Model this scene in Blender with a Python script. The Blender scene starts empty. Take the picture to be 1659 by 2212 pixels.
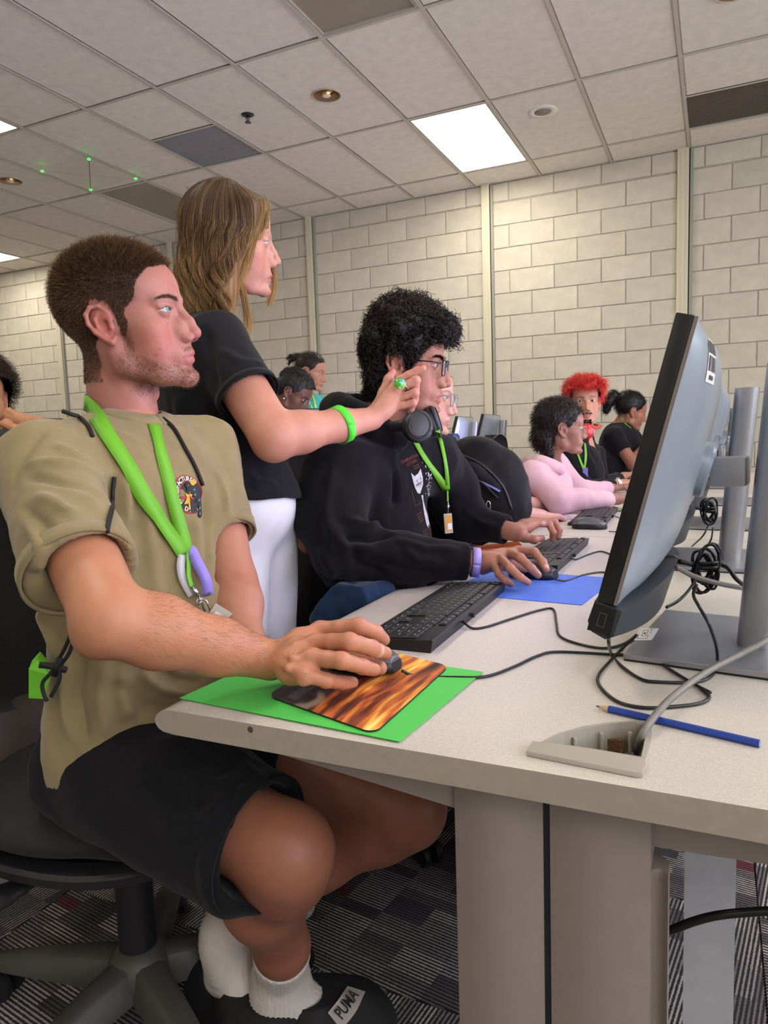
import bpy, bmesh, math, random
import numpy as np
from mathutils import Vector, Matrix
from mathutils.bvhtree import BVHTree
random.seed(7); rng = np.random.default_rng(7)
scene = bpy.context.scene
COL = scene.collection
# ---------------- camera (fitted to the block wall and ceiling grid) ----------------
F, YAW, PIT, ROL = 1548.5385, 0.43586, -0.105958, -0.033202
CAMZ = 1.065
CAM = np.array([0.0, 0.0, CAMZ])
def ray(px, py):
    a = (px-829.5)/F; b = (1106-py)/F
    c, s = math.cos(ROL), math.sin(ROL); x = c*a-s*b; up = s*a+c*b
    c, s = math.cos(PIT), math.sin(PIT); y = c-s*up; z = s+c*up
    c, s = math.cos(YAW), math.sin(YAW)
    return np.array([c*x-s*y, s*x+c*y, z])
def at(px, py, d): return CAM+ray(px, py)*d
def onZ(px, py, z): r = ray(px, py); return CAM+r*((z-CAMZ)/r[2])
def onY(px, py, y): r = ray(px, py); return CAM+r*(y/r[1])
def onX(px, py, x): r = ray(px, py); return CAM+r*(x/r[0])
FW = ray(829.5, 1106); FW = FW/np.linalg.norm(FW)
RT = ray(830.5, 1106)-ray(829.5, 1106); RT /= np.linalg.norm(RT)
UP = np.cross(RT, FW)
cd = bpy.data.cameras.new('camera'); cam = bpy.data.objects.new('camera', cd); COL.objects.link(cam)
cd.sensor_fit = 'HORIZONTAL'; cd.sensor_width = 36; cd.lens = F/1659*36; cd.clip_start = .02; cd.clip_end = 60
m = Matrix.Identity(4)
for i in range(3):
    m[i][0], m[i][1], m[i][2], m[i][3] = RT[i], UP[i], -FW[i], CAM[i]
cam.matrix_world = m; scene.camera = cam
cd.dof.use_dof = False
# ---------------- world, exposure ----------------
w = bpy.data.worlds.new('room_world'); scene.world = w; w.use_nodes = True
w.node_tree.nodes['Background'].inputs[0].default_value = (.05, .05, .05, 1)
w.node_tree.nodes['Background'].inputs[1].default_value = .1
vs = scene.view_settings; vs.view_transform = 'Standard'; vs.look = 'None'; vs.gamma = 1; vs.use_curve_mapping = False
vs.exposure = 0.38
scene.cycles.max_bounces = 8; scene.cycles.diffuse_bounces = 5
LIGHT_STRENGTH = 12.0; FILL_STRENGTH = 5.0
DZ = 0.735      # desk top height
CZ = 3.325      # ceiling height
WY = 6.656      # block wall plane
# ---------------- materials ----------------
def srgb(h):
    if isinstance(h, str):
        h = h.lstrip('#'); c = [int(h[i:i+2], 16)/255 for i in (0, 2, 4)]
    else: c = [v/255 for v in h]
    return tuple(((v+.055)/1.055)**2.4 if v > .04045 else v/12.92 for v in c)
_mats = {}
def V3(*a): return np.array(a, float)
def mat(name, col='#808080', rough=.6, metal=0, noise=None, bump=None, emit=None, attr=False, sss=0, coat=0, trans=0, alpha=1, sheen=0, spec=.5, objvar=0):
    """noise=(scale, amount[, detail]) varies the value; bump=(scale, strength[, dist])"""
    if name in _mats: return _mats[name]
    m = bpy.data.materials.new(name); m.use_nodes = True; _mats[name] = m
    nt = m.node_tree; N = nt.nodes; L = nt.links; P = N['Principled BSDF']
    c = srgb(col)
    P.inputs['Base Color'].default_value = (*c, 1)
    P.inputs['Roughness'].default_value = rough; P.inputs['Metallic'].default_value = metal
    P.inputs['Specular IOR Level'].default_value = spec
    if coat: P.inputs['Coat Weight'].default_value = coat
    if trans: P.inputs['Transmission Weight'].default_value = trans
    if alpha < 1: P.inputs['Alpha'].default_value = alpha
    if sheen: P.inputs['Sheen Weight'].default_value = sheen
    if sss:
        P.inputs['Subsurface Weight'].default_value = sss
        P.inputs['Subsurface Radius'].default_value = (1, .35, .2); P.inputs['Subsurface Scale'].default_value = .006
    if emit: 
        P.inputs['Emission Color'].default_value = (*srgb(emit[0]), 1); P.inputs['Emission Strength'].default_value = emit[1]
    tc = N.new('ShaderNodeTexCoord')
    src = None
    if attr:
        a = N.new('ShaderNodeAttribute'); a.attribute_name = 'Col'; src = a.outputs['Color']
    if noise or objvar:
        mul = N.new('ShaderNodeMix'); mul.data_type = 'RGBA'; mul.blend_type = 'MULTIPLY'; mul.inputs[0].default_value = 1
        if src: L.new(src, mul.inputs[6])
        else: mul.inputs[6].default_value = (*c, 1)
        val = None
        if noise:
            n = N.new('ShaderNodeTexNoise'); n.inputs['Scale'].default_value = noise[0]; n.inputs['Detail'].default_value = noise[2] if len(noise) > 2 else 4
            L.new(tc.outputs['Object'], n.inputs['Vector'])
            mr = N.new('ShaderNodeMapRange'); mr.inputs[1].default_value = .3; mr.inputs[2].default_value = .7
            mr.inputs[3].default_value = 1-noise[1]; mr.inputs[4].default_value = 1+noise[1]
            L.new(n.outputs['Fac'], mr.inputs[0]); val = mr.outputs[0]
        if objvar:
            oi = N.new('ShaderNodeObjectInfo'); mr = N.new('ShaderNodeMapRange'); mr.inputs[3].default_value = 1-objvar; mr.inputs[4].default_value = 1+objvar
            L.new(oi.outputs['Random'], mr.inputs[0])
            if val:
                mm = N.new('ShaderNodeMath'); mm.operation = 'MULTIPLY'; L.new(val, mm.inputs[0]); L.new(mr.outputs[0], mm.inputs[1]); val = mm.outputs[0]
            else: val = mr.outputs[0]
        cb = N.new('ShaderNodeCombineColor')
        for i in range(3): L.new(val, cb.inputs[i])
        L.new(cb.outputs[0], mul.inputs[7]); src = mul.outputs[2]
    if src: L.new(src, P.inputs['Base Color'])
    if bump:
        n = N.new('ShaderNodeTexNoise'); n.inputs['Scale'].default_value = bump[0]; n.inputs['Detail'].default_value = 6
        L.new(tc.outputs['Object'], n.inputs['Vector'])
        b = N.new('ShaderNodeBump'); b.inputs['Strength'].default_value = bump[1]; b.inputs['Distance'].default_value = bump[2] if len(bump) > 2 else .002
        L.new(n.outputs['Fac'], b.inputs['Height']); L.new(b.outputs[0], P.inputs['Normal'])
    return m
# ---------------- object helpers ----------------
def link(name, me, m=None, parent=None, smooth=False):
    o = bpy.data.objects.new(name, me); COL.objects.link(o)
    if m is not None:
        for q in (m if isinstance(m, (list, tuple)) else [m]): me.materials.append(q)
    if smooth: me.shade_smooth()
    if parent is not None: setpar(o, parent)
    return o
def setpar(o, p):
    o.parent = p; o.matrix_parent_inverse = world_of(p).inverted()
def world_of(o):
    mb = Matrix.LocRotScale(o.location, o.rotation_euler, o.scale)
    return (world_of(o.parent) @ o.matrix_parent_inverse @ mb) if o.parent else mb
def tag(o, label, cat, group=None, kind=None):
    if label: o['label'] = label
    if cat: o['category'] = cat
    if group: o['group'] = group
    if kind: o['kind'] = kind
    return o
def thing(name, label, cat, loc=(0, 0, 0), group=None, rz=0):
    o = bpy.data.objects.new(name, None); COL.objects.link(o); o.location = loc; o.rotation_euler = (0, 0, rz); o.empty_display_size = .05
    return tag(o, label, cat, group)
def struct(o): o['kind'] = 'structure'; return o
def dup(o, loc=None, rz=None, label=None, group=None, parent=None):
    c = o.copy(); COL.objects.link(c)
    if parent is not None: c.parent = parent
    for ch in list(o.children): dup(ch, parent=c)
    if loc is not None: c.location = loc
    if rz is not None: c.rotation_euler = (0, 0, rz)
    if label: c['label'] = label
    if group: c['group'] = group
    return c
class MB:
    """collects shapes, then links them as ONE mesh object"""
    def __init__(s): s.v = []; s.f = []; s.mi = []
    def add(s, vs, fs, mi=0):
        n = len(s.v); s.v += [tuple(map(float, p)) for p in vs]; s.f += [tuple(i+n for i in f) for f in fs]; s.mi += [mi]*len(fs); return s
    def box(s, lo, hi, mi=0, b=0):
        x0, y0, z0 = lo; x1, y1, z1 = hi
        if b <= 0:
            return s.add([(x, y, z) for x in (x0, x1) for y in (y0, y1) for z in (z0, z1)], [(0, 1, 3, 2), (4, 6, 7, 5), (0, 4, 5, 1), (2, 3, 7, 6), (0, 2, 6, 4), (1, 5, 7, 3)], mi)
        bm = bmesh.new(); bmesh.ops.create_cube(bm, size=1)
        for v in bm.verts: v.co = ((x0+x1)/2+v.co.x*(x1-x0), (y0+y1)/2+v.co.y*(y1-y0), (z0+z1)/2+v.co.z*(z1-z0))
        bmesh.ops.bevel(bm, geom=bm.edges[:], offset=b, segments=2, affect='EDGES', profile=.6)
        return s.bm(bm, mi)
    def bm(s, bm, mi=0, M=None):
        bm.verts.index_update()
        vs_ = [(M @ v.co if M else v.co) for v in bm.verts]
        s.add(vs_, [tuple(v.index for v in f.verts) for f in bm.faces], mi); bm.free(); return s
    def obox(s, c, ax, ay, az, hx, hy, hz, mi=0, b=0):
        """oriented box: centre, unit axes, half sizes"""
        t = MB(); t.box((-hx, -hy, -hz), (hx, hy, hz), 0, b); c = np.array(c); R = np.array([ax, ay, az])
        return s.add([c+np.array(p)@R for p in t.v], t.f, mi)
    def prism(s, poly, z0, z1, mi=0, M=None, b=0, bs=2):
        bm = bmesh.new(); vs_ = [bm.verts.new((p[0], p[1], z0)) for p in poly]; f = bm.faces.new(vs_)
        r = bmesh.ops.extrude_face_region(bm, geom=[f]); up = [e for e in r['geom'] if isinstance(e, bmesh.types.BMVert)]
        for v in up: v.co.z = z1
        bmesh.ops.recalc_face_normals(bm, faces=bm.faces[:])
        if b: bmesh.ops.bevel(bm, geom=[e for e in bm.edges if abs(e.verts[0].co.z-e.verts[1].co.z) < 1e-7], offset=b, segments=bs, affect='EDGES', profile=.6)
        return s.bm(bm, mi, M)
    def tube(s, pts, r, n=8, mi=0, caps=True, flat=None):
        pts = [np.array(p, float) for p in pts]; k = len(pts)
        rr = r if hasattr(r, '__len__') else [r]*k
        T = [pts[min(i+1, k-1)]-pts[max(i-1, 0)] for i in range(k)]; T = [t/(np.linalg.norm(t)+1e-12) for t in T]
        a = np.array([0, 0, 1.0]) if abs(T[0][2]) < .9 else np.array([1.0, 0, 0])
        u = np.cross(T[0], a); u /= np.linalg.norm(u); vs_ = []
        for i in range(k):
            u = u-T[i]*np.dot(u, T[i]); u /= np.linalg.norm(u)+1e-12; w_ = np.cross(T[i], u)
            for j in range(n):
                t = 2*math.pi*j/n; vs_.append(pts[i]+rr[i]*(math.cos(t)*u+math.sin(t)*w_*(flat or 1)))
        fs = [(i*n+j, i*n+(j+1) % n, (i+1)*n+(j+1) % n, (i+1)*n+j) for i in range(k-1) for j in range(n)]
        if caps: fs += [tuple(range(n-1, -1, -1)), tuple((k-1)*n+j for j in range(n))]
        return s.add(vs_, fs, mi)
    def lathe(s, prof, c=(0, 0, 0), n=24, mi=0, ax=(0, 0, 1), sx=1, sy=1):
        az = np.array(ax, float); az /= np.linalg.norm(az); t = np.array([1.0, 0, 0]) if abs(az[0]) < .9 else np.array([0, 1.0, 0])
        ux = np.cross(az, t) if abs(az[2]) < .9 else np.array([1.0, 0, 0]); ux = ux-az*np.dot(ux, az); ux /= np.linalg.norm(ux); uy = np.cross(az, ux); c = np.array(c, float)
        vs_ = [c+az*z+ux*(r*math.cos(2*math.pi*j/n)*sx)+uy*(r*math.sin(2*math.pi*j/n)*sy) for r, z in prof for j in range(n)]
        k = len(prof); fs = [(i*n+j, i*n+(j+1) % n, (i+1)*n+(j+1) % n, (i+1)*n+j) for i in range(k-1) for j in range(n)]
        if prof[0][0] > 1e-6: fs.append(tuple(range(n-1, -1, -1)))
        if prof[-1][0] > 1e-6: fs.append(tuple((k-1)*n+j for j in range(n)))
        return s.add(vs_, fs, mi)
    def mesh(s, name):
        me = bpy.data.meshes.new(name); me.from_pydata(s.v, [], s.f); me.polygons.foreach_set('material_index', s.mi); me.validate(); me.update(); return me
    def build(s, name, m, parent=None, smooth=False, angle=None):
        me = s.mesh(name); o = link(name, me, m, parent)
        if smooth or angle:
            me.shade_smooth()
            if angle: me.set_sharp_from_angle(angle=math.radians(angle))
        return o
def spline(pts, n=8):
    p = [np.array(q, float) for q in pts]; p = [2*p[0]-p[1]]+p+[2*p[-1]-p[-2]]; out = []
    for i in range(1, len(p)-2):
        for j in range(n):
            t = j/n; out.append(.5*((2*p[i])+(-p[i-1]+p[i+1])*t+(2*p[i-1]-5*p[i]+4*p[i+1]-p[i+2])*t*t+(-p[i-1]+3*p[i]-3*p[i+1]+p[i+2])*t**3))
    out.append(p[-2]); return out
def text_mesh(txt, size=1.0, bold=0, spacing=1.0):
    c = bpy.data.curves.new('t', 'FONT'); c.body = txt; c.size = size; c.align_x = 'CENTER'; c.align_y = 'CENTER'; c.offset = bold; c.space_character = spacing; c.resolution_u = 3
    o = bpy.data.objects.new('t', c); COL.objects.link(o); dg = bpy.context.evaluated_depsgraph_get(); me = bpy.data.meshes.new_from_object(o.evaluated_get(dg))
    v = [tuple(x.co) for x in me.vertices]; f = [tuple(p.vertices) for p in me.polygons]
    bpy.data.objects.remove(o); bpy.data.curves.remove(c); bpy.data.meshes.remove(me); return v, f
# ---------------- implicit surfaces ----------------
def nrm(v): v = np.array(v, float); return v/(np.linalg.norm(v)+1e-12)
class Fld:
    """signed distance field made of blended primitives, meshed by surface nets"""
    def __init__(s, lo, hi, h):
        s.h = h; s.lo = np.array(lo, float); n = np.ceil((np.array(hi)-s.lo)/h).astype(int)+1
        s.ax = [(s.lo[i]+h*np.arange(n[i])).astype(np.float32) for i in range(3)]; s.V = np.full(n, 1.0, np.float32)
    def sub(s, lo, hi):
        sl = []
        for i in range(3):
            a = int(max(0, math.floor((lo[i]-s.lo[i])/s.h))); b = int(min(s.V.shape[i], math.ceil((hi[i]-s.lo[i])/s.h)+1))
            if b <= a: return None, None
            sl.append(slice(a, b))
        G = (s.ax[0][sl[0]][:, None, None], s.ax[1][sl[1]][None, :, None], s.ax[2][sl[2]][None, None, :])
        return tuple(sl), G
    def op(s, sl, d, k, op):
        a = s.V[sl]
        if op == 'u':
            if k > 0: hh = np.clip(.5+.5*(a-d)/k, 0, 1); r = a*(1-hh)+d*hh-k*hh*(1-hh)
            else: r = np.minimum(a, d)
        elif op == 's':
            d = -d
            if k > 0: hh = np.clip(.5-.5*(a-d)/k, 0, 1); r = a*(1-hh)+d*hh+k*hh*(1-hh)
            else: r = np.maximum(a, d)
        else: r = np.maximum(a, d)
        s.V[sl] = r
    def cap(s, a, b, ra, rb=None, k=.01, op='u', sq=None):
        """round cone; sq=(axis, factor) squashes the section along a world axis (factor<1 thinner)"""
        rb = ra if rb is None else rb; a = np.array(a, float); b = np.array(b, float); R = max(ra, rb)+k+3*s.h
        sl, G = s.sub(np.minimum(a, b)-R, np.maximum(a, b)+R)
        if sl is None: return s
        d = b-a; L2 = float(d@d)+1e-12
        px, py, pz = G[0]-a[0], G[1]-a[1], G[2]-a[2]
        t = np.clip((px*d[0]+py*d[1]+pz*d[2])/L2, 0, 1)
        qx, qy, qz = px-t*d[0], py-t*d[1], pz-t*d[2]
        if sq is not None:
            n, fct = nrm(sq[0]), sq[1]; c = (qx*n[0]+qy*n[1]+qz*n[2])*(1/fct-1); qx = qx+c*n[0]; qy = qy+c*n[1]; qz = qz+c*n[2]
        dd = np.sqrt(qx*qx+qy*qy+qz*qz)-(ra+(rb-ra)*t)
        if sq is not None: dd = dd*min(1, sq[1]**.5)
        s.op(sl, dd.astype(np.float32), k, op); return s
    def chain(s, pts, rs, k=.01, op='u', sq=None):
        for i in range(len(pts)-1): s.cap(pts[i], pts[i+1], rs[i], rs[i+1], k, op, sq)
        return s
    def ell(s, c, r, k=.01, op='u', R=None):
        """ellipsoid; R rows are its local axes"""
        c = np.array(c, float); r = np.array(r if hasattr(r, '__len__') else [r]*3, float); m_ = max(r)+k+3*s.h
        sl, G = s.sub(c-m_, c+m_)
        if sl is None: return s
        p = [G[i]-c[i] for i in range(3)]
        if R is not None: p = [p[0]*R[i][0]+p[1]*R[i][1]+p[2]*R[i][2] for i in range(3)]
        k0 = np.sqrt((p[0]/r[0])**2+(p[1]/r[1])**2+(p[2]/r[2])**2); k1 = np.sqrt((p[0]/r[0]**2)**2+(p[1]/r[1]**2)**2+(p[2]/r[2]**2)**2)+1e-9
        s.op(sl, (k0*(k0-1)/k1).astype(np.float32), k, op); return s
    def cyl(s, a, b, ra, rb=None, k=.01, op='u', rnd=.003, sq=None):
        """flat-ended cone"""
        rb = ra if rb is None else rb; a = np.array(a, float); b = np.array(b, float); R = max(ra, rb)*1.1+k+3*s.h
        sl, G = s.sub(np.minimum(a, b)-R, np.maximum(a, b)+R)
        if sl is None: return s
        d = b-a; L = float(np.linalg.norm(d)); d = d/L
        px, py, pz = G[0]-a[0], G[1]-a[1], G[2]-a[2]; t = px*d[0]+py*d[1]+pz*d[2]
        qx, qy, qz = px-t*d[0], py-t*d[1], pz-t*d[2]
        if sq is not None:
            n, fct = nrm(sq[0]), sq[1]; c = (qx*n[0]+qy*n[1]+qz*n[2])*(1/fct-1); qx = qx+c*n[0]; qy = qy+c*n[1]; qz = qz+c*n[2]
        dr = np.sqrt(qx*qx+qy*qy+qz*qz)-(ra+(rb-ra)*np.clip(t/L, 0, 1))+rnd; da = np.maximum(-t, t-L)+rnd
        dd = np.minimum(np.maximum(dr, da), 0)+np.sqrt(np.maximum(dr, 0)**2+np.maximum(da, 0)**2)-rnd
        s.op(sl, dd.astype(np.float32), k, op); return s
    def box(s, c, hs, R=None, k=.005, op='u', rnd=.004):
        c = np.array(c, float); m_ = float(np.linalg.norm(hs))+k+3*s.h; sl, G = s.sub(c-m_, c+m_)
        if sl is None: return s
        p = [G[i]-c[i] for i in range(3)]
        if R is not None: p = [p[0]*R[i][0]+p[1]*R[i][1]+p[2]*R[i][2] for i in range(3)]
        q = [np.abs(p[i])-hs[i]+rnd for i in range(3)]
        d = np.sqrt(sum(np.maximum(x, 0)**2 for x in q))+np.minimum(np.maximum(np.maximum(q[0], q[1]), q[2]), 0)-rnd
        s.op(sl, d.astype(np.float32), k, op); return s
    def plane(s, c, n, k=0.0):
        """keeps the side the normal points away from"""
        n = nrm(n); G = s.sub(s.lo-1, s.lo+s.h*np.array(s.V.shape)+1)[1]
        d = (G[0]-c[0])*n[0]+(G[1]-c[1])*n[1]+(G[2]-c[2])*n[2]
        s.V = np.maximum(s.V, d.astype(np.float32)); return s
    def mesh(s, smooth=1):
        V = s.V; V[0] = V[-1] = 1; V[:, 0] = V[:, -1] = 1; V[:, :, 0] = V[:, :, -1] = 1
        S = V < 0; C = [V.shape[i]-1 for i in range(3)]
        cnt = np.zeros(C, np.int8)
        for i in (0, 1):
            for j in (0, 1):
                for k in (0, 1): cnt += S[i:i+C[0], j:j+C[1], k:k+C[2]]
        act = (cnt > 0) & (cnt < 8); ci = np.argwhere(act); idx = np.full(C, -1, np.int32); idx[act] = np.arange(len(ci))
        P = np.zeros((len(ci), 3)); W = np.zeros(len(ci)); I, J, K = ci.T
        cor = [(i, j, k) for i in (0, 1) for j in (0, 1) for k in (0, 1)]
        vals = {c: V[I+c[0], J+c[1], K+c[2]].astype(float) for c in cor}
        for c in cor:
            for a in range(3):
                if c[a] == 0:
                    e = list(c); e[a] = 1; e = tuple(e); v0, v1 = vals[c], vals[e]; x = (v0 < 0) != (v1 < 0)
                    t = np.where(x, v0/np.where(x, v0-v1, 1), 0); p = np.array(c, float)[None, :]+np.zeros((len(ci), 3)); p[:, a] += t
                    P[x] += p[x]; W += x
        P = (P/W[:, None]+ci)*s.h+s.lo
        Q = []
        for a in range(3):
            b, c = (a+1) % 3, (a+2) % 3
            s0 = [slice(None)]*3; s1 = [slice(None)]*3; s0[a] = slice(0, -1); s1[a] = slice(1, None)
            A, B = S[tuple(s0)], S[tuple(s1)]; e = np.argwhere(A != B); e = e[(e[:, b] > 0) & (e[:, c] > 0) & (e[:, b] < C[b]) & (e[:, c] < C[c])]
            sg = A[tuple(e.T)]
            def cell(db, dc):
                q = e.copy(); q[:, b] -= db; q[:, c] -= dc; return idx[tuple(q.T)]
            q = np.stack([cell(1, 1), cell(0, 1), cell(0, 0), cell(1, 0)], 1); q[~sg] = q[~sg][:, ::-1]; Q.append(q)
        Q = np.concatenate(Q); Q = Q[(Q >= 0).all(1)]
        return smooth_mesh(P, Q, smooth), Q
def smooth_mesh(P, Q, it):
    for _ in range(it):
        A = np.zeros_like(P); n = np.zeros(len(P))
        for i in range(4):
            a, b = Q[:, i], Q[:, (i+1) % 4]
            for x, y in ((a, b), (b, a)):
                for ax in range(3): A[:, ax] += np.bincount(x, P[y, ax], len(P))
                n += np.bincount(x, minlength=len(P))
        P = P*.5+.5*A/np.maximum(n, 1)[:, None]
    return P
def normals(P, Q):
    n = np.cross(P[Q[:, 2]]-P[Q[:, 0]], P[Q[:, 3]]-P[Q[:, 1]]); N = np.zeros_like(P)
    for i in range(4):
        for ax in range(3): N[:, ax] += np.bincount(Q[:, i], n[:, ax], len(P))
    return N/(np.linalg.norm(N, axis=1)[:, None]+1e-12)
def npmesh(name, P, Q, col=None):
    me = bpy.data.meshes.new(name); me.vertices.add(len(P)); me.vertices.foreach_set('co', np.asarray(P, np.float32).ravel())
    k = Q.shape[1]; me.loops.add(Q.size); me.loops.foreach_set('vertex_index', Q.astype(np.int32).ravel()); me.polygons.add(len(Q))
    me.polygons.foreach_set('loop_start', np.arange(0, Q.size, k, dtype=np.int32))
    me.update(calc_edges=True)
    if col is not None:
        a = me.color_attributes.new('Col', 'FLOAT_COLOR', 'POINT'); c = np.ones((len(P), 4), np.float32); c[:, :3] = col; a.data.foreach_set('color', c.ravel())
    me.shade_smooth(); return me
def _hash(i, j, k, s): 
    x = np.sin(i*127.1+j*311.7+k*74.7+s*19.19)*43758.5453; return x-np.floor(x)
def vnoise(P, sc, seed=0):
    """value noise in -1..1"""
    p = P*sc; i = np.floor(p); f = p-i; f = f*f*(3-2*f); r = 0
    for a in (0, 1):
        for b in (0, 1):
            for c in (0, 1):
                w_ = (f[:, 0] if a else 1-f[:, 0])*(f[:, 1] if b else 1-f[:, 1])*(f[:, 2] if c else 1-f[:, 2])
                r = r+w_*_hash(i[:, 0]+a, i[:, 1]+b, i[:, 2]+c, seed)
    return r*2-1
def segdist(P, a, b):
    a = np.array(a, float); d = np.array(b, float)-a; t = np.clip(((P-a)@d)/(d@d+1e-12), 0, 1); return np.linalg.norm(P-a-t[:, None]*d, axis=1), t
def folds(P, Q, lines, noise=()):
    """lines: (points, width, amplitude) - a ridge (amp>0) or crease (amp<0) along the polyline; fades at its ends"""
    N = normals(P, Q); D = np.zeros(len(P))
    for pts, wd, amp in lines:
        best = np.full(len(P), 9.0); tt = np.zeros(len(P)); n = len(pts)-1
        for i in range(n):
            d, t = segdist(P, pts[i], pts[i+1]); m_ = d < best; best[m_] = d[m_]; tt[m_] = (i+t[m_])/n
        D += amp*np.exp(-(best/wd)**2)*np.clip(4*tt*(1-tt)*1.6, 0, 1)
    for sc, amp, seed in noise:
        scv = np.array(sc) if hasattr(sc, '__len__') else sc
        D += amp*vnoise(P, scv, seed)
    return P+N*D[:, None]
# ================= setting =================
X0, X1, Y0 = -13.0, 3.6, -5.6
m_block = mat('painted_block', '#ccc5b4', .85, noise=(9, .08, 6), bump=(160, .5, .003), objvar=.055)
m_mortar = mat('mortar', '#aaa294', .9, noise=(20, .15))
m_tile = mat('mineral_tile', '#faf3e8', .9, noise=(14, .05), bump=(240, .8, .004), objvar=.02)
m_grid = mat('ceiling_tee', '#d0c8bc', .55)
m_cream = mat('cream_metal', '#d3cdb4', .5)
m_greystrip = mat('grey_strip', '#98978a', .5)
m_wallp = mat('painted_wall', '#d5cfc4', .8, noise=(6, .05))
def floor_material(name, rot):
    m = bpy.data.materials.new(name); m.use_nodes = True; nt = m.node_tree; N, L = nt.nodes, nt.links; P = N['Principled BSDF']
    P.inputs['Roughness'].default_value = .95; P.inputs['Specular IOR Level'].default_value = .15
    tc = N.new('ShaderNodeTexCoord'); mp = N.new('ShaderNodeMapping'); mp.inputs['Rotation'].default_value = (0, 0, rot); L.new(tc.outputs['Object'], mp.inputs[0])
    sp = N.new('ShaderNodeSeparateXYZ'); L.new(mp.outputs[0], sp.inputs[0])
    def math_(op, a, b=None):
        n = N.new('ShaderNodeMath'); n.operation = op
        for i, q in enumerate((a, b)):
            if q is None: continue
            if isinstance(q, (int, float)): n.inputs[i].default_value = q
            else: L.new(q, n.inputs[i])
        return n.outputs[0]
    nz = N.new('ShaderNodeTexNoise'); nz.inputs['Scale'].default_value = 260; L.new(mp.outputs[0], nz.inputs['Vector'])
    yy = math_('ADD', sp.outputs['Y'], math_('MULTIPLY', math_('SUBTRACT', nz.outputs['Fac'], .5), .004))
    st = math_('GREATER_THAN', math_('SINE', math_('MULTIPLY', yy, 2*math.pi/.0085)), .15)
    # patches decide how bright each short run of stripes is
    cx = math_('FLOOR', math_('DIVIDE', sp.outputs['X'], .10)); cy = math_('FLOOR', math_('DIVIDE', sp.outputs['Y'], .034))
    cb = N.new('ShaderNodeCombineXYZ'); L.new(cx, cb.inputs[0]); L.new(cy, cb.inputs[1])
    oi = N.new('ShaderNodeObjectInfo'); L.new(oi.outputs['Random'], cb.inputs[2])
    wn = N.new('ShaderNodeTexWhiteNoise'); L.new(cb.outputs[0], wn.inputs['Vector'])
    br = math_('MULTIPLY', st, math_('ADD', math_('MULTIPLY', wn.outputs['Value'], .9), .1))
    fx = N.new('ShaderNodeTexNoise'); fx.inputs['Scale'].default_value = 500; L.new(tc.outputs['Object'], fx.inputs['Vector'])
    br = math_('MULTIPLY', br, math_('ADD', math_('MULTIPLY', fx.outputs['Fac'], 1.2), .3))
    r = N.new('ShaderNodeValToRGB'); e = r.color_ramp.elements; e[0].position = 0; e[0].color = (*srgb('#37343a'), 1); e[1].position = 1; e[1].color = (*srgb('#cdc6be'), 1); L.new(br, r.inputs[0])
    red = math_('MULTIPLY', math_('GREATER_THAN', wn.outputs['Value'], .978), st)
    mx = N.new('ShaderNodeMix'); mx.data_type = 'RGBA'; L.new(red, mx.inputs[0]); L.new(r.outputs[0], mx.inputs[6]); mx.inputs[7].default_value = (*srgb('#8e3a45'), 1)
    L.new(mx.outputs[2], P.inputs['Base Color'])
    b = N.new('ShaderNodeBump'); b.inputs['Strength'].default_value = .6; b.inputs['Distance'].default_value = .003; L.new(math_('ADD', st, fx.outputs['Fac']), b.inputs['Height']); L.new(b.outputs[0], P.inputs['Normal'])
    return m
m_carp = [floor_material('carpet_a', math.radians(8)), floor_material('carpet_b', math.radians(98))]
fl = MB().box((X0, Y0, -.1), (X1, WY+.1, -.006)).build('floor', m_carp[0]); struct(fl)
tm = [MB().box((0, 0, -.0059), (.496, .496, 0)).mesh('carpet_tile') for _ in (0, 1)]
for k in (0, 1): tm[k].materials.append(m_carp[k])
for i in range(-6, 3):
    for j in range(-1, 11):
        o = link('carpet_tile', tm[(i+j) % 2], None, fl); o.location = (i*.5+.1, j*.5+.15, 0)
for nm, lo, hi in (('wall_left', (X0-.1, Y0, 0), (X0, WY, CZ+.3)), ('wall_right', (X1, Y0, 0), (X1+.1, WY, CZ+.3)), ('wall_front', (X0, Y0-.1, 0), (X1, Y0, CZ+.3))):
    struct(MB().box(lo, hi).build(nm, m_wallp))
# added glowing panes in the right-hand wall, out of view, to brighten the room
m_fill = mat('fill_glow', '#ffffff', .5, emit=('#eef1fb', FILL_STRENGTH)); m_wf = mat('window_frame', '#8b8a88', .4, .5)
for k, (ya, yb) in enumerate(((-3.8, -1.4), (-.9, 1.5), (2.0, 4.4))):
    wn_ = struct(MB().box((X1-.012, ya, 1.25), (X1-.004, yb, 3.2)).build('window_%d' % (k+1), m_fill))
    b = MB()
    for lo, hi in (((ya-.05, 1.2), (yb+.05, 1.25)), ((ya-.05, 3.2), (yb+.05, 3.25)), ((ya-.05, 1.25), (ya, 3.2)), ((yb, 1.25), (yb+.05, 3.2)), (((ya+yb)/2-.02, 1.25), ((ya+yb)/2+.02, 3.2))): b.box((X1-.06, lo[0], lo[1]), (X1-.0, hi[0], hi[1]))
    b.build('window_frame', m_wf, wn_)
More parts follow.
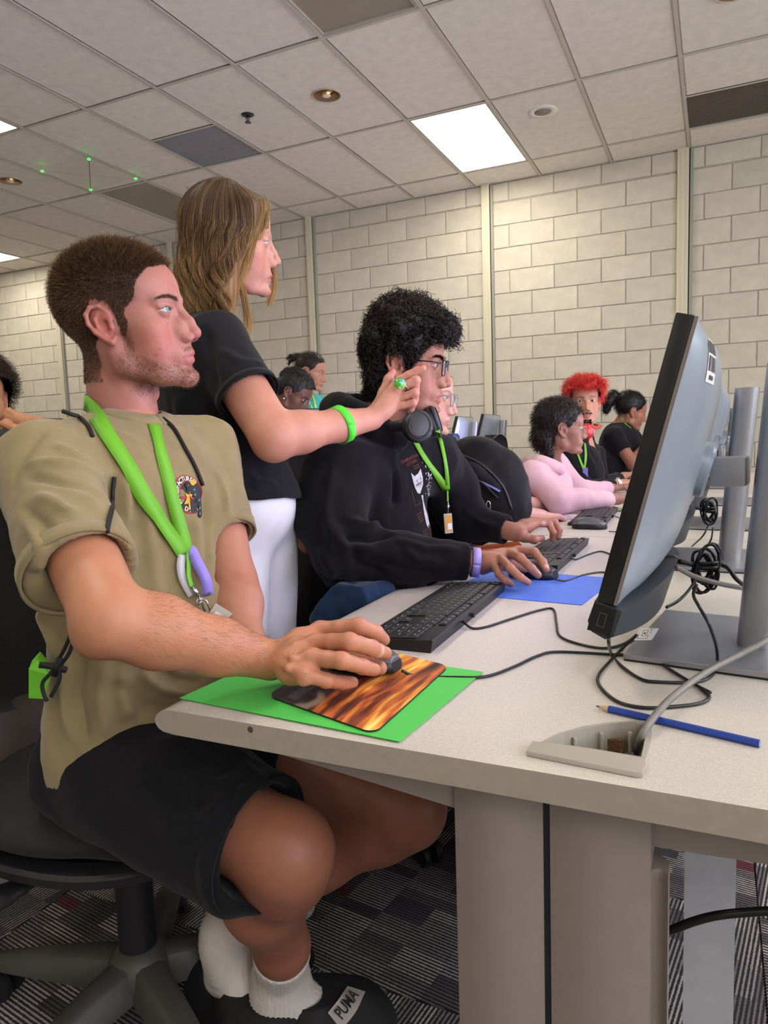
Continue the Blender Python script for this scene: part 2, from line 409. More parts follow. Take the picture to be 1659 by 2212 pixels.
# block wall
wb = struct(MB().box((X0, WY+.004, 0), (X1, WY+.12, CZ+.3)).build('wall_back', m_mortar))
def blockmesh(w, h=.1952, nm='brick'):
    b = MB(); x, z, i = w/2, h/2, .003
    v = [(-x, .02, -z), (x, .02, -z), (x, .02, z), (-x, .02, z), (-x, .001, -z), (x, .001, -z), (x, .001, z), (-x, .001, z), (-x+i, -.003, -z+i), (x-i, -.003, -z+i), (x-i, -.003, z-i), (-x+i, -.003, z-i)]
    f = [(8, 9, 10, 11)]+[(a, (a+1) % 4, (a+1) % 4+4, a+4) for a in range(4)]+[(a+4, (a+1) % 4+4, (a+1) % 4+8, a+8) for a in range(4)]
    return b.add(v, f).mesh(nm)
bmesh_ = blockmesh(.3984); bmesh_.materials.append(m_block)
JX, JZ = -1.748, CAMZ+2.0799
rest = MB(); top = blockmesh(.3984, .158); top.materials.append(m_block); nb = 0
for c in range(0, 16):
    z = JZ-(c-.5)*.2032
    for n in range(-24, 14):
        x = JX+(2*n+(c % 2)+1)*.2032
        if x < X0+.2 or x > X1-.2: continue
        zz = z if c else JZ+.0895
        if c < 13 and -9.15 < x < .75:
            o = link('brick', bmesh_ if c else top, None, wb); o.location = (x+random.uniform(-.001, .001), WY+random.uniform(-.0015, .0012), zz+random.uniform(-.0008, .0008)); o.rotation_euler = (random.uniform(-.004, .004), 0, random.uniform(-.003, .003)); nb += 1
        elif z > 0:
            h = .0976 if c else .079; rest.box((x-.1992, WY-.002, zz-h), (x+.1992, WY+.02, zz+h))
ro = rest.build('brickwork', m_block, wb); ro['kind'] = 'stuff'
# raceways on the wall
for q, xc in enumerate((-7.501, -5.66, -3.837, -1.96, -.282)):
    t = thing('wall_raceway', ['cream metal wall channel behind the crew-cut man, leftmost of five', 'cream wall channel just left of the blonde woman, second from the left', 'cream wall channel right of the blonde woman and behind the woman in turquoise', 'cream wall channel above the curly haired man, under the ceiling light', 'cream and grey wall channel above the silver monitor, rightmost of five'][q], 'wall channel', (xc, WY, 0))
    wdt = .038 if q < 4 else .045
    b = MB().box((xc-wdt, WY-.032, .02), (xc+wdt, WY-.004, CZ-.002), 0, .004)
    b.box((xc-wdt*.45, WY-.035, .02), (xc-wdt*.30, WY-.031, CZ-.002)); b.box((xc+wdt*.4, WY-.035, .02), (xc+wdt*.5, WY-.031, CZ-.002)); b.build('channel_cover', m_cream, t)
    MB().box((xc+wdt+.009, WY-.03, .02), (xc+wdt+.032, WY-.004, CZ-.012), 0, .003).build('side_strip', m_greystrip, t)
    MB().box((xc+wdt-.001, WY-.018, .02), (xc+wdt+.010, WY-.004, CZ-.012)).build('dark_joint', mat('dark_gap', '#24221f', .8), t)
# ceiling grid
GX, GY, TX, TY = -3.898, 3.819, .61, 1.22
ce = struct(MB().box((X0, Y0, CZ+.012), (X1, WY, CZ+.4)).build('ceiling', mat('plenum', '#8d857c', .9)))
LIT, UNLIT = [], []
for a in range(-4, 4):
    for b_ in range(-4, 3):
        gx = GX+(3+5*a)*TX; gy = GY+(1+2*b_)*TY
        if gx < X0+.3 or gx+TX > X1-.2 or gy < Y0+.3 or gy+TY > WY: continue
        (LIT if (a+b_) % 2 == 0 else UNLIT).append((round((gx-GX)/TX), round((gy-GY)/TY)))
GREY = (0, 0); DARK = (6, 1)
tmesh = MB()
def tilemesh(sx, sy):
    i = .006; x, y = sx-.026, sy-.026
    v = [(0, 0, .012), (x, 0, .012), (x, y, .012), (0, y, .012), (0, 0, .002), (x, 0, .002), (x, y, .002), (0, y, .002), (i, i, -.0025), (x-i, i, -.0025), (x-i, y-i, -.0025), (i, y-i, -.0025)]
    f = [(11, 10, 9, 8)]+[(a+4, (a+1) % 4+4, (a+1) % 4, a) for a in range(4)]+[(a+8, (a+1) % 4+8, (a+1) % 4+4, a+4) for a in range(4)]
    me = MB().add(v, f).mesh('ceiling_tile'); me.materials.append(m_tile); return me
T_full, T_half = tilemesh(TX, TY), tilemesh(TX, TY/2)
far = MB()
for i in range(-15, 13):
    for j in range(-8, 3):
        x, y = GX+i*TX, GY+j*TY
        if x < X0 or x+TX > X1 or y < Y0 or (i, j) in LIT or (i, j) in UNLIT: continue
        if i < -11 or i > 9 or j < -3:
            far.box((x+.013, y+.013, CZ-.002), (x+TX-.013, min(y+TY, WY)-.013, CZ+.01)); continue
        if j == 2:
            o = link('ceiling_tile', tilemesh(TX, WY-y+.012), None, ce); o.location = (x+.013, y+.013, CZ); continue
        if (i, j) == GREY:   # half grey grille, half tile
            o = link('ceiling_tile', T_half, None, ce); o.location = (x+.013, y+.013, CZ); continue
        if (i, j) == DARK:
            o = link('ceiling_tile', T_half, None, ce); o.location = (x+.013, y+.013, CZ); continue
        o = link('ceiling_tile', T_full, None, ce); o.location = (x+.013, y+.013, CZ+random.uniform(-.001, .001)); o.rotation_euler = (random.uniform(-.001, .001), random.uniform(-.002, .002), 0)
fo = far.build('tile_field', m_tile, ce); fo['kind'] = 'stuff'
for i in range(-11, 11):
    MB().box((GX+i*TX-.012, Y0, CZ-.008), (GX+i*TX+.012, WY, CZ-.0045)).box((GX+i*TX-.002, Y0, CZ-.0045), (GX+i*TX+.002, WY, CZ+.02)).build('grid_bar', m_grid, ce)
for j in range(-3, 3):
    MB().box((X0, GY+j*TY-.011, CZ-.0075), (X1, GY+j*TY+.011, CZ-.0045)).box((X0, GY+j*TY-.002, CZ-.0045), (X1, GY+j*TY+.002, CZ+.02)).build('grid_bar', m_grid, ce)
for (i, j) in (GREY, DARK):
    MB().box((GX+i*TX, GY+(j+.5)*TY-.009, CZ-.0072), (GX+(i+1)*TX, GY+(j+.5)*TY+.009, CZ-.004)).build('grid_bar', m_grid, ce)
MB().box((X0, WY-.022, CZ-.007), (X1, WY-.003, CZ-.003)).build('edge_angle', m_grid, ce)
m_lit = mat('lit_diffuser', '#ffffff', .5, emit=('#fff6e6', LIGHT_STRENGTH))
m_unlit = mat('unlit_diffuser', '#a39a89', .45, noise=(3, .08))
m_frame = mat('fixture_frame', '#bdb6ab', .4)
def fixture(i, j, lit, label):
    x, y = GX+i*TX+.014, GY+j*TY+.014; w_, l_ = TX-.028, TY-.028
    t = thing('ceiling_light', label, 'ceiling light', (x+w_/2, y+l_/2, CZ), None if label else None)
    b = MB()
    for lo, hi in (((x, y, CZ-.006), (x+.014, y+l_, CZ+.011)), ((x+w_-.014, y, CZ-.006), (x+w_, y+l_, CZ+.011)), ((x+.014, y, CZ-.006), (x+w_-.014, y+.014, CZ+.011)), ((x+.014, y+l_-.014, CZ-.006), (x+w_-.014, y+l_, CZ+.011))): b.box(lo, hi)
    b.build('frame', m_frame, t)
    z = -.0035 if lit else .004
    MB().box((x+.013, y+.013, CZ+z), (x+w_-.013, y+l_-.013, CZ+.0115)).build('diffuser', m_lit if lit else m_unlit, t)
    return t
special = {(3, 1): 'bright rectangular ceiling light above the block wall, right of centre', (-2, -1): 'bright ceiling light cut by the left edge of the photo, the nearer of two', (-7, 1): 'small bright ceiling light low at the left edge, the farther of two'}
for (i, j) in LIT:
    t = fixture(i, j, True, special.get((i, j), 'lit ceiling light outside the picture'))
    if (i, j) not in special: t['group'] = 'ceiling lights beyond the frame'
for (i, j) in UNLIT:
    lab = {(3, -1): 'unlit recessed ceiling panel cut off at the top edge', (-2, 1): 'unlit beige ceiling light panel left of the blonde woman'}.get((i, j), 'unlit ceiling light outside the picture')
    t = fixture(i, j, False, lab)
    if 'outside' in lab: t['group'] = 'unlit ceiling lights beyond the frame'
# grey grille and dark return
def panel(i, j, name, label, cat, col, slats, z):
    x, y = GX+i*TX+.012, GY+(j+.5)*TY+.012; t = thing(name, label, cat, (x+.29, y+.29, CZ))
    MB().box((x, y, CZ+z), (x+TX-.024, y+TY/2-.024, CZ+.011)).build('grille_face', mat(name+'_face', col, .6, bump=(400, .5)), t)
    n = 24; b = MB()
    for q in range(n):
        yy = y+.01+q*(TY/2-.044)/(n-1)
        b.box((x+.008, yy-.002, CZ+z-.003), (x+TX-.032, yy+.002, CZ+z))
    s_ = b.build('grille_slats', mat(name+'_slat', slats, .6), t); s_['kind'] = 'stuff'
panel(GREY[0], GREY[1], 'air_grille', 'square mid grey air grille in the ceiling left of the sprinkler', 'air grille', '#9a9a9e', '#a4a4a6', -.001)
panel(DARK[0], DARK[1], 'return_grille', 'dark brown return air panel at the right edge of the ceiling', 'air grille', '#6b6259', '#655c54', .004)
# downlights, speakers, sprinkler
m_gold = mat('gold_reflector', '#c89a66', .18, 1.0); m_trim = mat('white_trim', '#c9c0b2', .5)
for k, (px, py) in enumerate(((705, 204), (22, 389), (1585, -22))):
    c = onZ(px, py, CZ); t = thing('downlight', ['round gold-lined downlight left of the bright ceiling light', 'round gold-lined downlight at the left edge of the photo', 'round downlight at the top right edge, almost out of the photo'][k], 'downlight', c)
    MB().lathe([(.100, -.008), (.097, -.011), (.090, -.011), (.088, -.006), (.088, .0)], c, 40).build('trim_ring', m_trim, t, True)
    prof = []
    for q in range(5): prof += [(.086-q*.009, -.008+q*.0035), (.082-q*.009, -.0065+q*.0035)]
    b = MB().lathe([(.088, -.009), (.080, -.0065), (.066, -.004), (.05, -.0025), (.0, -.002)], c, 40); b.build('reflector', m_gold, t, True)
    MB().lathe([(0, -.018), (.02, -.0165), (.03, -.011), (.03, -.002)], c, 24).build('bulb', mat('bulb_glass', '#f0e2cf', .15, coat=1), t, True)
for k, (px, py) in enumerate(((1172, 240), (428, 403))):
    c = onZ(px, py, CZ); t = thing('ceiling_speaker', ['round flush ceiling speaker right of the bright ceiling light', 'round flush ceiling speaker left of the blonde woman'][k], 'speaker', c)
    MB().lathe([(.105, -.0025), (.103, -.007), (.06, -.008), (.058, -.006)], c, 40).build('speaker_ring', m_tile, t, True)
    MB().lathe([(.058, -.005), (.058, -.0075), (0, -.0085)], c, 32).build('speaker_mesh', mat('speaker_grey', '#8d8a86', .6), t, True)
c = onZ(535, 247, CZ); t = thing('fire_sprinkler', 'small dark fire sprinkler head in the ceiling', 'sprinkler', c)
MB().lathe([(.045, -.002), (.043, -.006), (.02, -.012), (.014, -.012)], c, 28).build('escutcheon', mat('sprinkler_grey', '#4a4846', .4, .6), t, True)
MB().lathe([(.008, -.012), (.008, -.03), (.005, -.05), (0, -.05)], c, 12).tube([c+(.014, 0, -.012), c+(.016, 0, -.034), c+(.003, 0, -.052)], .0022, 6).tube([c+(-.014, 0, -.012), c+(-.016, 0, -.034), c+(-.003, 0, -.052)], .0022, 6).lathe([(0, -.052), (.022, -.052), (.022, -.055), (0, -.056)], c, 16).build('deflector', mat('sprinkler_brass', '#6d6a66', .35, .8), t, True)
# ceiling sensor plate with green lamps
cs = [onZ(px, py, CZ-.06) for px, py in ((91, 370), (192, 344), (293, 386), (196, 410))]
t = thing('sensor_plate', 'clear square plate hanging under the ceiling with four green corner lights', 'ceiling sensor', np.mean(cs, 0))
b = MB(); b.add([p+(0, 0, dz) for dz in (0, .004) for p in cs], [(3, 2, 1, 0), (4, 5, 6, 7)]+[(i, (i+1) % 4, (i+1) % 4+4, i+4) for i in range(4)])
b.build('plate', mat('clear_plate', '#e8e2d8', .08, alpha=.16), t)
for p in cs: MB().lathe([(0, -.009), (.009, -.006), (.013, 0), (.011, .006), (0, .008)], p, 12).build('green_lamp', mat('green_led', '#3cff3c', .4, emit=('#35f03f', 3)), t, True)
MB().tube([cs[1]+(0, 0, -.003), cs[3]+(0, 0, -.003)], .003, 6).build('dark_rod', mat('thin_rod', '#5c5a54', .5), t)
MB().tube([cs[0]+(0, 0, -.001), cs[2]+(0, 0, -.001)], .0012, 5).build('wire', mat('thin_wire', '#a39b8f', .5), t)
for k in range(4): MB().tube([cs[k], cs[k]+(0, 0, .056)], .0012, 5).build('hanger', mat('thin_wire', '#a39b8f', .5), t)
# ================= desks =================
m_lam = mat('speckled_laminate', '#c6bfb4', .45, noise=(420, .10, 2), bump=(500, .15, .0005))
m_edge = mat('desk_edge', '#a2988a', .5, noise=(60, .05))
m_leg = mat('taupe_metal', '#8b8079', .55, noise=(40, .03), bump=(600, .15, .0005))
m_gap = mat('dark_gap', '#24221f', .8)
XF = -.637; YN = onZ(1000, 1640, DZ)[1]; XR = .34
def xfront(y, scallops):
    x = XF
    for yc, hw, dp in scallops:
        u = abs(y-yc)/hw
        if u < 1: x += dp*(1-u**6)**.6
    return x
def desktop(y0, y1, scallops, hole=None):
    prof = [(.030, 0), (.018, -.0008), (.009, -.004), (.003, -.009), (0, -.0155), (.001, -.021), (.005, -.026), (.012, -.0295), (.030, -.031)]
    ys = list(np.linspace(y0, y1, 60)); vs_ = []; n = len(prof)+2
    for y in ys:
        xf = xfront(y, scallops)
        row = [(XR, y, DZ)]+[(xf+a, y, DZ+z) for a, z in prof]+[(XR, y, DZ-.031)]
        vs_ += row
    b = MB(); fs = [(i*n+j, i*n+j+1, (i+1)*n+j+1, (i+1)*n+j) for i in range(len(ys)-1) for j in range(n)if j < n-1]
    fs += [(i*n+n-1, i*n, (i+1)*n, (i+1)*n+n-1) for i in range(len(ys)-1)]
    mi = [0 if (j == 0 or j <= 2) else 1 for i in range(len(ys)-1) for j in range(n-1)]+[1]*(len(ys)-1)
    b.add(vs_, fs); b.mi = mi; b.add(vs_[:n], [tuple(range(n-1, -1, -1))], 1); b.add(vs_[-n:], [tuple(range(n))], 1)
    me = b.mesh('desktop')
    bm = bmesh.new(); bm.from_mesh(me); bmesh.ops.remove_doubles(bm, verts=bm.verts, dist=1e-6); bmesh.ops.recalc_face_normals(bm, faces=bm.faces); bm.to_mesh(me); bm.free()
    if hole is not None:
        o = bpy.data.objects.new('tmp', me); COL.objects.link(o); cm = MB().prism(hole, DZ-.1, DZ+.05).mesh('cut'); c = bpy.data.objects.new('cut', cm); COL.objects.link(c)
        md = o.modifiers.new('b', 'BOOLEAN'); md.operation = 'DIFFERENCE'; md.object = c; md.solver = 'EXACT'
        dg = bpy.context.evaluated_depsgraph_get(); me2 = bpy.data.meshes.new_from_object(o.evaluated_get(dg)); bpy.data.objects.remove(o); bpy.data.objects.remove(c); me = me2
    return me
hp = [onZ(px, py, DZ) for px, py in ((1172, 1606), (1215, 1586), (1265, 1573), (1320, 1564), (1375, 1560), (1404, 1561), (1398, 1600), (1388, 1640), (1280, 1622))]
hole = [(p[0], p[1]) for p in hp]
SC = [(1.60, .20, .06)]
desk = thing('computer_desk', 'nearest desk end, pale speckled top with rounded edge and cable hole', 'desk', (-.15, YN, 0), 'row of joined computer desks')
me = desktop(YN, 2.245, SC, hole); dt = link('desktop', me, [m_lam, m_edge], desk); me.shade_smooth(); me.set_sharp_from_angle(angle=math.radians(30))
# near end: leg covers, gap strip, arms
def P68(px, py): return onY(px, py, YN+.035)
xa, xb, xc, xd = P68(983, 1900)[0], P68(1172, 1900)[0], P68(1187, 1900)[0], P68(1405, 1850)[0]
yl = YN+.035
def curved_cover(x0, x1, z0, z1, bulge, lip=0):
    n = 8; v = []
    for k in range(n+1):
        t = k/n; x = x0+(x1-x0)*t; y = yl-bulge*math.sin(math.pi*t)+.004
        v.append((x, y))
    poly = v+[(x1, yl+.05), (x0, yl+.05)]
    return MB().prism(poly, z0, z1)
curved_cover(xa, xb, .0, DZ-.034, .012).build('leg_cover', m_leg, desk, angle=30)
curved_cover(xc, xd, .0, DZ-.036, .010).build('leg_cover', m_leg, desk, angle=30)
MB().box((xb-.001, yl+.006, 0), (xc+.001, yl+.03, DZ-.032)).build('cable_channel', mat('dark_rubber', '#181c1e', .5), desk)
xe = P68(1442, 2000)[0]; zl = P68(1425, 1895)[2]
poly = [(xd-.002, yl+.005)]+[(xd+(xe-xd)*(.5-.5*math.cos(a)), yl+.004+.010*math.sin(a)) for a in np.linspace(0, math.pi, 9)]+[(xe, yl+.03), (xd-.002, yl+.05)]
MB().prism(poly, 0, zl).build('leg_lip', m_leg, desk, angle=30)
# cantilever arms
def arm(xi, xo, zi, zo, y0, y1, nm):
    z = DZ-.0315; return MB().add([(xi, y0, z), (xo, y0, z), (xo, y0, zo), (xi, y0, zi), (xi, y1, z), (xo, y1, z), (xo, y1, zo), (xi, y1, zi)], [(0, 1, 2, 3), (7, 6, 5, 4), (0, 4, 5, 1), (1, 5, 6, 2), (2, 6, 7, 3), (3, 7, 4, 0)]).build(nm, m_leg, desk)
arm(xa+.01, XF+.03, onY(985, 1757, yl)[2], DZ-.040, yl+.008, yl+.045, 'support_arm')
arm(xd-.01, XR-.02, onY(1450, 1862, yl)[2], onY(1640, 1862, yl)[2], yl+.02, yl+.05, 'support_arm')
MB().box((XF+.10, yl+.052, .52), (XF+.12, yl+.06, .53)).build('screw', m_gap, desk)
b = MB(); b.box((-.03, yl+.25, 0), (.03, yl+.29, DZ-.09)); b.build('inner_post', mat('lit_side_post', '#b9bbbe', .5, noise=(30, .08)), desk)  # whitish colour stands in for bluish light on the far leg
MB().box((-.012, yl+.29, .25), (.004, 2.2, DZ-.035)).build('modesty_panel', m_leg, desk)
MB().box((xa, 2.12, 0), (xe, 2.17, DZ-.034)).build('leg_cover', m_leg, desk)
MB().box((xa-.04, yl-.01, 0), (xe+.04, yl+.06, .018), 0, .004).build('foot', m_leg, desk)
# chip in the edge
c = onZ(541, 1574, DZ-.012)
MB().lathe([(0, -.0012), (.0035, -.001), (.0042, 0), (.0015, .0005), (0, .0005)], onY(541, 1576, YN)+(0, -.0002, 0), 7, ax=(0, -1, 0)).build('edge_chip', mat('chip', '#4b4238', .9), desk)
# cable grommet
g = thing('cable_grommet', 'open grey plastic cable grommet at the near desk end', 'grommet', (-.1, YN+.04, DZ-.02))
m_gr = mat('grommet_plastic', '#a39d90', .5)
def ring(poly, off):
    c = np.mean(poly, 0); return [tuple(c+(np.array(p)-c)*(1+off/np.linalg.norm(np.array(p)-c))) for p in poly]
o1, i1 = ring(hole, .004), ring(hole, -.0022); b = MB(); n = len(hole)
v = [(p[0], p[1], DZ+.0012) for p in o1]+[(p[0], p[1], DZ+.0016) for p in i1]+[(p[0], p[1], DZ-.034) for p in i1]+[(p[0], p[1], DZ+.0001) for p in o1]
for i in range(n):
    j = (i+1) % n; b.add([v[i], v[j], v[j+n], v[i+n]], [(0, 1, 2, 3)]); b.add([v[i+n], v[j+n], v[j+2*n], v[i+2*n]], [(0, 1, 2, 3)]); b.add([v[i+3*n], v[j+3*n], v[j], v[i]], [(0, 1, 2, 3)])
b.build('liner', m_gr, g)
lid = [onZ(px, py, DZ+.002)[:2] for px, py in ((1137, 1630), (1150, 1607), (1392, 1645), (1396, 1658), (1388, 1676), (1375, 1677))]
MB().prism([tuple(p) for p in lid], DZ+.0003, DZ+.006, b=.0015).build('lid_bar', m_gr, g, angle=35)
for px, py in ((1242, 1595), (1300, 1585), (1362, 1583)):
    p = onZ(px, py-14, DZ); MB().lathe([(.0022, -.028), (.0022, -.006), (.0016, -.005), (0, -.005)], (p[0], p[1]-.003, DZ), 8).build('rib', m_gr, g)
p = onZ(1300, 1612, DZ-.02); MB().box((p[0]-.02, p[1]+.012, DZ-.034), (p[0]+.022, p[1]+.020, DZ-.016)).build('raw_board_edge', mat('chipboard', '#6d5238', .95, noise=(300, .5)), g)
p = onZ(1380, 1600, DZ-.02); MB().box((p[0]-.012, p[1]+.012, DZ-.034), (p[0]+.006, p[1]+.018, DZ-.012)).build('raw_board_edge', mat('chipboard', '#6d5238', .95, noise=(300, .5)), g)
MB().box((min(p[0] for p in hole)-.01, min(p[1] for p in hole)-.01, DZ-.06), (max(p[0] for p in hole)+.01, max(p[1] for p in hole)+.01, DZ-.058)).build('dark_tray', m_gap, g)
# farther desks of the row
SC2 = [(2.35, .2, .05), (3.05, .22, .05)]
for k, (y0, y1) in enumerate(((2.249, 3.86), (3.864, 5.45))):
    d = thing('computer_desk', ['second desk of the row, under the keyboard and spare mouse', 'third desk of the row, in front of the ponytailed woman'][k], 'desk', (-.15, y0, 0), 'row of joined computer desks')
    me = desktop(y0, y1, [(y0+.4, .22, .05), (y0+1.15, .22, .05)]); link('desktop', me, [m_lam, m_edge], d); me.shade_smooth(); me.set_sharp_from_angle(angle=math.radians(30))
    for yy in (y0+.05, y1-.1): MB().box((-.25, yy, 0), (-.03, yy+.05, DZ-.031)).build('leg_cover', m_leg, d)
    MB().box((-.012, y0+.1, .25), (.004, y1-.1, DZ-.031)).build('modesty_panel', m_leg, d)
# row of desks further left (seen between the people)
for k, (x0, x1, y0, y1, lab) in enumerate(((-1.92, -1.30, .35, 2.0, 'pale desk of the middle row behind the chair of the man in tan'), (-1.92, -1.25, 2.03, 4.1, 'pale desk of the middle row under the monitor with the barcode sticker'), (-1.92, -1.15, 4.13, 6.2, 'pale desk of the middle row under the pair of far monitors'), (-3.35, -2.65, 1.5, 4.6, 'pale desk at the left, under the monitor by the curly haired student'))):
    d = thing('computer_desk', lab, 'desk', (x0, y0, 0))
    MB().box((x0, y0, DZ-.03), (x1, y1, DZ), 0, .006).build('desktop', m_lam, d)
    for yy in (y0+.1, y1-.15): MB().box((x0+.25, yy, 0), (x0+.5, yy+.05, DZ-.0301)).build('leg_cover', m_leg, d)
    MB().box((x0+.50, y0+.2, .12), (x0+.52, y1-.2, DZ-.0301)).build('modesty_panel', m_leg, d)
# ================= all-in-one monitors =================
m_blk = mat('black_plastic', '#0d0d0f', .35); m_dgrey = mat('dark_grey_plastic', '#2d3138', .42); m_alu = mat('silver_plastic', '#98a2af', .34, .35, bump=(900, .05, .0003))
m_stand = mat('stand_aluminium', '#9a9ba0', .38, .7, bump=(700, .06, .0003)); m_bzl = mat('bezel_line', '#8a7f78', .4, .5)
m_screen = mat('screen_lit', '#d8e4ff', .2, emit=('#dcd2ff', 4.0))
PB = Vector((-.118, 0, .118)); TILT = math.radians(14.5)   # panel bottom front corner line, local, above the desk
PU = np.array([math.sin(TILT), 0, math.cos(TILT)]); PN = np.array([math.cos(TILT), 0, -math.sin(TILT)])   # up along panel, towards the back
HW, PH = .272, .352
SWIV = 0.0
def pp(y, v, n):
    q = np.array(PB)+PU*v+PN*n+np.array([0, y, 0]); c, s = math.cos(SWIV), math.sin(SWIV); return np.array([c*q[0]-s*q[1]-.262*s, s*q[0]+c*q[1], q[2]])
def sw(v): c, s = math.cos(SWIV), math.sin(SWIV); return np.array([c*v[0]-s*v[1], s*v[0]+c*v[1], v[2]])
def slab(y0, y1, v0, v1, n0, n1, m_, name, par, bev=0):
    c = pp((y0+y1)/2, (v0+v1)/2, (n0+n1)/2); return MB().obox(c, sw((0, 1, 0)), sw(PU), sw(PN), (y1-y0)/2, (v1-v0)/2, (n1-n0)/2, 0, bev).build(name, m_, par, angle=35 if bev else None)
def make_monitor(label, screen=True):
    t = thing('desktop_monitor', label, 'monitor')
    slab(-HW, HW, 0, PH, 0, .020, m_blk, 'bezel', t, .002)
    slab(-HW+.001, HW-.001, .001, PH-.001, .0203, .0245, m_bzl, 'edge_line', t)
    slab(-HW+.012, HW-.012, .012, PH-.010, -.0008, -.0002, m_screen if screen else m_blk, 'screen', t)
    # bulged back shell
    b = MB(); ny, nv = 28, 22; V = []
    for i in range(nv+1):
        for j in range(ny+1):
            u = -1+2*j/ny; v = i/nv; e = (1-abs(u)**3.2)*(1-abs(2*v-1)**4)
            d = .0247+.044*max(e, 0)**.55*(1-.25*abs(u)**1.5)
            V.append(pp(u*(HW-.002), .002+v*(PH-.004), d))
    b.add(V, [(i*(ny+1)+j, (i+1)*(ny+1)+j, (i+1)*(ny+1)+j+1, i*(ny+1)+j+1) for i in range(nv) for j in range(ny)]).build('back_shell', m_alu, t, True)
    # chin / speaker bar
    sec = [(-.002, .0), (-.004, -.028), (.004, -.040), (.022, -.044), (.030, -.038), (.032, -.003)]
    b = MB(); n = len(sec); ys = np.linspace(-1, 1, 25); V = []
    for u in ys:
        g_ = (1-abs(u)**2.4); 
        for k, (nn, vv) in enumerate(sec):
            q = nn+(.042*g_ if k in (3, 4, 5) else 0); V.append(pp(u*HW, vv+(.03*g_ if k == 5 else 0)*1.0, q))
    b.add(V, [(i*n+k, (i+1)*n+k, (i+1)*n+(k+1) % n, i*n+(k+1) % n) for i in range(24) for k in range(n)]+[tuple(range(n)), tuple(24*n+k for k in range(n-1, -1, -1))]).build('speaker_bar', m_dgrey, t, angle=40)
    c = pp(-HW-.0007, -.021, .012); MB().obox(c, sw((0, 1, 0)), sw(PU), sw(PN), .0006, .018, .014, 0, .0005).build('port_cover', m_blk, t)
    f = MB()
    for dy, dn, h, w_ in ((.0, -.0042, .0085, .0004), (0, .0042, .0085, .0004), (.0085, 0, .0004, .0042), (-.0085, 0, .0004, .0042)): f.obox(c+sw(PU)*dy+sw(PN)*dn+sw((0, -.0010, 0)), sw((0, 1, 0)), sw(PU), sw(PN), .0004, h, w_)
    usb_ = f.build('usb_port', mat('port_grey', '#4a4d52', .4), t)
    tg_ = MB().obox(c+sw((0, -.0009, 0)), sw((0, 1, 0)), sw(PU), sw(PN), .0003, .0075, .0035).build('usb_tongue', mat('pure_black', '#020202', .8), usb_)
    # hub, arm, column, base
    hc = pp(0, .17, .062); MB().lathe([(.040, -.01), (.042, .004), (.042, .016), (.038, .020), (0, .020)], hc, 32, ax=sw(PN)).build('hinge_hub', m_alu, t, angle=40)
    a0 = pp(0, .17, .085); a1 = np.array([.020, 0, .262]); d = a1-a0; L_ = np.linalg.norm(d); d /= L_
    MB().obox((a0+a1)/2, d, (0, 1, 0), np.cross(d, (0, 1, 0)), L_/2, .030, .021, 0, .004).build('arm', m_stand, t, angle=35)
    # column leans back slightly
    lean = math.radians(4.5); cu = np.array([math.sin(lean), 0, math.cos(lean)]); b = MB(); n = 28; V = []
    for z in (0, .405):
        for k in range(n):
            a = 2*math.pi*k/n; ca, sa = math.cos(a), math.sin(a)
            V.append(np.array([.036, 0, .009])+cu*z+np.array([.026*np.sign(ca)*abs(ca)**.55, .037*np.sign(sa)*abs(sa)**.7, 0]))
    b.add(V, [(k, (k+1) % n, (k+1) % n+n, k+n) for k in range(n)]+[tuple(range(n-1, -1, -1)), tuple(range(n, 2*n))]).build('column', m_stand, t, angle=40)
    MB().box((-.120, -.143, .003), (.125, .143, .0105), 0, .001).build('base_plate', m_stand, t)
    MB().box((-.119, -.142, 0), (.124, .142, .003)).build('base_foot', m_blk, t)
    return t
mon2 = make_monitor('silver monitor hidden behind the nearest one, only its stand showing')
mon2.location = (-.005, 1.89, DZ); mon2.rotation_euler = (0, 0, math.radians(1))
SWIV = math.radians(7.5)
mon = make_monitor('large silver monitor seen from behind and the side, nearest the camera')
mon0 = mon2
mon.location = (.022, 1.165, DZ); mon.rotation_euler = (0, 0, math.radians(-8))
# labels on the nearest monitor only
def on_panel(y, v, n): return pp(y, v, n)
def shell_n(y, v):
    u = y/(HW-.002); vv = (v-.002)/(PH-.004); e = (1-abs(u)**3.2)*(1-abs(2*vv-1)**4); return .0247+.044*max(e, 0)**.55*(1-.25*abs(u)**1.5)
def sheet(y0, y1, v0, v1, off, n=6):
    V = [pp(y0+(y1-y0)*i/n, v0+(v1-v0)*j/n, shell_n(y0+(y1-y0)*i/n, v0+(v1-v0)*j/n)+off) for i in range(n+1) for j in range(n+1)]
    return V, [(i*(n+1)+j, i*(n+1)+j+1, (i+1)*(n+1)+j+1, (i+1)*(n+1)+j) for i in range(n) for j in range(n)]
def setchild(o, t): o.parent = t; o.matrix_parent_inverse = Matrix.Identity(4)
def make_sticker(t, y0, y1, v0, v1):
    o = MB().add(*sheet(y0, y1, v0, v1, .0006)).build('asset_sticker', mat('sticker_white', '#d6d6d6', .5)); setchild(o, t)
    b = MB(); w_ = y1-y0; h = v1-v0; b.add(*sheet(y0+w_*.03, y1-w_*.03, v0+h*.70, v0+h*.97, .0010)); x = y0+w_*.08
    while x < y1-w_*.1:
        q = random.choice((.0020, .0034, .0045))*w_/.05; b.add(*sheet(x, min(x+q, y1-w_*.08), v0+h*.28, v0+h*.64, .0010, 2)); x += q*1.9
    for k in range(7): b.add(*sheet(y0+w_*(.25+.07*k), y0+w_*(.29+.07*k), v0+h*.08, v0+h*.19, .0010, 1))
    o2 = b.build('barcode', mat('ink_dark', '#37302e', .6)); setchild(o2, o)
def setparL(o, t): setchild(o, t)
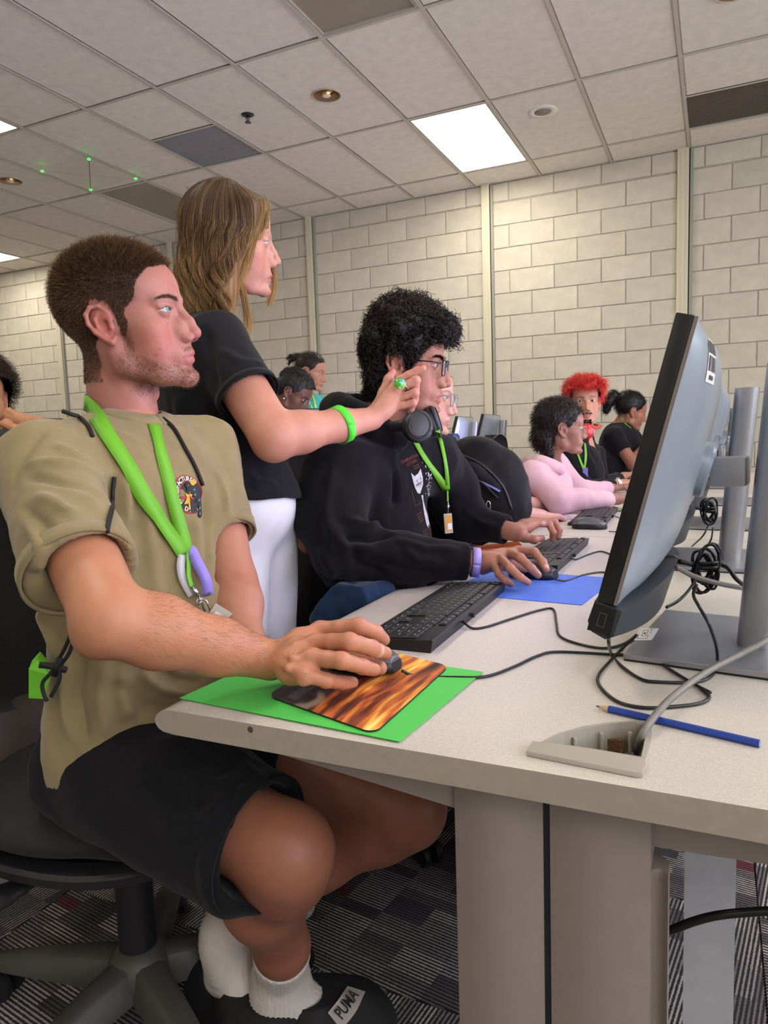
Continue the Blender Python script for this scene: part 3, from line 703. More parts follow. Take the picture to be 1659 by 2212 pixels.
# ================= people =================
def lens(s, c, hw, hh, dep, k=.0008, tilt=0, op='s'):
    c = np.array(c, float); m_ = hw+dep+.004; sl, G = s.sub(c-m_, c+m_)
    x, y, z = G[0]-c[0], G[1]-c[1], G[2]-c[2]; ct, st = math.cos(tilt), math.sin(tilt); x, z = x*ct+z*st, -x*st+z*ct
    R = (hw*hw+hh*hh)/(2*hh); o = R-hh
    d = np.maximum(np.maximum(np.sqrt(x*x+(z-o)**2), np.sqrt(x*x+(z+o)**2))-R, np.abs(y)-dep)
    s.op(sl, d.astype(np.float32), k, op)
HP = dict(res=.0018, jaw=1.0, chin=0, nose=1.0, nosew=1.0, noseup=0, lip=1.0, brow=1.0, cheek=1.0, neck=[(0, -.026, -.05), (0, -.046, -.16)], neckr=(.054, .058), open=0, eye=.0053, fem=0,
          gaze=(0, 1, 0), iris='#6f8fa0', skin='#c98f7a', lipc='#b0625c', blush=.5, stub=0, stubc='#5c4034', browc='#4a3426', browt=.0042, ear=1.0, wide=1.0, adam=1, lid=0, top=0, eyes=True, eyeclosed=0)
def head_local(**kw):
    p = dict(HP); p.update(kw); h = p['res']; f = Fld((-.095, -.125, -.185), (.095, .132, .145+p['top']), h); j = p['jaw']; W = p['wide']
    f.ell((0, -.014, .043), (.0745*W, .097, .086), 0)
    f.ell((0, .026, .045), (.062*W, .066, .056), .02)
    f.ell((0, .030, -.018), (.057*W, .058, .070), .02)
    f.ell((0, .038, -.052), (.044*j, .048, .046), .015)
    for s in (-1, 1):
        f.chain([(s*.054*j, -.010, -.030), (s*.050*j, .004, -.062), (s*.030*j, .048, -.084-p['chin']*.5), (s*.010, .078, -.093-p['chin'])], (.014, .017, .015, .014), .016)
        f.ell((s*.044*W, .049, -.014), (.019, .022, .018*p['cheek']), .020)
        f.ell((s*.040*j, .046, -.045), (.019, .026, .026), .020)
        f.cap((s*.010, .087, .026), (s*.042, .070, .030), .0085*p['brow'], .008*p['brow'], .010)
    f.ell((0, .0825, -.091-p['chin']), (.019*j, .0155, .0155), .010)
    f.ell((0, .074, -.056), (.030, .022, .024), .014)
    for s in (-1, 1):
        f.ell((s*.032, .094, .011), (.0155, .0125, .0105), .009, 's')
        f.ell((s*.079*W, .048, .040), (.010, .028, .026), .014, 's')
    n = p['nose']; nw = p['nosew']; nu = p['noseup']
    f.cap((0, .086, .020), (0, .096+.007*n, -.010), .0065, .0070*nw, .010)
    f.cap((0, .096+.007*n, -.010), (0, .097+.012*n, -.027+nu), .0070*nw, .0080*nw, .006)
    f.ell((0, .0975+.0125*n, -.0305+nu), (.0092*nw, .0088, .0082), .006)
    for s in (-1, 1):
        f.ell((s*.0120*nw, .0975, -.0355+nu*.6), (.0072*nw, .0105, .0072), .005); f.cap((s*.004, .104, -.033+nu), (s*.010*nw, .099, -.034+nu), .0055, .0055, .004)
        f.ell((s*.014, .086, -.020), (.010*nw, .014, .018), .010)
    for s in (-1, 1): f.cap((s*.0060*nw, .1020, -.0465+nu), (s*.0062*nw, .1010, -.0395+nu), .0026, .0022, .0015, 's')
    # mouth
    L = p['lip']; op = p['open']
    for s in (-1, 1):
        f.chain([(0, .0915, -.0585), (s*.006, .0925, -.0585), (s*.022, .0815, -.0645)], (.0052*L, .0052*L, .0022), .004)
        f.chain([(0, .0895, -.0708-op), (s*.010, .0880, -.0700-op), (s*.021, .0805, -.0655)], (.0062*L, .0058*L, .0022), .004)
        f.cap((0, .098, -.0642-op*.5), (s*.0225, .0850, -.0652), .0011+op*.55, .0009, .0022, 's')
    if op > .0015: f.ell((0, .0895, -.0610), (.013, .004, .0035), .001)
    f.ell((0, .0965, -.0815-op-p['chin']*.5), (.016, .0058, .0042), .008, 's')
    # eyes
    E = [(s*.0315, .0725, .0115) for s in (-1, 1)]
    for c, s in zip(E, (-1, 1)):
        f.ell(c, (.0140, .0138, .0135), .0035)
        f.cap((s*.019, .0835, .0185), (s*.044, .0745, .0175), .0026, .0024, .004)   # fold above the lid
        if p['eye'] > 0: lens(f, (c[0]+s*.001, c[1]+.010, c[2]-p['lid']), .0138, p['eye'], .012, tilt=s*.05)
    # ears
    for s in (-1, 1):
        e = p['ear']; ex = .0665*W
        def q(y, z, x): return (s*(ex+x*e), -.004+(y*.966+z*-.2)*e, .002+(z*.98+y*.15)*e)
        f.cap(q(-.002, 0, -.004), q(-.006, .002, .004), .018*e, .014*e, .006, sq=((1, 0, 0), .45))
        f.ell(q(-.005, .004, .007), (.0055*e, .0205*e, .0285*e), .005)
        f.chain([q(.010, .006, .004), q(.010, .020, .007), q(.002, .031, .011), q(-.011, .0325, .015), q(-.0215, .023, .018), q(-.0235, .008, .018), q(-.019, -.008, .016), q(-.010, -.021, .012), q(-.001, -.030, .009), q(.006, -.024, .006)], [v*e for v in (.003, .0034, .0036, .0036, .0038, .0038, .0036, .0044, .0058, .004)], .0025)
        f.chain([q(-.004, .020, .010), q(-.0125, .012, .0135), q(-.013, -.003, .013), q(-.006, -.015, .010)], [v*e for v in (.0022, .0028, .0028, .003)], .0025)
        f.ell(q(.000, -.002, .014), (.0085*e, .0075*e, .0105*e), .002, 's')
        f.chain([q(-.002, .026, .016), q(-.0145, .0215, .020), q(-.0185, .006, .021)], [v*e for v in (.0026, .0032, .0028)], .002, 's')
        f.cap(q(.0085, .002, .007), q(.008, -.008, .009), .003*e, .0038*e, .003)
    # neck
    a, b = p['neck']; ra, rb = p['neckr']
    f.cap(a, b, ra, rb, .022, sq=((1, 0, 0), .93))
    for s in (-1, 1): f.cap((s*.050, -.026, -.030), (s*.012+b[0], b[1]+.045, b[2]+.0), .011, .012, .014)
    if p['adam']: f.ell((0, a[1]*.4+b[1]*.6+ra+.004, a[2]*.45+b[2]*.55), (.009, .009, .013), .012)
    P, Q = f.mesh(1)
    x, y, z = P.T; ax = np.abs(x)
    c0 = np.array(srgb(p['skin'])); C = np.tile(c0, (len(P), 1))
    def mix(m_, col, amt=1):
        nonlocal C
        m_ = np.clip(m_*amt, 0, 1)[:, None]; C = C*(1-m_)+np.array(srgb(col) if isinstance(col, str) else col)*m_
    g = lambda cx, cy, cz, r: np.exp(-(((ax-cx)/r[0])**2+((y-cy)/r[1])**2+((z-cz)/r[2])**2))
    red = c0*np.array([1.06, .62, .62]); B = p['blush']
    mix(g(.045, .06, -.028, (.02, .03, .022)), red, B); mix(g(0, .115, -.032, (.014, .015, .012)), red, B*.6); mix(np.clip((ax-.068)/.004, 0, 1)*g(.08, -.006, .0, (.05, .026, .034)), red, B*.9)
    mix(g(0, .085, -.092, (.02, .02, .012)), red, B*.6); mix(g(.0, .09, .06, (.03, .03, .02)), red, B*.35)
    nz = vnoise(P, 90, 3)*.5+vnoise(P, 220, 5)*.5; C *= (1+.06*nz)[:, None]; mix(np.clip(vnoise(P, 260, 9)-.45, 0, 1)*4*g(.045, .06, -.04, (.035, .05, .05)), red*.72, B*.8); mix(np.clip(vnoise(P, 60, 19)+.1, 0, 1)*g(.05, .05, -.03, (.03, .05, .04)), red*.95, B*.7)
    if p['stub'] > 0:
        jawz = -.040-.030*np.clip((y-.02)/.05, 0, 1)
        m_ = np.clip((jawz-z)/.014, 0, 1)*np.clip((z+.112+p['chin'])/.012, 0, 1)*np.clip((y+.008)/.012, 0, 1)
        m_ = np.maximum(m_, np.exp(-((z+.0510)/.0040)**2)*(y > .082)*(ax < .024)); m_ = np.maximum(m_, np.clip((.030-y)/.008, 0, 1)*np.clip((y-.010)/.006, 0, 1)*(z < -.0)*(z > -.075)*(ax > .05))
        m_ = m_*(1-np.exp(-((z+.0655)/.0062)**2)*(ax < .024)*(y > .078)); mix(m_*(.65+.5*vnoise(P, 500, 2)), p['stubc'], p['stub'])
    lu = np.exp(-((z+.0590+ax*ax*9-.0*ax)/.0042)**4)*(ax < .0225)*(y > .080)*np.clip((.0225-ax)/.003, 0, 1); ll = np.exp(-((z+.0706+op-ax*ax*10)/.0050)**4)*(ax < .0215)*(y > .078)*np.clip((.0215-ax)/.003, 0, 1)
    mix(np.maximum(lu, ll), p['lipc'], .85)
    if op > .0015: mix(((np.abs(z+.0625) < .0025)*(ax < .012)*(y < .0925)*(y > .084))*1.0, '#d8d2c8', .8)
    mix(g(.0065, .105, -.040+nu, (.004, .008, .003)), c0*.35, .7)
    # lash line and brow
    for s, c in zip((-1, 1), E):
        if p['eye'] > 0:
            xr = (x-c[0]-s*.001)/.0138; zt = c[2]-p['lid']+p['eye']*(1-np.clip(xr*xr, 0, 1)); m_ = np.exp(-((z-zt-.0008)/.0016)**2)*(np.abs(xr) < 1.1)*(y > .074); mix(m_, '#2a1c16', .85)
            zt = c[2]-p['lid']-p['eye']*(1-np.clip(xr*xr, 0, 1)); mix(np.exp(-((z-zt)/.0012)**2)*(np.abs(xr) < 1.05)*(y > .074), '#6a4238', .5)
        else:
            xr = (x-c[0])/.0138; mix(np.exp(-((z-c[2]+.003-.003*xr*xr)/.0015)**2)*(np.abs(xr) < 1)*(y > .074), '#2a1c16', .9)
        t = np.clip((ax-.012)/.038, 0, 1); zb = .0265+.0085*np.sin(t*2.2)-.004*t; m_ = np.exp(-((z-zb)/(p['browt']*(1-.55*t)))**2)*(ax > .010)*(ax < .052)*(y > .045)*np.clip((ax-.010)/.004, 0, 1)*np.clip((.052-ax)/.006, 0, 1)
        mix(m_*(.8+.3*vnoise(P, 700, 4))*.6, p['browc'])
    parts = [(P, Q, C)]
    if p['eyes'] and p['eye'] > 0:
        for c in E:
            n, m2 = 20, 28; g_ = nrm(p['gaze']); u = nrm(np.cross((0, 0, 1), g_)); v_ = np.cross(g_, u); th = np.concatenate([np.linspace(0, .75, 12), np.linspace(.85, math.pi, 9)])
            V, K = [], []
            for t in th:
                for k in range(m2):
                    a_ = 2*math.pi*k/m2; d = g_*math.cos(t)+(u*math.cos(a_)+v_*math.sin(a_))*math.sin(t); r = .0124+.0006*math.exp(-(t/.4)**4)
                    V.append(np.array(c)+d*r)
                    K.append(srgb('#060505') if t < .17 else (np.array(srgb(p['iris']))*(1.15-.9*abs(t-.32)) if t < .46 else (srgb('#332e2c') if t < .50 else srgb('#bfb5ae'))))
            F_ = [(i*m2+k, (i+1)*m2+k, (i+1)*m2+(k+1) % m2, i*m2+(k+1) % m2) for i in range(len(th)-1) for k in range(m2)]
            parts.append((np.array(V), np.array(F_), np.array(K)))
    P, Q, C = merge(parts); return P, Q, C
def merge(parts):
    P, Q, C, n = [], [], [], 0
    for a in parts:
        P.append(a[0]); Q.append(a[1]+n); C.append(a[2]); n += len(a[0])
    return np.concatenate(P), np.concatenate(Q), np.concatenate(C)
def frame(fwd, up=(0, 0, 1), roll=0):
    """rows: right, forward, up of a head or body looking along fwd"""
    f = nrm(fwd); r = nrm(np.cross(f, up)); u = np.cross(r, f); 
    if roll: c, s = math.cos(roll), math.sin(roll); r, u = r*c+u*s, u*c-r*s
    return np.array([r, f, u])
class Pose:
    """head placement: local (x right, y forward, z up) to world"""
    def __init__(s, pos, fwd, scale=1.0, roll=0, up=(0, 0, 1)): s.o = np.array(pos, float); s.R = frame(fwd, up, roll); s.k = scale
    def w(s, p): return s.o+(np.atleast_2d(p)*s.k)@s.R if np.ndim(p) > 1 else s.o+(np.array(p)*s.k)@s.R
    def l(s, p): return ((np.array(p)-s.o)@s.R.T)/s.k
    def d(s, v): return np.array(v)@s.R
def inpoly(Y, Z, poly):
    r = np.zeros(len(Y), bool); n = len(poly)
    for i in range(n):
        y1, z1 = poly[i]; y2, z2 = poly[(i+1) % n]
        c = (z1 > Z) != (z2 > Z); t = Y < (y2-y1)*(Z-z1)/((z2-z1) if z2 != z1 else 1e-9)+y1; r ^= (c & t)
    return r
SCALP = [(.094, .070), (.078, .074), (.060, .068), (.052, .048), (.046, .034), (.030, .030), (.026, .004), (.020, -.018), (.013, -.016), (.012, .022), (.004, .040), (-.020, .042), (-.031, .020), (-.032, -.030), (-.040, -.080), (-.2, -.085), (-.2, .25), (.2, .25), (.2, .070)]
def strands(roots, dirs, length, nseg, rad, bend, cols, curl=0, curlf=60, tip=.25, grav=(0, 0, -1), rs=None, wid=None):
    """thin three-sided hairs; bend adds gravity droop, curl makes spirals"""
    n = len(roots); L = np.asarray(length) if hasattr(length, '__len__') else np.full(n, length); rs = rs or rng
    P = np.zeros((n, nseg+1, 3)); P[:, 0] = roots; d = dirs/np.linalg.norm(dirs, axis=1)[:, None]; ph = rs.uniform(0, 6.28, n)
    a = np.cross(d, [0.3, 0.5, 0.8]); a /= np.linalg.norm(a, axis=1)[:, None]; b = np.cross(d, a); fr = curlf*rs.uniform(.7, 1.3, n)
    step = L/nseg; pos = roots.copy()
    for i in range(1, nseg+1):
        d = d+np.array(grav)*bend; d /= np.linalg.norm(d, axis=1)[:, None]; pos = pos+d*step[:, None]
        t = i/nseg; ang = ph+fr*L*t*1.0; rad_ = curl*np.minimum(1, t*2)
        P[:, i] = pos+(a*(np.cos(ang)-np.cos(ph))[:, None]+b*(np.sin(ang)-np.sin(ph))[:, None])*rad_
    return tubes(P, rad, tip, cols)
def tubes(P, rad, tip, cols):
    n, m, _ = P.shape; m -= 1
    T = np.gradient(P, axis=1); T /= np.linalg.norm(T, axis=2)[:, :, None]+1e-12
    u = np.cross(T, np.array([.31, .77, .55])); u /= np.linalg.norm(u, axis=2)[:, :, None]+1e-9; v = np.cross(T, u)
    w_ = np.linspace(1, tip, m+1)[None, :, None]*(rad[:, None, None] if hasattr(rad, '__len__') else rad)
    V = np.stack([P+u*w_*math.cos(q)+v*w_*math.sin(q) for q in (0, 2.094, 4.189)], 2)   # n,m+1,3,3
    idx = np.arange(n*(m+1)*3).reshape(n, m+1, 3); Q = []
    for k in range(3): Q.append(np.stack([idx[:, :-1, k], idx[:, :-1, (k+1) % 3], idx[:, 1:, (k+1) % 3], idx[:, 1:, k]], -1).reshape(-1, 4))
    return V.reshape(-1, 3), np.concatenate(Q), np.repeat(cols, (m+1)*3, axis=0)
m_skin = mat('skin', '#c98f7a', .48, attr=True, sss=.10, noise=(60, .035, 5), bump=(420, .28, .0006), spec=.4)
def hairmat(name, rough=.45): return mat(name, '#3a2a20', rough, attr=True, spec=.35)
m_hair = hairmat('hair_strands')
def cloth(name, col, bumpsc=900, rough=.9, amt=.06, st=.35, sheen=.15): return mat(name, col, rough, noise=(24, amt, 5), bump=(bumpsc, st, .0006), spec=.2, sheen=sheen)
def finger(f, pts, r0, r1, k=.004, kn=1.08):
    """four joints: knuckle, two bends, tip; r tapers, joints slightly thicker"""
    pts = [np.array(p) for p in pts]; r = np.linspace(r0, r1, len(pts))
    for i in range(len(pts)-1):
        m_ = (pts[i]+pts[i+1])/2; ra, rb = r[i]*kn if i else r[i], r[i+1]*(kn if i+1 < len(pts)-1 else 1); rm = (r[i]+r[i+1])/2*.97
        f.cap(pts[i], m_, ra, rm, k); f.cap(m_, pts[i+1], rm, rb, k)
def nailcol(P, C, tip, prev, up, col, r=.0085):
    """tints the nail on the back of a fingertip"""
    tip = np.array(tip); d = nrm(tip-np.array(prev)); n = nrm(np.array(up)-d*np.dot(up, d)); s = np.cross(d, n)
    q = P-(tip+n*r*.6-d*.001); m_ = (np.exp(-((q@d)/(r*.75))**4-((q@s)/(r*.66))**4)*((q@n) > -r*.15))[:, None]; return C*(1-m_)+np.array(srgb(col))*m_
def skincol(P, base, seed=1, red=.0):
    c0 = np.array(srgb(base)); n = vnoise(P, 25, seed)*.5+vnoise(P, 80, seed+1)*.3+vnoise(P, 260, seed+2)*.2
    return c0*(1+np.stack([.05*n, .10*n, .10*n], 1))
def person(label, cat='person', loc=(0, 0, 0), group=None): return thing('person', label, cat, loc, group)
def body_object(par, parts, name='body'):
    P, Q, C = merge(parts); return link(name, npmesh(name, P, Q, C), m_skin, par)
def bvh_of(P, Q): return BVHTree.FromPolygons([Vector(p) for p in P], [tuple(int(i) for i in q) for q in Q])
def hitpx(bv, px, py, off=.0015, fb=None):
    r = Vector(ray(px, py)).normalized(); h = bv.ray_cast(Vector(CAM), r)
    if h[0] is None:
        if fb is None: raise ValueError('no surface at %s,%s' % (px, py))
        return np.array(at(px, py, fb)), nrm(-np.array(r))
    n = np.array(h[1]); n = n if n @ np.array(r) < 0 else -n
    return np.array(h[0])+n*off, n
def ribbon(pts, nors, width, thick=.0009, mi=0, b=None):
    """flat strap: points, surface normals, width"""
    b = b or MB(); pts = [np.array(p) for p in pts]; n = len(pts); V = []
    wd = width if hasattr(width, '__len__') else [width]*n
    for i in range(n):
        t = nrm(pts[min(i+1, n-1)]-pts[max(i-1, 0)]); s = nrm(np.cross(t, nors[i])); m_ = np.cross(s, t)
        for sx, sz in ((-1, -1), (1, -1), (1, 1), (-1, 1)): V.append(pts[i]+s*sx*wd[i]/2+m_*sz*thick/2)
    b.add(V, [(i*4+k, i*4+(k+1) % 4, (i+1)*4+(k+1) % 4, (i+1)*4+k) for i in range(n-1) for k in range(4)]+[(3, 2, 1, 0), ((n-1)*4, (n-1)*4+1, (n-1)*4+2, (n-1)*4+3)], mi); return b
def resample(P, n):
    P = np.array(P); s = np.r_[0, np.cumsum(np.linalg.norm(np.diff(P, axis=0), axis=1))]; t = np.linspace(0, s[-1], n); return np.stack([np.interp(t, s, P[:, i]) for i in range(3)], 1)
def pxribbon(bv, pix, width, off=.0016, n=24, fb=1.0, sm=2, **k):
    pp_ = spline([(a, b, 0) for a, b in pix], 8); pp_ = resample(pp_, n); H = [hitpx(bv, q[0], q[1], off, fb) for q in pp_]
    P = np.array([h[0] for h in H]); N = np.array([h[1] for h in H])
    for _ in range(sm):
        N[1:-1] = (N[:-2]+N[1:-1]*2+N[2:])/4; P[1:-1] = P[1:-1]*.6+.2*(P[:-2]+P[2:])
    N /= np.linalg.norm(N, axis=1)[:, None]; return ribbon(P+N*.0004, N, width, **k), P, N
def decal(bv, shapes, o, ux, uy, off=.0012):
    """lays flat 2D shapes (verts, faces, material index) on a surface, cast along the pattern's normal"""
    n = nrm(np.cross(ux, uy)); b = MB()
    for v, f, mi in shapes:
        V = []
        for q in v:
            p = np.array(o)+np.array(ux)*q[0]+np.array(uy)*q[1]; h = bv.ray_cast(Vector(p+n*.12), Vector(-n)); 
            V.append(np.array(h[0])+n*(off+(q[2] if len(q) > 2 else 0)) if h[0] is not None else p)
        b.add(V, f, mi)
    return b
# ================= office chairs =================
m_mesh = mat('dark_mesh_fabric', '#1f1c1c', .85, noise=(200, .1), bump=(220, .8, .002), sheen=.05); m_seatf = mat('seat_fabric', '#141112', .9, bump=(500, .5, .001), sheen=.03)
m_cgrey = mat('chair_grey_plastic', '#45433f', .5, bump=(300, .1)); m_cdark = mat('chair_dark_plastic', '#1b1a1c', .5)
def make_chair(label, group='dark office chairs'):
    """local: faces +X, origin on the floor under the column"""
    t = thing('office_chair', label, 'chair', group=group)
    f = Fld((-.34, -.30, .40), (.32, .30, .56), .008)
    f.ell((.0, 0, .478), (.255, .250, .050), 0); f.box((0, 0, .478), (.19, .19, .036), None, .03, rnd=.03); P, Q = f.mesh(2); link('seat_cushion', npmesh('seat_cushion', P, Q), m_seatf, t)
    b = MB(); n = 40; prof = [(.90, .425), (1.005, .437), (1.02, .452), (1.0, .458), (.86, .447)]
    V = [(.254*r*math.copysign(abs(math.cos(a))**.8, math.cos(a)), .248*r*math.copysign(abs(math.sin(a))**.8, math.sin(a)), z-.010*(r > .95)) for r, z in prof for a in np.linspace(0, 2*math.pi, n, endpoint=False)]
    b.add(V, [(i*n+k, i*n+(k+1) % n, (i+1)*n+(k+1) % n, (i+1)*n+k) for i in range(4) for k in range(n)]+[tuple(range(n-1, -1, -1))]).build('seat_pan', m_cdark, t, angle=50)
    MB().box((-.09, -.06, .385), (.09, .06, .430), 0, .012).build('tilt_mechanism', m_cdark, t)
    # backrest: curved shell
    b = MB(); nu, nv = 20, 20
    def bp(u, v, d):
        hw = .235*(1-.10*v*v)*((1-abs(2*v-1)**5)**.25 if abs(2*v-1) < 1 else 0)*1.0; y = u*max(hw, .05); x = -.245-.05*v+.055*u*u-.018*math.sin(v*math.pi); return (x-d, y, .595+.455*v)
    for s_, d in ((0, 0), (1, .030)):
        V = [bp(-1+2*j/nu, i/nv, d*(1-.6*abs(-1+2*j/nu)**4)) for i in range(nv+1) for j in range(nu+1)]; F_ = [(i*(nu+1)+j, i*(nu+1)+j+1, (i+1)*(nu+1)+j+1, (i+1)*(nu+1)+j) for i in range(nv) for j in range(nu)]
        b.add(V, [tuple(reversed(q)) for q in F_] if s_ else F_)
    o = (nu+1)*(nv+1); rim = [j for j in range(nu+1)]+[i*(nu+1)+nu for i in range(1, nv+1)]+[nv*(nu+1)+j for j in range(nu-1, -1, -1)]+[i*(nu+1) for i in range(nv-1, 0, -1)]
    b.add([], []); b.f += [(rim[k], rim[(k+1) % len(rim)], rim[(k+1) % len(rim)]+o, rim[k]+o) for k in range(len(rim))]; b.mi += [0]*len(rim); b.build('backrest', m_mesh, t, True)
    for s_ in (-1, 1): MB().tube(spline([(-.08, s_*.10, .435), (-.20, s_*.15, .445), (-.275, s_*.165, .52), (-.290, s_*.165, .62), (-.305, s_*.15, .74)], 6), .019, 10, flat=.7).build('back_support', m_cgrey, t, True)
    MB().tube([(0, 0, .30), (0, 0, .39)], .015, 16).build('gas_piston', mat('piston_metal', '#6b6a6c', .25, .9), t, True)
    MB().lathe([(.030, .10), (.034, .14), (.033, .30), (.029, .302), (.029, .325), (.018, .33)], (0, 0, 0), 24).build('column_cover', m_cdark, t, angle=35)
    MB().lathe([(.045, .075), (.060, .095), (.055, .125), (.036, .15)], (0, 0, 0), 24).build('base_hub', m_cgrey, t, True)
    for k in range(5):
        a = 2*math.pi*k/5+.768; c, s_ = math.cos(a), math.sin(a)
        def L(x, y, z): return (c*x-s_*y, s_*x+c*y, z)
        V = []; st = [(.03, .036, .075, .135), (.10, .034, .073, .128), (.20, .028, .070, .110), (.28, .024, .068, .094), (.315, .018, .068, .084)]
        for x, w_, z0, z1 in st: V += [L(x, -w_, z0), L(x, w_, z0), L(x, w_*.72, z1-.006), L(x, w_*.4, z1), L(x, -w_*.4, z1), L(x, -w_*.72, z1-.006)]
        lg_ = MB().add(V, [(i*6+q, (i+1)*6+q, (i+1)*6+(q+1) % 6, i*6+(q+1) % 6) for i in range(4) for q in range(6)]+[(5, 4, 3, 2, 1, 0), tuple(24+q for q in range(6))]).build('base_leg', m_cgrey, t, angle=50)
        w1 = MB(); 
        for y in (-.017, .017): w1.lathe([(.012, -.009), (.027, -.008), (.029, 0), (.027, .008), (.012, .009)], L(.30, y, .029), 18, ax=(-s_, c, 0))
        w1.box((-.010, -.010, 0), (.010, .010, .03)) if False else None
        w1.tube([L(.30, 0, .03), L(.30, 0, .075)], .008, 8); w1.build('caster', m_cdark, lg_, angle=40)
    MB().tube(spline([(.02, -.05, .405), (.0, -.16, .402), (-.03, -.22, .392)], 5), .007, 8).build('lever_arm', m_cdark, t)
    return t
ch1 = make_chair('dark office chair under the man in tan')
f = Fld((-.12, -.36, .36), (.08, -.18, .43), .004); f.ell((-.035, -.255, .392), (.030, .050, .010), 0); f.ell((-.02, -.215, .395), (.018, .03, .009), .01); P, Q = f.mesh(1); o = link('lever_paddle', npmesh('lever_paddle', P, Q), m_cdark, ch1)
ch1.location = (-.955, .915, 0); ch1.rotation_euler = (0, 0, math.radians(4))
ch2 = dup(ch1, label='dark office chair behind the man in the black hoodie'); ch2.location = (-.885, 1.73, 0); ch2.rotation_euler = (0, 0, math.radians(-6))
ch3 = dup(ch1, label='dark office chair with the black backpack on its back'); ch3.location = (-.77, 2.52, 0); ch3.rotation_euler = (0, 0, math.radians(-4))
# ================= things on the desk =================
m_key = mat('keyboard_key', '#17181b', .5); m_case = mat('keyboard_case', '#141518', .45, bump=(900, .1, .0003)); m_legend = mat('key_legend', '#b9bcc0', .6)
KW = .019
def keymesh(w, d=1.0):
    x, y = w*KW/2-.0009, d*KW/2-.0009; i = .0016; v = [(-x, -y, 0), (x, -y, 0), (x, y, 0), (-x, y, 0), (-x, -y, .0025), (x, -y, .0025), (x, y, .0025), (-x, y, .0025), (-x+i, -y+i*.7, .0046), (x-i, -y+i*.7, .0046), (x-i, y-i*1.2, .0044), (-x+i, y-i*1.2, .0044)]
    f = [(8, 9, 10, 11)]+[(a, (a+1) % 4, (a+1) % 4+4, a+4) for a in range(4)]+[(a+4, (a+1) % 4+4, (a+1) % 4+8, a+8) for a in range(4)]; return v, f
_km = {}
def kmesh(w, d):
    if (w, d) not in _km: me = MB().add(*keymesh(w, d)).mesh('key'); me.materials.append(m_key); _km[(w, d)] = me
    return _km[(w, d)]
def keyboard(label, group='black keyboards'):
    """local: x to the keyboard's right, y away from the typist, z up; 0.442 x 0.127"""
    t = thing('keyboard', label, 'keyboard', group=group)
    W_, D_ = .442, .129
    pr = [(-D_/2, .004), (-D_/2+.001, .010), (-D_/2+.012, .0125), (D_/2-.012, .0195), (D_/2-.001, .0205), (D_/2, .0185), (D_/2-.004, 0), (-D_/2+.004, 0)]
    V = [(sx*W_/2, y, z) for sx in (-1, 1) for y, z in pr]; n = len(pr)
    MB().add(V, [(k, k+n, (k+1) % n+n, (k+1) % n) for k in range(n)]+[tuple(range(n)), tuple(2*n-1-k for k in range(n))]).build('case', m_case, t)
    sl = math.atan2(.007, D_-.024)
    def topz(y): return .0125+(y+D_/2-.012)*math.tan(sl)
    leg = MB()
    def put(x, y, w=1, d=1, lg=True):
        """x,y in key units from the left/bottom of the block"""
        X_ = -W_/2+.008+(x+w/2)*KW; Y_ = -D_/2+.0125+(y+d/2)*KW*.93; o = bpy.data.objects.new('key', kmesh(w, d)); COL.objects.link(o); o.parent = t; o.location = (X_, Y_, topz(Y_)-.0005); o.rotation_euler = (sl, 0, 0)
        if lg and w < 3:
            z = topz(Y_)+.0043
            for q in range(2): leg.add([(X_-.0045+q*.0034, Y_+.0006, z), (X_-.0025+q*.0034, Y_+.0006, z), (X_-.0025+q*.0034, Y_+.0031, z+.00015), (X_-.0045+q*.0034, Y_+.0031, z+.00015)], [(0, 1, 2, 3)])
    rows = [([1.25, 1.25, 1.25, 6.25, 1.25, 1.25, 1.25, 1.25], 0), ([2.25]+[1]*10+[2.75], 1), ([1.75]+[1]*11+[2.25], 2), ([1.5]+[1]*12+[1.5], 3), ([1]*13+[2], 4)]
    for ws, y in rows:
        x = 0
        for w_ in ws: put(x, y, w_); x += w_
    for x in (0, 2, 3, 4, 5, 6.5, 7.5, 8.5, 9.5, 11, 12, 13, 14): put(x, 5.35, 1, .75)
    for x in (15.25, 16.25, 17.25): put(x, 4, 1); put(x, 3, 1); put(x, 5.35, 1, .75); put(x, 0, 1)
    put(16.25, 1, 1)
    for x in (18.5, 19.5, 20.5):
        for y in (1, 2, 3, 4): put(x, y, 1)
    put(18.5, 0, 2); put(20.5, 0, 1); put(21.5, 0, 1, 2); put(21.5, 2, 1, 2); put(21.5, 4, 1)
    o = leg.build('key_legends', m_legend, t)
    MB().lathe([(.004, 0), (.004, .006)], (.02, D_/2-.001, .010), 10, ax=(0, 1, 0)).build('cable_exit', m_case, t)
    return t
kb = keyboard('black keyboard nearest the camera, left end behind the tan-shirted man\'s hand')
# typist faces +X: local x (right) is world -Y, local y (away) is world +X
def place_kb(o, near_far, label=None, turn=0):
    """near_far: world points of the numpad-side back corner and the escape-side back corner, at desk height"""
    a, b_ = near_far; d = nrm(a-b_); rz = math.atan2(d[1], d[0]); c = (a+b_)/2; y_ = V3(-math.sin(rz), math.cos(rz), 0); pos = c-y_*.0645; o.location = (pos[0], pos[1], DZ); o.rotation_euler = (0, 0, rz)
    if label: o['label'] = label
    return V3(*o.location), rz
k1a = onZ(935, 1412, DZ); k1b = onZ(1088, 1262, DZ+.020)
m_ = (k1a[:2]+k1b[:2])/2; 
def kbends(c, az, L=.442): d = V3(math.cos(az), math.sin(az), 0); c = V3(c[0], c[1], DZ); return c-d*L/2, c+d*L/2
A1 = k1a; B1 = k1a+nrm(V3(k1b[0]-k1a[0], k1b[1]-k1a[1], 0))*.442
kp1, kr1 = place_kb(kb, (A1, B1))
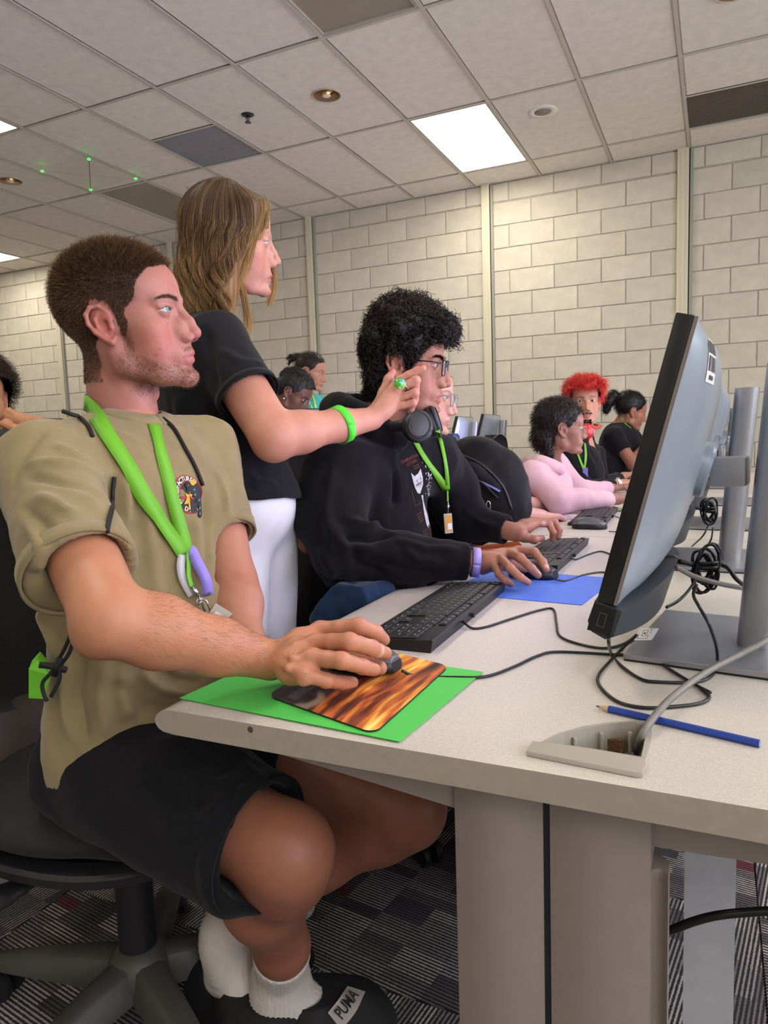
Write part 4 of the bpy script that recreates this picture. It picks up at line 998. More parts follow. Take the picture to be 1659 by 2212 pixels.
k2a = onZ(1205, 1240, DZ); k2b = onZ(1272, 1163, DZ+.02); kb2 = dup(kb, group='black keyboards'); A2 = k2a; B2 = k2a+nrm(V3(k2b[0]-k2a[0], k2b[1]-k2a[1], 0))*.442
kp2, kr2 = place_kb(kb2, (A2, B2), 'black keyboard under the left hand of the hoodie man')
k3a = onZ(1310, 1137, DZ); k3b = onZ(1338, 1092, DZ+.02); kb3 = dup(kb, group='black keyboards'); kp3, kr3 = place_kb(kb3, (k3a, k3a+nrm(V3(k3b[0]-k3a[0], k3b[1]-k3a[1], 0))*.442), 'black keyboard lying free behind the spare mouse')
kb4 = dup(kb, group='black keyboards'); kq = onZ(1392, 1058, DZ); kp4, kr4 = place_kb(kb4, (kq+V3(.05, 0, 0), kq+V3(.04, .442, 0)), 'black keyboard farthest along the row, under the red-haired man\'s hand')
def mouse_mesh(r=.0016):
    """local: x forward, y left, z up; bottom at 0"""
    f = Fld((-.068, -.042, -.004), (.068, .042, .046), r)
    f.ell((-.012, 0, .010), (.047, .031, .029), 0); f.ell((.018, 0, .008), (.040, .0295, .022), .015); f.ell((-.03, 0, .008), (.027, .029, .022), .012)
    f.plane((0, 0, .001), (0, 0, -1)); f.plane((.052, 0, .012), nrm(V3(1, 0, .25)), 0)
    for s in (-1, 1): f.ell((s*0-.002, s*.045, .004), (.034, .016, .013), .008, 's')
    return f.mesh(2)
mP, mQ = mouse_mesh()
def mouse(label, loc, rz, m_top, group='black computer mice'):
    t = thing('computer_mouse', label, 'mouse', group=group)
    z = mP[:, 2]; fc = mP[mQ].mean(1); top = fc[:, 2] > (.015+.0025*np.cos(fc[:, 0]*20))
    for nm, m_, mm in (('shell', top, m_top), ('underbody', ~top, m_case)):
        q = mQ[m_]; u, inv = np.unique(q, return_inverse=True); link(nm, npmesh(nm, mP[u], inv.reshape(q.shape)), mm, t)
    MB().tube([(.030+.006*math.cos(a), 0, .0225+.006*math.sin(a)) for a in np.linspace(0, 2*math.pi, 14)], .003, 8, caps=False).build('scroll_wheel', mat('wheel_rubber', '#2a2a2c', .7), t, True)
    MB().box((.012, -.0004, .0265), (.026, .0004, .0320)).build('button_split', mat('pure_black', '#020202', .8), t)
    t.location = tuple(loc); t.rotation_euler = (0, 0, rz); return t
m_mtop = mat('mouse_grey', '#55575a', .35, bump=(900, .1, .0003)); m_mblack = mat('mouse_black', '#1d1d20', .4)
pad_z = DZ+.0045
c1 = onZ(775, 1445, DZ+.008); mouse('grey and black mouse under the hand of the man in tan', (c1[0]+.003, c1[1]+.012, pad_z+.0030), math.radians(-5), m_mtop)
c2 = onZ(1155, 1246, DZ+.004); mouse('black mouse under the right hand of the man in the hoodie', (c2[0]-.004, c2[1]+.01, DZ+.0012), math.radians(-12), m_mblack)
c3 = onZ(1273, 1141, DZ+.004); mouse('spare black mouse standing alone behind the keyboard of the hoodie man', (c3[0], c3[1]+.02, DZ), math.radians(-3), m_mtop)
c4 = onZ(1372, 1086, DZ+.004); mouse('black mouse under the hand of the girl in pink', (c4[0]+.03, c4[1]+.02, DZ), 0, m_mblack)
# folders
def sheetpoly(name, pts, z, th, m_, par, lift=None):
    b = MB(); n = len(pts); top = [(p[0], p[1], z+th+(lift[i] if lift else 0)) for i, p in enumerate(pts)]; bot = [(p[0], p[1], z+(lift[i] if lift else 0)) for i, p in enumerate(pts)]
    return b.add(top+bot, [tuple(range(n)), tuple(range(2*n-1, n-1, -1))]+[(i+n, (i+1) % n+n, (i+1) % n, i) for i in range(n)]).build(name, m_, par)
fg = thing('paper_folder', 'bright green paper folder under the mouse pad at the desk corner', 'folder', onZ(700, 1530, DZ))
fa, fb_, fc_ = onZ(388, 1507, DZ+.003), onZ(863, 1601, DZ+.003), onZ(1044, 1452, DZ+.002); fd = fa+(fc_-fb_)*1.0
m_fg = mat('green_card', '#4fc452', .6, noise=(40, .03), bump=(900, .1, .0003)); m_fb = mat('blue_card', '#5078d8', .6, noise=(40, .03), bump=(900, .1, .0003))
q4 = [fa, fb_, fc_, fd]; cc_ = sum(q4)/4
if np.cross(fb_-fa, fc_-fb_)[2] < 0: q4 = q4[::-1]
sheetpoly('back_cover', [cc_+(q-cc_)*.995+V3(-.001, .002, 0) for q in q4], DZ+.0003, .0006, m_fg, fg)
sheetpoly('inner_sheet', [cc_+(q-cc_)*.985 for q in q4], DZ+.0010, .0008, mat('pocket_green', '#379a3b', .7), fg)
sheetpoly('front_cover', q4, DZ+.0022, .0006, m_fg, fg, None)
fbl = thing('paper_folder', 'blue paper folder under the hoodie man\'s mouse', 'folder', onZ(1200, 1280, DZ))
ba, bb, bc = onZ(1257, 1307, DZ+.001), onZ(1333, 1249, DZ+.001), onZ(1070, 1290, DZ+.001); dr_ = nrm(ba-bc); bd = ba-dr_*.29; be = bb-dr_*.29
q4 = [bd, ba, bb, be]; q4 = q4 if np.cross(ba-bd, bb-ba)[2] > 0 else q4[::-1]
sheetpoly('back_cover', q4, DZ+.0003, .0005, m_fb, fbl); cc_ = sum(q4)/4; sheetpoly('front_cover', [cc_+(q-cc_)*.994 for q in q4], DZ+.0009, .0005, m_fb, fbl)
# mouse pad with a printed picture: dark stone at the left, fiery sunset
m_pad = bpy.data.materials.new('pad_print'); m_pad.use_nodes = True; nt = m_pad.node_tree; N_, L_ = nt.nodes, nt.links
a_ = N_.new('ShaderNodeAttribute'); a_.attribute_name = 'Col'; L_.new(a_.outputs['Color'], N_['Principled BSDF'].inputs['Base Color']); N_['Principled BSDF'].inputs['Roughness'].default_value = .55
pad = thing('mouse_pad', 'mouse pad printed with an orange and dark sunset picture on the green folder', 'mouse pad', onZ(775, 1510, DZ))
pa_, pb_, pc_ = onZ(577, 1502, DZ+.005), onZ(808, 1584, DZ+.005), onZ(970, 1438, DZ+.005); pd_ = pa_+(pc_-pb_)
def padpt(u, v): return pa_+(pb_-pa_)*u+(pd_-pa_)*v
nu_, nv_ = 120, 150; U, Vv = np.meshgrid(np.linspace(0, 1, nu_+1), np.linspace(0, 1, nv_+1), indexing='ij')
rad = .09; 
uu, vv_ = U.ravel(), Vv.ravel(); 
# round the corners by pulling corner points in
for cu_, cv_ in ((0, 0), (1, 0), (0, 1), (1, 1)):
    dx, dy = np.abs(uu-cu_), np.abs(vv_-cv_)*1.28; m_ = (dx < rad) & (dy < rad); ex, ey = rad-dx, rad-dy; L2 = np.hypot(ex, ey)+1e-9; mx_ = np.maximum(ex, ey); k_ = np.where(m_, mx_/L2, 1); nx, ny = rad-ex*k_, rad-ey*k_
    uu = np.where(m_, np.abs(cu_-nx), uu); vv_ = np.where(m_, np.abs(cv_-ny/1.28), vv_)
PP = np.array(pa_)+(pb_-pa_)[None]*uu[:, None]+(pd_-pa_)[None]*vv_[:, None]; PP[:, 2] = DZ+.0052
T3 = np.stack([uu, vv_, uu*0], 1)
def n2(su, sv, sd): return vnoise(T3*np.array([su, sv, 1]), 1, sd)
uw = uu+.03*np.sin(vv_*5)+.03*n2(4, 4, 12); T3 = np.stack([uw, vv_, uu*0], 1)
t_ = .46+.38*n2(13, 2.2, 1)+.24*n2(34, 5, 2)+.14*n2(80, 12, 7); streak = np.clip((n2(28, 2.5, 5)+.5*n2(60, 6, 6)), 0, 1)
ramp = [(0, '#2a1712'), (.32, '#7a3a22'), (.5, '#c4652c'), (.66, '#e39a3c'), (.82, '#f2c75a'), (1, '#f7e6a8')]
rc = np.array([srgb(c) for _, c in ramp]); rt = np.array([t for t, _ in ramp]); cl_ = np.stack([np.interp(np.clip(t_*.85+streak*.18, 0, 1), rt, rc[:, i]) for i in range(3)], 1)
dk = np.clip((.46-uu+.12*n2(7, 7, 4)-.10*vv_)/.05, 0, 1)*np.clip((.75-vv_)/.1, .0, 1); stone = np.array(srgb('#3a302e'))*(1+.5*n2(40, 30, 8))[:, None]; cl_ = cl_*(1-dk[:, None])+np.abs(stone)*dk[:, None]
pale = np.clip((.05-np.abs(uu-.36-.05*n2(8, 8, 3)))/.03, 0, 1)*np.clip((.24-vv_)/.05, 0, 1); cl_ = cl_*(1-pale[:, None]*.6)+np.array(srgb('#b9a78c'))*pale[:, None]*.6
st_ = ((np.abs(uu-.20-.0*vv_) < .045) & (vv_ > .05) & (vv_ < .4)) * .35; cl_ = cl_*(1-st_[:, None])+np.array(srgb('#877b76'))*st_[:, None]
ix = np.arange((nu_+1)*(nv_+1)).reshape(nu_+1, nv_+1); Qp = np.stack([ix[:-1, :-1], ix[1:, :-1], ix[1:, 1:], ix[:-1, 1:]], -1).reshape(-1, 4)
link('printed_top', npmesh('printed_top', PP, Qp, cl_), m_pad, pad)
edge = np.concatenate([ix[:, 0], ix[-1, 1:], ix[::-1, -1][1:], ix[0, ::-1][1:-1]]); ep = [tuple(PP[i]) for i in edge]
n_ = len(ep); MB().add([(x, y, DZ+.0051) for x, y, z in ep]+[(x, y, DZ+.0029) for x, y, z in ep], [(i, i+n_, (i+1) % n_+n_, (i+1) % n_) for i in range(n_)]+[tuple(range(n_)), tuple(range(2*n_-1, n_-1, -1))]).build('rubber_base', mat('dark_rubber', '#181c1e', .5), pad)
# pencils
def pencil(label, tip, end, col, r=.0038, z=DZ):
    t = thing('colored_pencil', label, 'pencil', (tip+end)/2); tip = V3(tip[0], tip[1], z+r); end = V3(end[0], end[1], z+r); d = nrm(end-tip)
    MB().tube([tip+d*.016, end], r, 6).build('barrel', mat('pencil_'+label.split()[0], col, .35), t)
    MB().tube([tip+d*.0045, tip+d*.016], [r*.38, r*.98], 10).build('sharpened_wood', mat('pencil_wood', '#c9a87d', .8), t)
    MB().tube([tip, tip+d*.0045], [r*.08, r*.38], 8).build('lead', mat('pencil_lead_'+label.split()[0], col, .5), t)
    MB().tube([end, end+d*.0004], r*.9, 6).build('end_face', mat('pencil_end', '#8f93a8', .6), t)
pencil('blue colored pencil lying behind the cable hole', onZ(1287, 1527, DZ+.003), onZ(1641, 1609, DZ+.003), '#1f3f96', .0042)
pencil('green colored pencil beside the girl in pink', onZ(1370, 1105, DZ+.003), onZ(1325, 1103, DZ+.003), '#4f9a2f', .0036)
# pad and phone
ph = thing('phone', 'orange phone case lying by the hoodie man\'s hands', 'phone', onZ(1080, 1180, DZ+.01)); pc0 = onZ(1070, 1182, DZ+.010)
MB().obox(pc0+V3(0, 0, -.001), nrm(V3(.9, .35, .10)), nrm(V3(-.35, .9, 0)), nrm(V3(-.1, 0, 1)), .070, .036, .0055, 0, .004).build('phone_case', mat('orange_silicone', '#ef7a3d', .5), ph, angle=40)
MB().obox(pc0+V3(.052, .012, .0058), nrm(V3(.9, .35, .10)), nrm(V3(-.35, .9, 0)), nrm(V3(-.1, 0, 1)), .012, .018, .0015, 0, .0012).build('camera_bump', mat('phone_dark', '#3c2018', .3), ph)
p3 = thing('mouse_pad', 'flat pale printed mouse pad beside the free keyboard', 'mouse pad', onZ(1225, 1115, DZ)); pz = onZ(1222, 1116, DZ)
MB().box((pz[0]-.09, pz[1]-.09, DZ), (pz[0]+.09, pz[1]+.09, DZ+.003), 0, .001).build('pad_sheet', mat('pad_pale', '#b9aeb6', .6, noise=(30, .5, 3)), p3)
# ---------------- cables ----------------
m_cable = mat('cable_black', '#151517', .4); m_greyc = mat('cable_grey', '#77716c', .45, noise=(60, .15))
def cable(label, pts, r=.0022, m_=None, name='cable', k=8, group=None):
    P = spline(pts, k); o = MB().tube(P, r, 8).build(name, m_ or m_cable, None, True); return tag(o, label, 'cable', group)
Zr = DZ+.0025
def px(*l, z=Zr): return [onZ(a, b, z if len(c_) == 0 else DZ+c_[0]) for a, b, *c_ in l]
cable('thin black mouse cable running from the mouse of the man in tan past the monitor', px((868, 1449, .012), (900, 1460), (985, 1463), (1050, 1461), (1110, 1440), (1160, 1417), (1205, 1408), (1330, 1414), (1400, 1416), (1450, 1448), (1500, 1478), (1535, 1496)), .0021)
cable('thin black cable looping from the nearest keyboard under the monitor', px((1000, 1343, .010), (1020, 1357), (1050, 1354), (1100, 1338), (1165, 1318), (1195, 1316), (1202, 1345), (1208, 1372), (1240, 1388), (1300, 1400), (1345, 1392), (1375, 1372, .004)), .0021)
cable('black cable hanging from the monitor into a loop on the desk', [at(1317, 1370, .90), at(1315, 1390, .885)]+px((1322, 1415), (1345, 1440), (1385, 1467), (1420, 1473), (1490, 1474), (1530, 1465), (1548, 1440), (1548, 1400, .03), (1532, 1350, .07), (1510, 1310, .09), (1498, 1285, .11), (1505, 1262, .125)), .0022)
cable('black cable crossing beneath the monitor and ending in a loop near the pencil', px((1375, 1372, .03), (1345, 1400), (1318, 1428), (1295, 1455), (1292, 1475), (1312, 1500), (1345, 1520), (1400, 1529), (1470, 1525), (1515, 1518), (1532, 1505), (1515, 1487)), .0022)
cable('thin black cable from the hoodie man\'s keyboard to the monitor', px((1229, 1204, .010), (1245, 1208), (1270, 1198), (1298, 1191), (1330, 1200), (1360, 1198), (1400, 1190)), .0020)
cable('thin black cable from the hoodie man\'s mouse across the blue folder', px((1200, 1252, .008), (1225, 1254), (1260, 1242), (1300, 1236), (1335, 1243), (1370, 1260)), .0020)
cable('thin black cable from the spare mouse', px((1316, 1148, .01), (1335, 1149), (1380, 1151)), .0018); cable('thin black cable of the free keyboard', px((1320, 1112, .01), (1345, 1120), (1390, 1123)), .0018)
# thick grey cable out of the grommet
g0 = onZ(1376, 1625, DZ-.035); cable('thick grey cable rising out of the cable hole past the monitor', [g0, onZ(1385, 1592, DZ+.002), onZ(1408, 1555, DZ+.012), onZ(1450, 1508, DZ+.016), onZ(1520, 1455, DZ+.022), onZ(1590, 1418, DZ+.030), onZ(1659, 1382, DZ+.045), onZ(1720, 1350, DZ+.05)], .0042, m_greyc)
cable('thick black power cable hanging beside the desk leg', [onY(1400, 2020, YN+.12), onY(1447, 2010, YN+.11), onY(1500, 1990, YN+.105), onY(1560, 1976, YN+.10), onY(1659, 1968, YN+.10), onY(1760, 1965, YN+.10)], .0046)
# coiled bundles behind the monitors
def bundle(label, c, s, seed):
    r_ = random.Random(seed); t = thing('cable_bundle', label, 'cables', c)
    for q in range(7):
        P = []; tilt = r_.uniform(-.35, .35); R1 = s*r_.uniform(.55, 1.0)
        for a in np.linspace(0, 2*math.pi*1.5, 26): P.append(c+RT*(math.cos(a)*R1*.48+tilt*math.sin(a)*R1)+FW*((q-2)*.004+r_.uniform(-.003, .003))+V3(0, 0, 1)*math.sin(a)*R1)
        MB().tube(spline(P, 2), .0022, 6).build('cable_loop', m_cable, t, True)
    P = [c+RT*math.cos(a)*s*.42+FW*math.sin(a)*s*.34+V3(0, 0, (a-3)*.0012) for a in np.linspace(0, 12.5, 40)]; MB().tube(P, .0024, 6).build('cable_wrap', m_cable, t, True)
    MB().tube([c+V3(0, 0, .0), c+V3(-.03, -.01, .01), c+V3(-.06, -.01, .012)], .004, 7).build('plug_lead', m_cable, t, True); MB().lathe([(.008, 0), (.009, .006), (.009, .02), (.005, .03)], c+V3(-.066, -.01, .013), 12, ax=(1, 0, 0)).build('plug', m_blk, t, True)
    return t
bundle('coiled bundle of black cables behind the nearest monitor', at(1525, 1228, 1.12), .040, 3)
bundle('coiled bundle of black cables behind the second monitor', at(1533, 1105, 1.85), .040, 5)
cable('black cable bundle strand drooping to the second monitor stand', [at(1540, 1215, 1.13), at(1570, 1225, 1.12), at(1590, 1250, 1.12), at(1612, 1268, 1.13)], .0036); cable('grey cable behind the nearest monitor', [at(1462, 1225, 1.05), at(1500, 1245, 1.08), at(1560, 1262, 1.12), at(1615, 1272, 1.15)], .0040, m_greyc)
cable('black cable from the bundle down to the monitor back', [at(1510, 1242, 1.11), at(1488, 1275, 1.08), at(1465, 1298, 1.05), at(1440, 1312, 1.03)], .0022)
for q, (a, b_) in enumerate((((1530, 1135), (1495, 1180)), ((1540, 1140), (1520, 1190)))): cable('thin black cable trailing from the farther cable bundle, strand %s' % ('left', 'right')[q], [at(*a, 1.85), at((a[0]+b_[0])/2+6, (a[1]+b_[1])/2, 1.84), onZ(*b_, DZ+.003)], .0022)
# more monitors in this row and in the farther rows
make_sticker(mon, -.215, -.160, .285, .335)
b = MB(); V_, F_ = sheet(-.0, .0, 0, 0, 0); 
st = MB(); bx_ = onZ(1392, 1378, DZ+.011)
lo_ = [onZ(a, b2, DZ+.0110) for a, b2 in ((1370, 1383), (1382, 1356), (1424, 1357), (1408, 1383))]; o = MB().add([*lo_], [(3, 2, 1, 0)] if np.cross(lo_[1]-lo_[0], lo_[2]-lo_[1])[2] < 0 else [(0, 1, 2, 3)]).build('instruction_sticker', mat('sticker_white', '#d6d6d6', .5), mon)
e0, e1 = lo_[3]-lo_[0], lo_[1]-lo_[0]; b = MB()
for u0, v0, u1, v1 in ((.1, .1, .7, .13), (.1, .1, .13, .5), (.67, .1, .7, .4), (.3, .3, .33, .8), (.3, .77, .6, .8), (.57, .3, .6, .8), (.3, .3, .6, .33), (.75, .5, .78, .9), (.62, .87, .9, .9), (.4, .45, .5, .6)): b.add([lo_[0]+e0*x+e1*y+V3(0, 0, .0003) for x, y in ((u0, v0), (u1, v0), (u1, v1), (u0, v1))], [(0, 1, 2, 3)])
b.build('sticker_drawing', mat('ink_dark', '#37302e', .6), mon)
def place_mon(x, y, rz, label, group=None):
    t = dup(mon0, label=label); t.location = (x, y, DZ); t.rotation_euler = (0, 0, math.radians(rz))
    if group: t['group'] = group
    return t
place_mon(.02, 2.60, -2, 'third silver monitor of the row, mostly hidden behind the nearest one'); place_mon(.03, 3.35, 2, 'fourth silver monitor of the row, hidden behind the nearest one'); place_mon(.02, 4.2, 0, 'fifth silver monitor of the row, hidden behind the nearest one')
def mon_at(pxl, py, d, rz, label, st=True):
    p = at(pxl, py, d); t = place_mon(p[0], p[1], rz, label, 'monitors of the rows farther back'); t.location.z = DZ
    return t
mf = [mon_at(1010, 960, 5.6, 6, 'silver monitor between the curly haired man and the backpack, left of the pair'), mon_at(1068, 960, 5.2, 4, 'silver monitor with a visible stand, right of the pair behind the backpack'),
      mon_at(735, 940, 3.15, -34, 'silver monitor with a barcode sticker in front of the woman with braids'), mon_at(155, 930, 3.3, 0, 'silver monitor behind the shoulder of the man in tan')]
make_sticker(mf[2], -.10, -.03, .285, .325)
# ---------- seated man in the tan T-shirt ----------

m_tan = cloth('tan_cotton', '#8b7b59', 700, .92, .10, .5)
m_blackcl = cloth('black_jersey', '#121215', 500, .92, .12, .5, .05)
m_green = mat('lanyard_green', '#69b022', .55, bump=(1500, .3, .0003)); m_cord = mat('black_cord', '#101114', .7)
m_chrome = mat('chrome', '#c9c9cc', .15, 1.0)
man = person('seated man with brown crew cut, tan T-shirt and black shorts, hand on the nearest mouse', loc=(-.93, .9, 0))
hp1 = Pose((-.846, .884, 1.2525), (.935, .325, .095), .960, 0, (0.10, -.14, 1))
P, Q, C = head_local(res=.0016, stub=.75, stubc='#6a4a38', neck=[(0, -.028, -.05), (0, -.050, -.165)], neckr=(.054, .058), gaze=(.05, 1, .10), iris='#6f8c98', skin='#ae7468', lipc='#a8605c', blush=.75, chin=.004, noseup=.001, nose=.90, nosew=1.1, ear=.93, lid=-.0005, eye=.0040, browt=.0046, browc='#6a4c38', jaw=1.02)
PL = P; jz = .0045*vnoise(PL, 70, 8)+.0025*vnoise(PL, 200, 9); SC1 = [(.094, .080), (.080, .083), (.066, .078), (.054, .062), (.047, .044), (.040, .030), (.030, .024), (.025, .002), (.020, -.018), (.013, -.016), (.012, .022), (.004, .040), (-.020, .042), (-.031, .020), (-.032, -.030), (-.040, -.080), (-.2, -.085), (-.2, .25), (.2, .25), (.2, .080)]; sc_ = inpoly(PL[:, 1]+jz, PL[:, 2]+jz, SC1) & (PL[:, 2] > -.09); m_ = (sc_ & ~((np.abs(PL[:, 0]) > .0745) & (PL[:, 2] < .034) & (PL[:, 1] > -.034)))
hc = np.array(srgb('#33241b')); fade = np.clip((PL[:, 2]+.085)/.05, 0, 1)*.92*m_
C = C*(1-fade[:, None])+hc*fade[:, None]
Wp = hp1.w(P); NR = normals(Wp, Q)
headpart = (Wp, Q, C)
# short hair
ok = np.where(m_ & (np.random.default_rng(1).random(len(P)) < .62))[0]; r_ = np.random.default_rng(5)
ok = np.concatenate([ok, ok[r_.random(len(ok)) < .3]]); n_ = len(ok)
Lz = PL[ok, 2]; ln = (.0035+.0085*np.clip((Lz-.010)/.09, 0, 1)**.8)*r_.uniform(.6, 1.35, n_)
dr = NR[ok]*.9+hp1.d(V3(0, .35, .15))*np.clip((Lz[:, None]-.04)/.08, 0, 1)+hp1.d(V3(0, -.25, -.75))*np.clip((.075-Lz[:, None])/.1, 0, 1)+r_.normal(0, .20, (n_, 3))
ca = np.array(srgb('#3a291d')); cb_ = np.array(srgb('#97744e')); tt = r_.random(n_)[:, None]**2
hcol = ca*(1-tt)+cb_*tt
a = strands(Wp[ok]+r_.normal(0, .0008, (n_, 3)), dr, ln, 3, .00034, .12, hcol)
# sideburn, beard and brow hairs
bz = -.040-.030*np.clip((PL[:, 1]-.02)/.05, 0, 1)
bm_ = ((PL[:, 2] < bz) & (PL[:, 2] > -.116) & (PL[:, 1] > .004) & ~((np.abs(PL[:, 0]) < .024) & (PL[:, 2] > -.078) & (PL[:, 1] > .07)))
bm_ |= (PL[:, 1] > .010) & (PL[:, 1] < .028) & (PL[:, 2] < .0) & (PL[:, 2] > -.06) & (np.abs(PL[:, 0]) > .05)
bm_ |= (np.abs(PL[:, 2]+.0505) < .0028) & (PL[:, 1] > .084) & (np.abs(PL[:, 0]) < .022)
ob = np.where(bm_ & (r_.random(len(PL)) < .22))[0]; nb_ = len(ob)
b2 = strands(Wp[ob], NR[ob]*.6+hp1.d(V3(0, .25, -.8))+r_.normal(0, .25, (nb_, 3)), r_.uniform(.002, .0048, nb_), 2, .00022, .1, np.array(srgb('#6b4a32'))*r_.uniform(.5, 1.5, (nb_, 1)))
ax_ = np.abs(PL[:, 0]); tb = np.clip((ax_-.012)/.038, 0, 1); zb = .0265+.0085*np.sin(tb*2.2)-.004*tb
oe = np.where((np.abs(PL[:, 2]-zb) < .0036*(1-.5*tb)) & (ax_ > .011) & (ax_ < .050) & (PL[:, 1] > .05))[0]; oe = np.repeat(oe, 2); ne = len(oe)
sgn = np.sign(PL[oe, 0])[:, None]
b3 = strands(Wp[oe]+r_.normal(0, .0006, (ne, 3)), NR[oe]*.35+(sgn*hp1.R[0][None])*.9+hp1.d(V3(0, -.1, .35)), r_.uniform(.004, .007, ne), 2, .00022, .05, np.array(srgb('#4a3524'))*r_.uniform(.6, 1.5, (ne, 1)))
hv, hq, hcl = merge([(a[0], a[1], a[2]), (b2[0], b2[1], b2[2]), (b3[0], b3[1], b3[2])])
o = link('hair', npmesh('hair', hv, hq, hcl), m_hair, man); o['label'] = 'short brown crew cut and stubble'
# --- right arm and hand (world) ---
sR, sL = V3(-.870, .725, 1.035), V3(-.850, 1.050, 1.045)
eR = at(238, 1338, .835); wR = onZ(578, 1424, .778)
K = [onZ(692, 1360, .806), onZ(682, 1388, .806), onZ(676, 1420, .798), onZ(656, 1455, .783)]
FI = [[K[0], onZ(775, 1352, .815), onZ(812, 1367, .800), onZ(829, 1382, .783)],
      [K[1], onZ(755, 1386, .815), onZ(803, 1400, .798), onZ(832, 1411, .780)],
      [K[2], onZ(738, 1427, .798), onZ(783, 1440, .781), onZ(808, 1447, .768)],
      [K[3], onZ(705, 1470, .770), onZ(738, 1475, .758), onZ(762, 1474, .753)]]
lo = np.minimum(eR, K[3])-.10; hi = np.maximum(FI[0][3], K[0])+.08
f = Fld((-.98, .47, .715), (-.30, 1.0, 1.12), .0022)
m1 = eR+(wR-eR)*.28
f.cap(sR, eR+V3(0, 0, .0), .050, .0405, .02)
f.chain([eR, m1, eR+(wR-eR)*.65, wR], (.0395, .0420, .0335, .0260), .02)
f.ell(eR+V3(-.016, -.010, -.020), (.020, .020, .020), .02)
# wrist is flatter than wide
up_h = nrm(V3(-.05, -.45, .9)); 
for i, k in enumerate(K):
    w0 = wR+(k-wR)*.12+V3(0, 0, -.004); f.chain([w0, w0+(k-w0)*.55+V3(0, 0, .002), k-V3(0, 0, .004)], (.0165, .0150, .0118), .012)
f.cap(K[0]+(wR-K[0])*.25-V3(0, 0, .014), K[3]+(wR-K[3])*.3-V3(0, 0, .006), .011, .012, .014)
for i, fi in enumerate(FI):
    r0 = (.0112, .0113, .0106, .0094)[i]; finger(f, fi, r0, r0*.80, .004)
    f.ell(K[i]+V3(-.001, -.001, .0035), (.0095, .0095, .0070), .008)
    tn = [onZ(640, 1372, .803), onZ(640, 1400, .803), onZ(632, 1428, .797), onZ(622, 1450, .787)][i]; f.chain([wR+(tn-wR)*.45+V3(0, 0, .006), tn+V3(0, 0, .0035), K[i]+V3(0, 0, .003)], (.0035, .0033, .003), .007)
th = [wR+V3(.035, .035, -.004), wR+V3(.062, .060, -.008), wR+V3(.100, .072, -.014), wR+V3(.130, .070, -.020)]
f.chain(th, (.019, .0145, .0110, .0095), .010)
P, Q = f.mesh(1); C = skincol(P, '#ba7f60', 11)
for fi in FI:
    C = nailcol(P, C, fi[3]+V3(0, 0, .002), fi[2], V3(.3, -.3, 1), '#d9a596', .0078)
kk = np.min([np.linalg.norm(P-q, axis=1) for fi in FI for q in fi[:3]], axis=0); w_ = np.exp(-(kk/.012)**2)[:, None]*.5; C = C*(1-w_)+np.array(srgb('#c9756a'))*w_*1.0
arm_r = (P, Q, C)
# --- left arm ---
eL = at(498, 1262, 1.19); wL = at(528, 1395, 1.10)
f = Fld((-.95, .85, .60), (-.45, 1.30, 1.12), .004)
f.cap(sL, eL, .052, .042, .02); f.chain([eL, eL+(wL-eL)*.35, wL, wL+(wL-eL)*.35], (.041, .042, .030, .026), .02)
P, Q = f.mesh(1); arm_l = (P, Q, skincol(P, '#b47a62', 13))
# --- legs ---
hipR, hipL = V3(-.88, .80, .575), V3(-.88, .99, .575)
kR = at(618, 1838, .955); aR = at(606, 2105, 1.235); kL = at(872, 1742, 1.09); aL = at(492, 2010, 1.29)
f = Fld(np.minimum.reduce([hipR, aR, aL, kR])-.12, np.maximum.reduce([hipL, kL, kR, aR])+.13, .005)
f.cap(hipR, kR, .082, .058, .03); f.cap(hipL, kL, .082, .056, .03)
for k, a_ in ((kR, aR), (kL, aL)):
    d = a_-k; f.chain([k, k+d*.12, k+d*.36+V3(-.032, 0, .004), k+d*.72, a_], (.055, .054, .060, .040, .031), .03)
f.ell(kR+V3(.018, -.004, -.004), (.028, .030, .038), .04); f.ell(kL+V3(.020, 0, .0), (.028, .030, .038), .04)
P, Q = f.mesh(1); legs = (P, Q, skincol(P, '#94604b', 17))  # leg skin darker than the arms: under-desk shade put into the colour
# hidden trunk keeps the body in one piece
f = Fld((-1.12, .68, .50), (-.68, 1.14, 1.14), .008)
f.chain([V3(-.86, .9, .60), V3(-.84, .9, .80), V3(-.86, .9, .98), V3(-.865, .89, 1.08)], (.095, .09, .10, .055), .05); f.cap(sR, sL, .042, .042, .04); f.cap(hipR, hipL, .07, .07, .04)
P, Q = f.mesh(1); trunk = (P, Q, skincol(P, '#c4866c', 19))
body_object(man, [headpart, arm_r, arm_l, legs, trunk])
Pa, Qa = arm_r[0], arm_r[1]; Na = normals(Pa, Qa); ta_ = ((Pa-eR)@(wR-eR))/((wR-eR)@(wR-eR)); oa = np.where((ta_ > .12) & (ta_ < 1.0) & (Na[:, 2] > -.5))[0]; r2_ = np.random.default_rng(77); oa = r2_.choice(oa, 1500)
va = strands(Pa[oa], Na[oa]*.45+nrm(wR-eR)*.8+r2_.normal(0, .25, (1500, 3)), r2_.uniform(.004, .011, 1500), 2, .00011, .1, np.array(srgb('#6b4a34'))*r2_.uniform(.6, 1.4, (1500, 1)), rs=r2_)
o = link('arm_hair', npmesh('arm_hair', *va), m_hair, man)
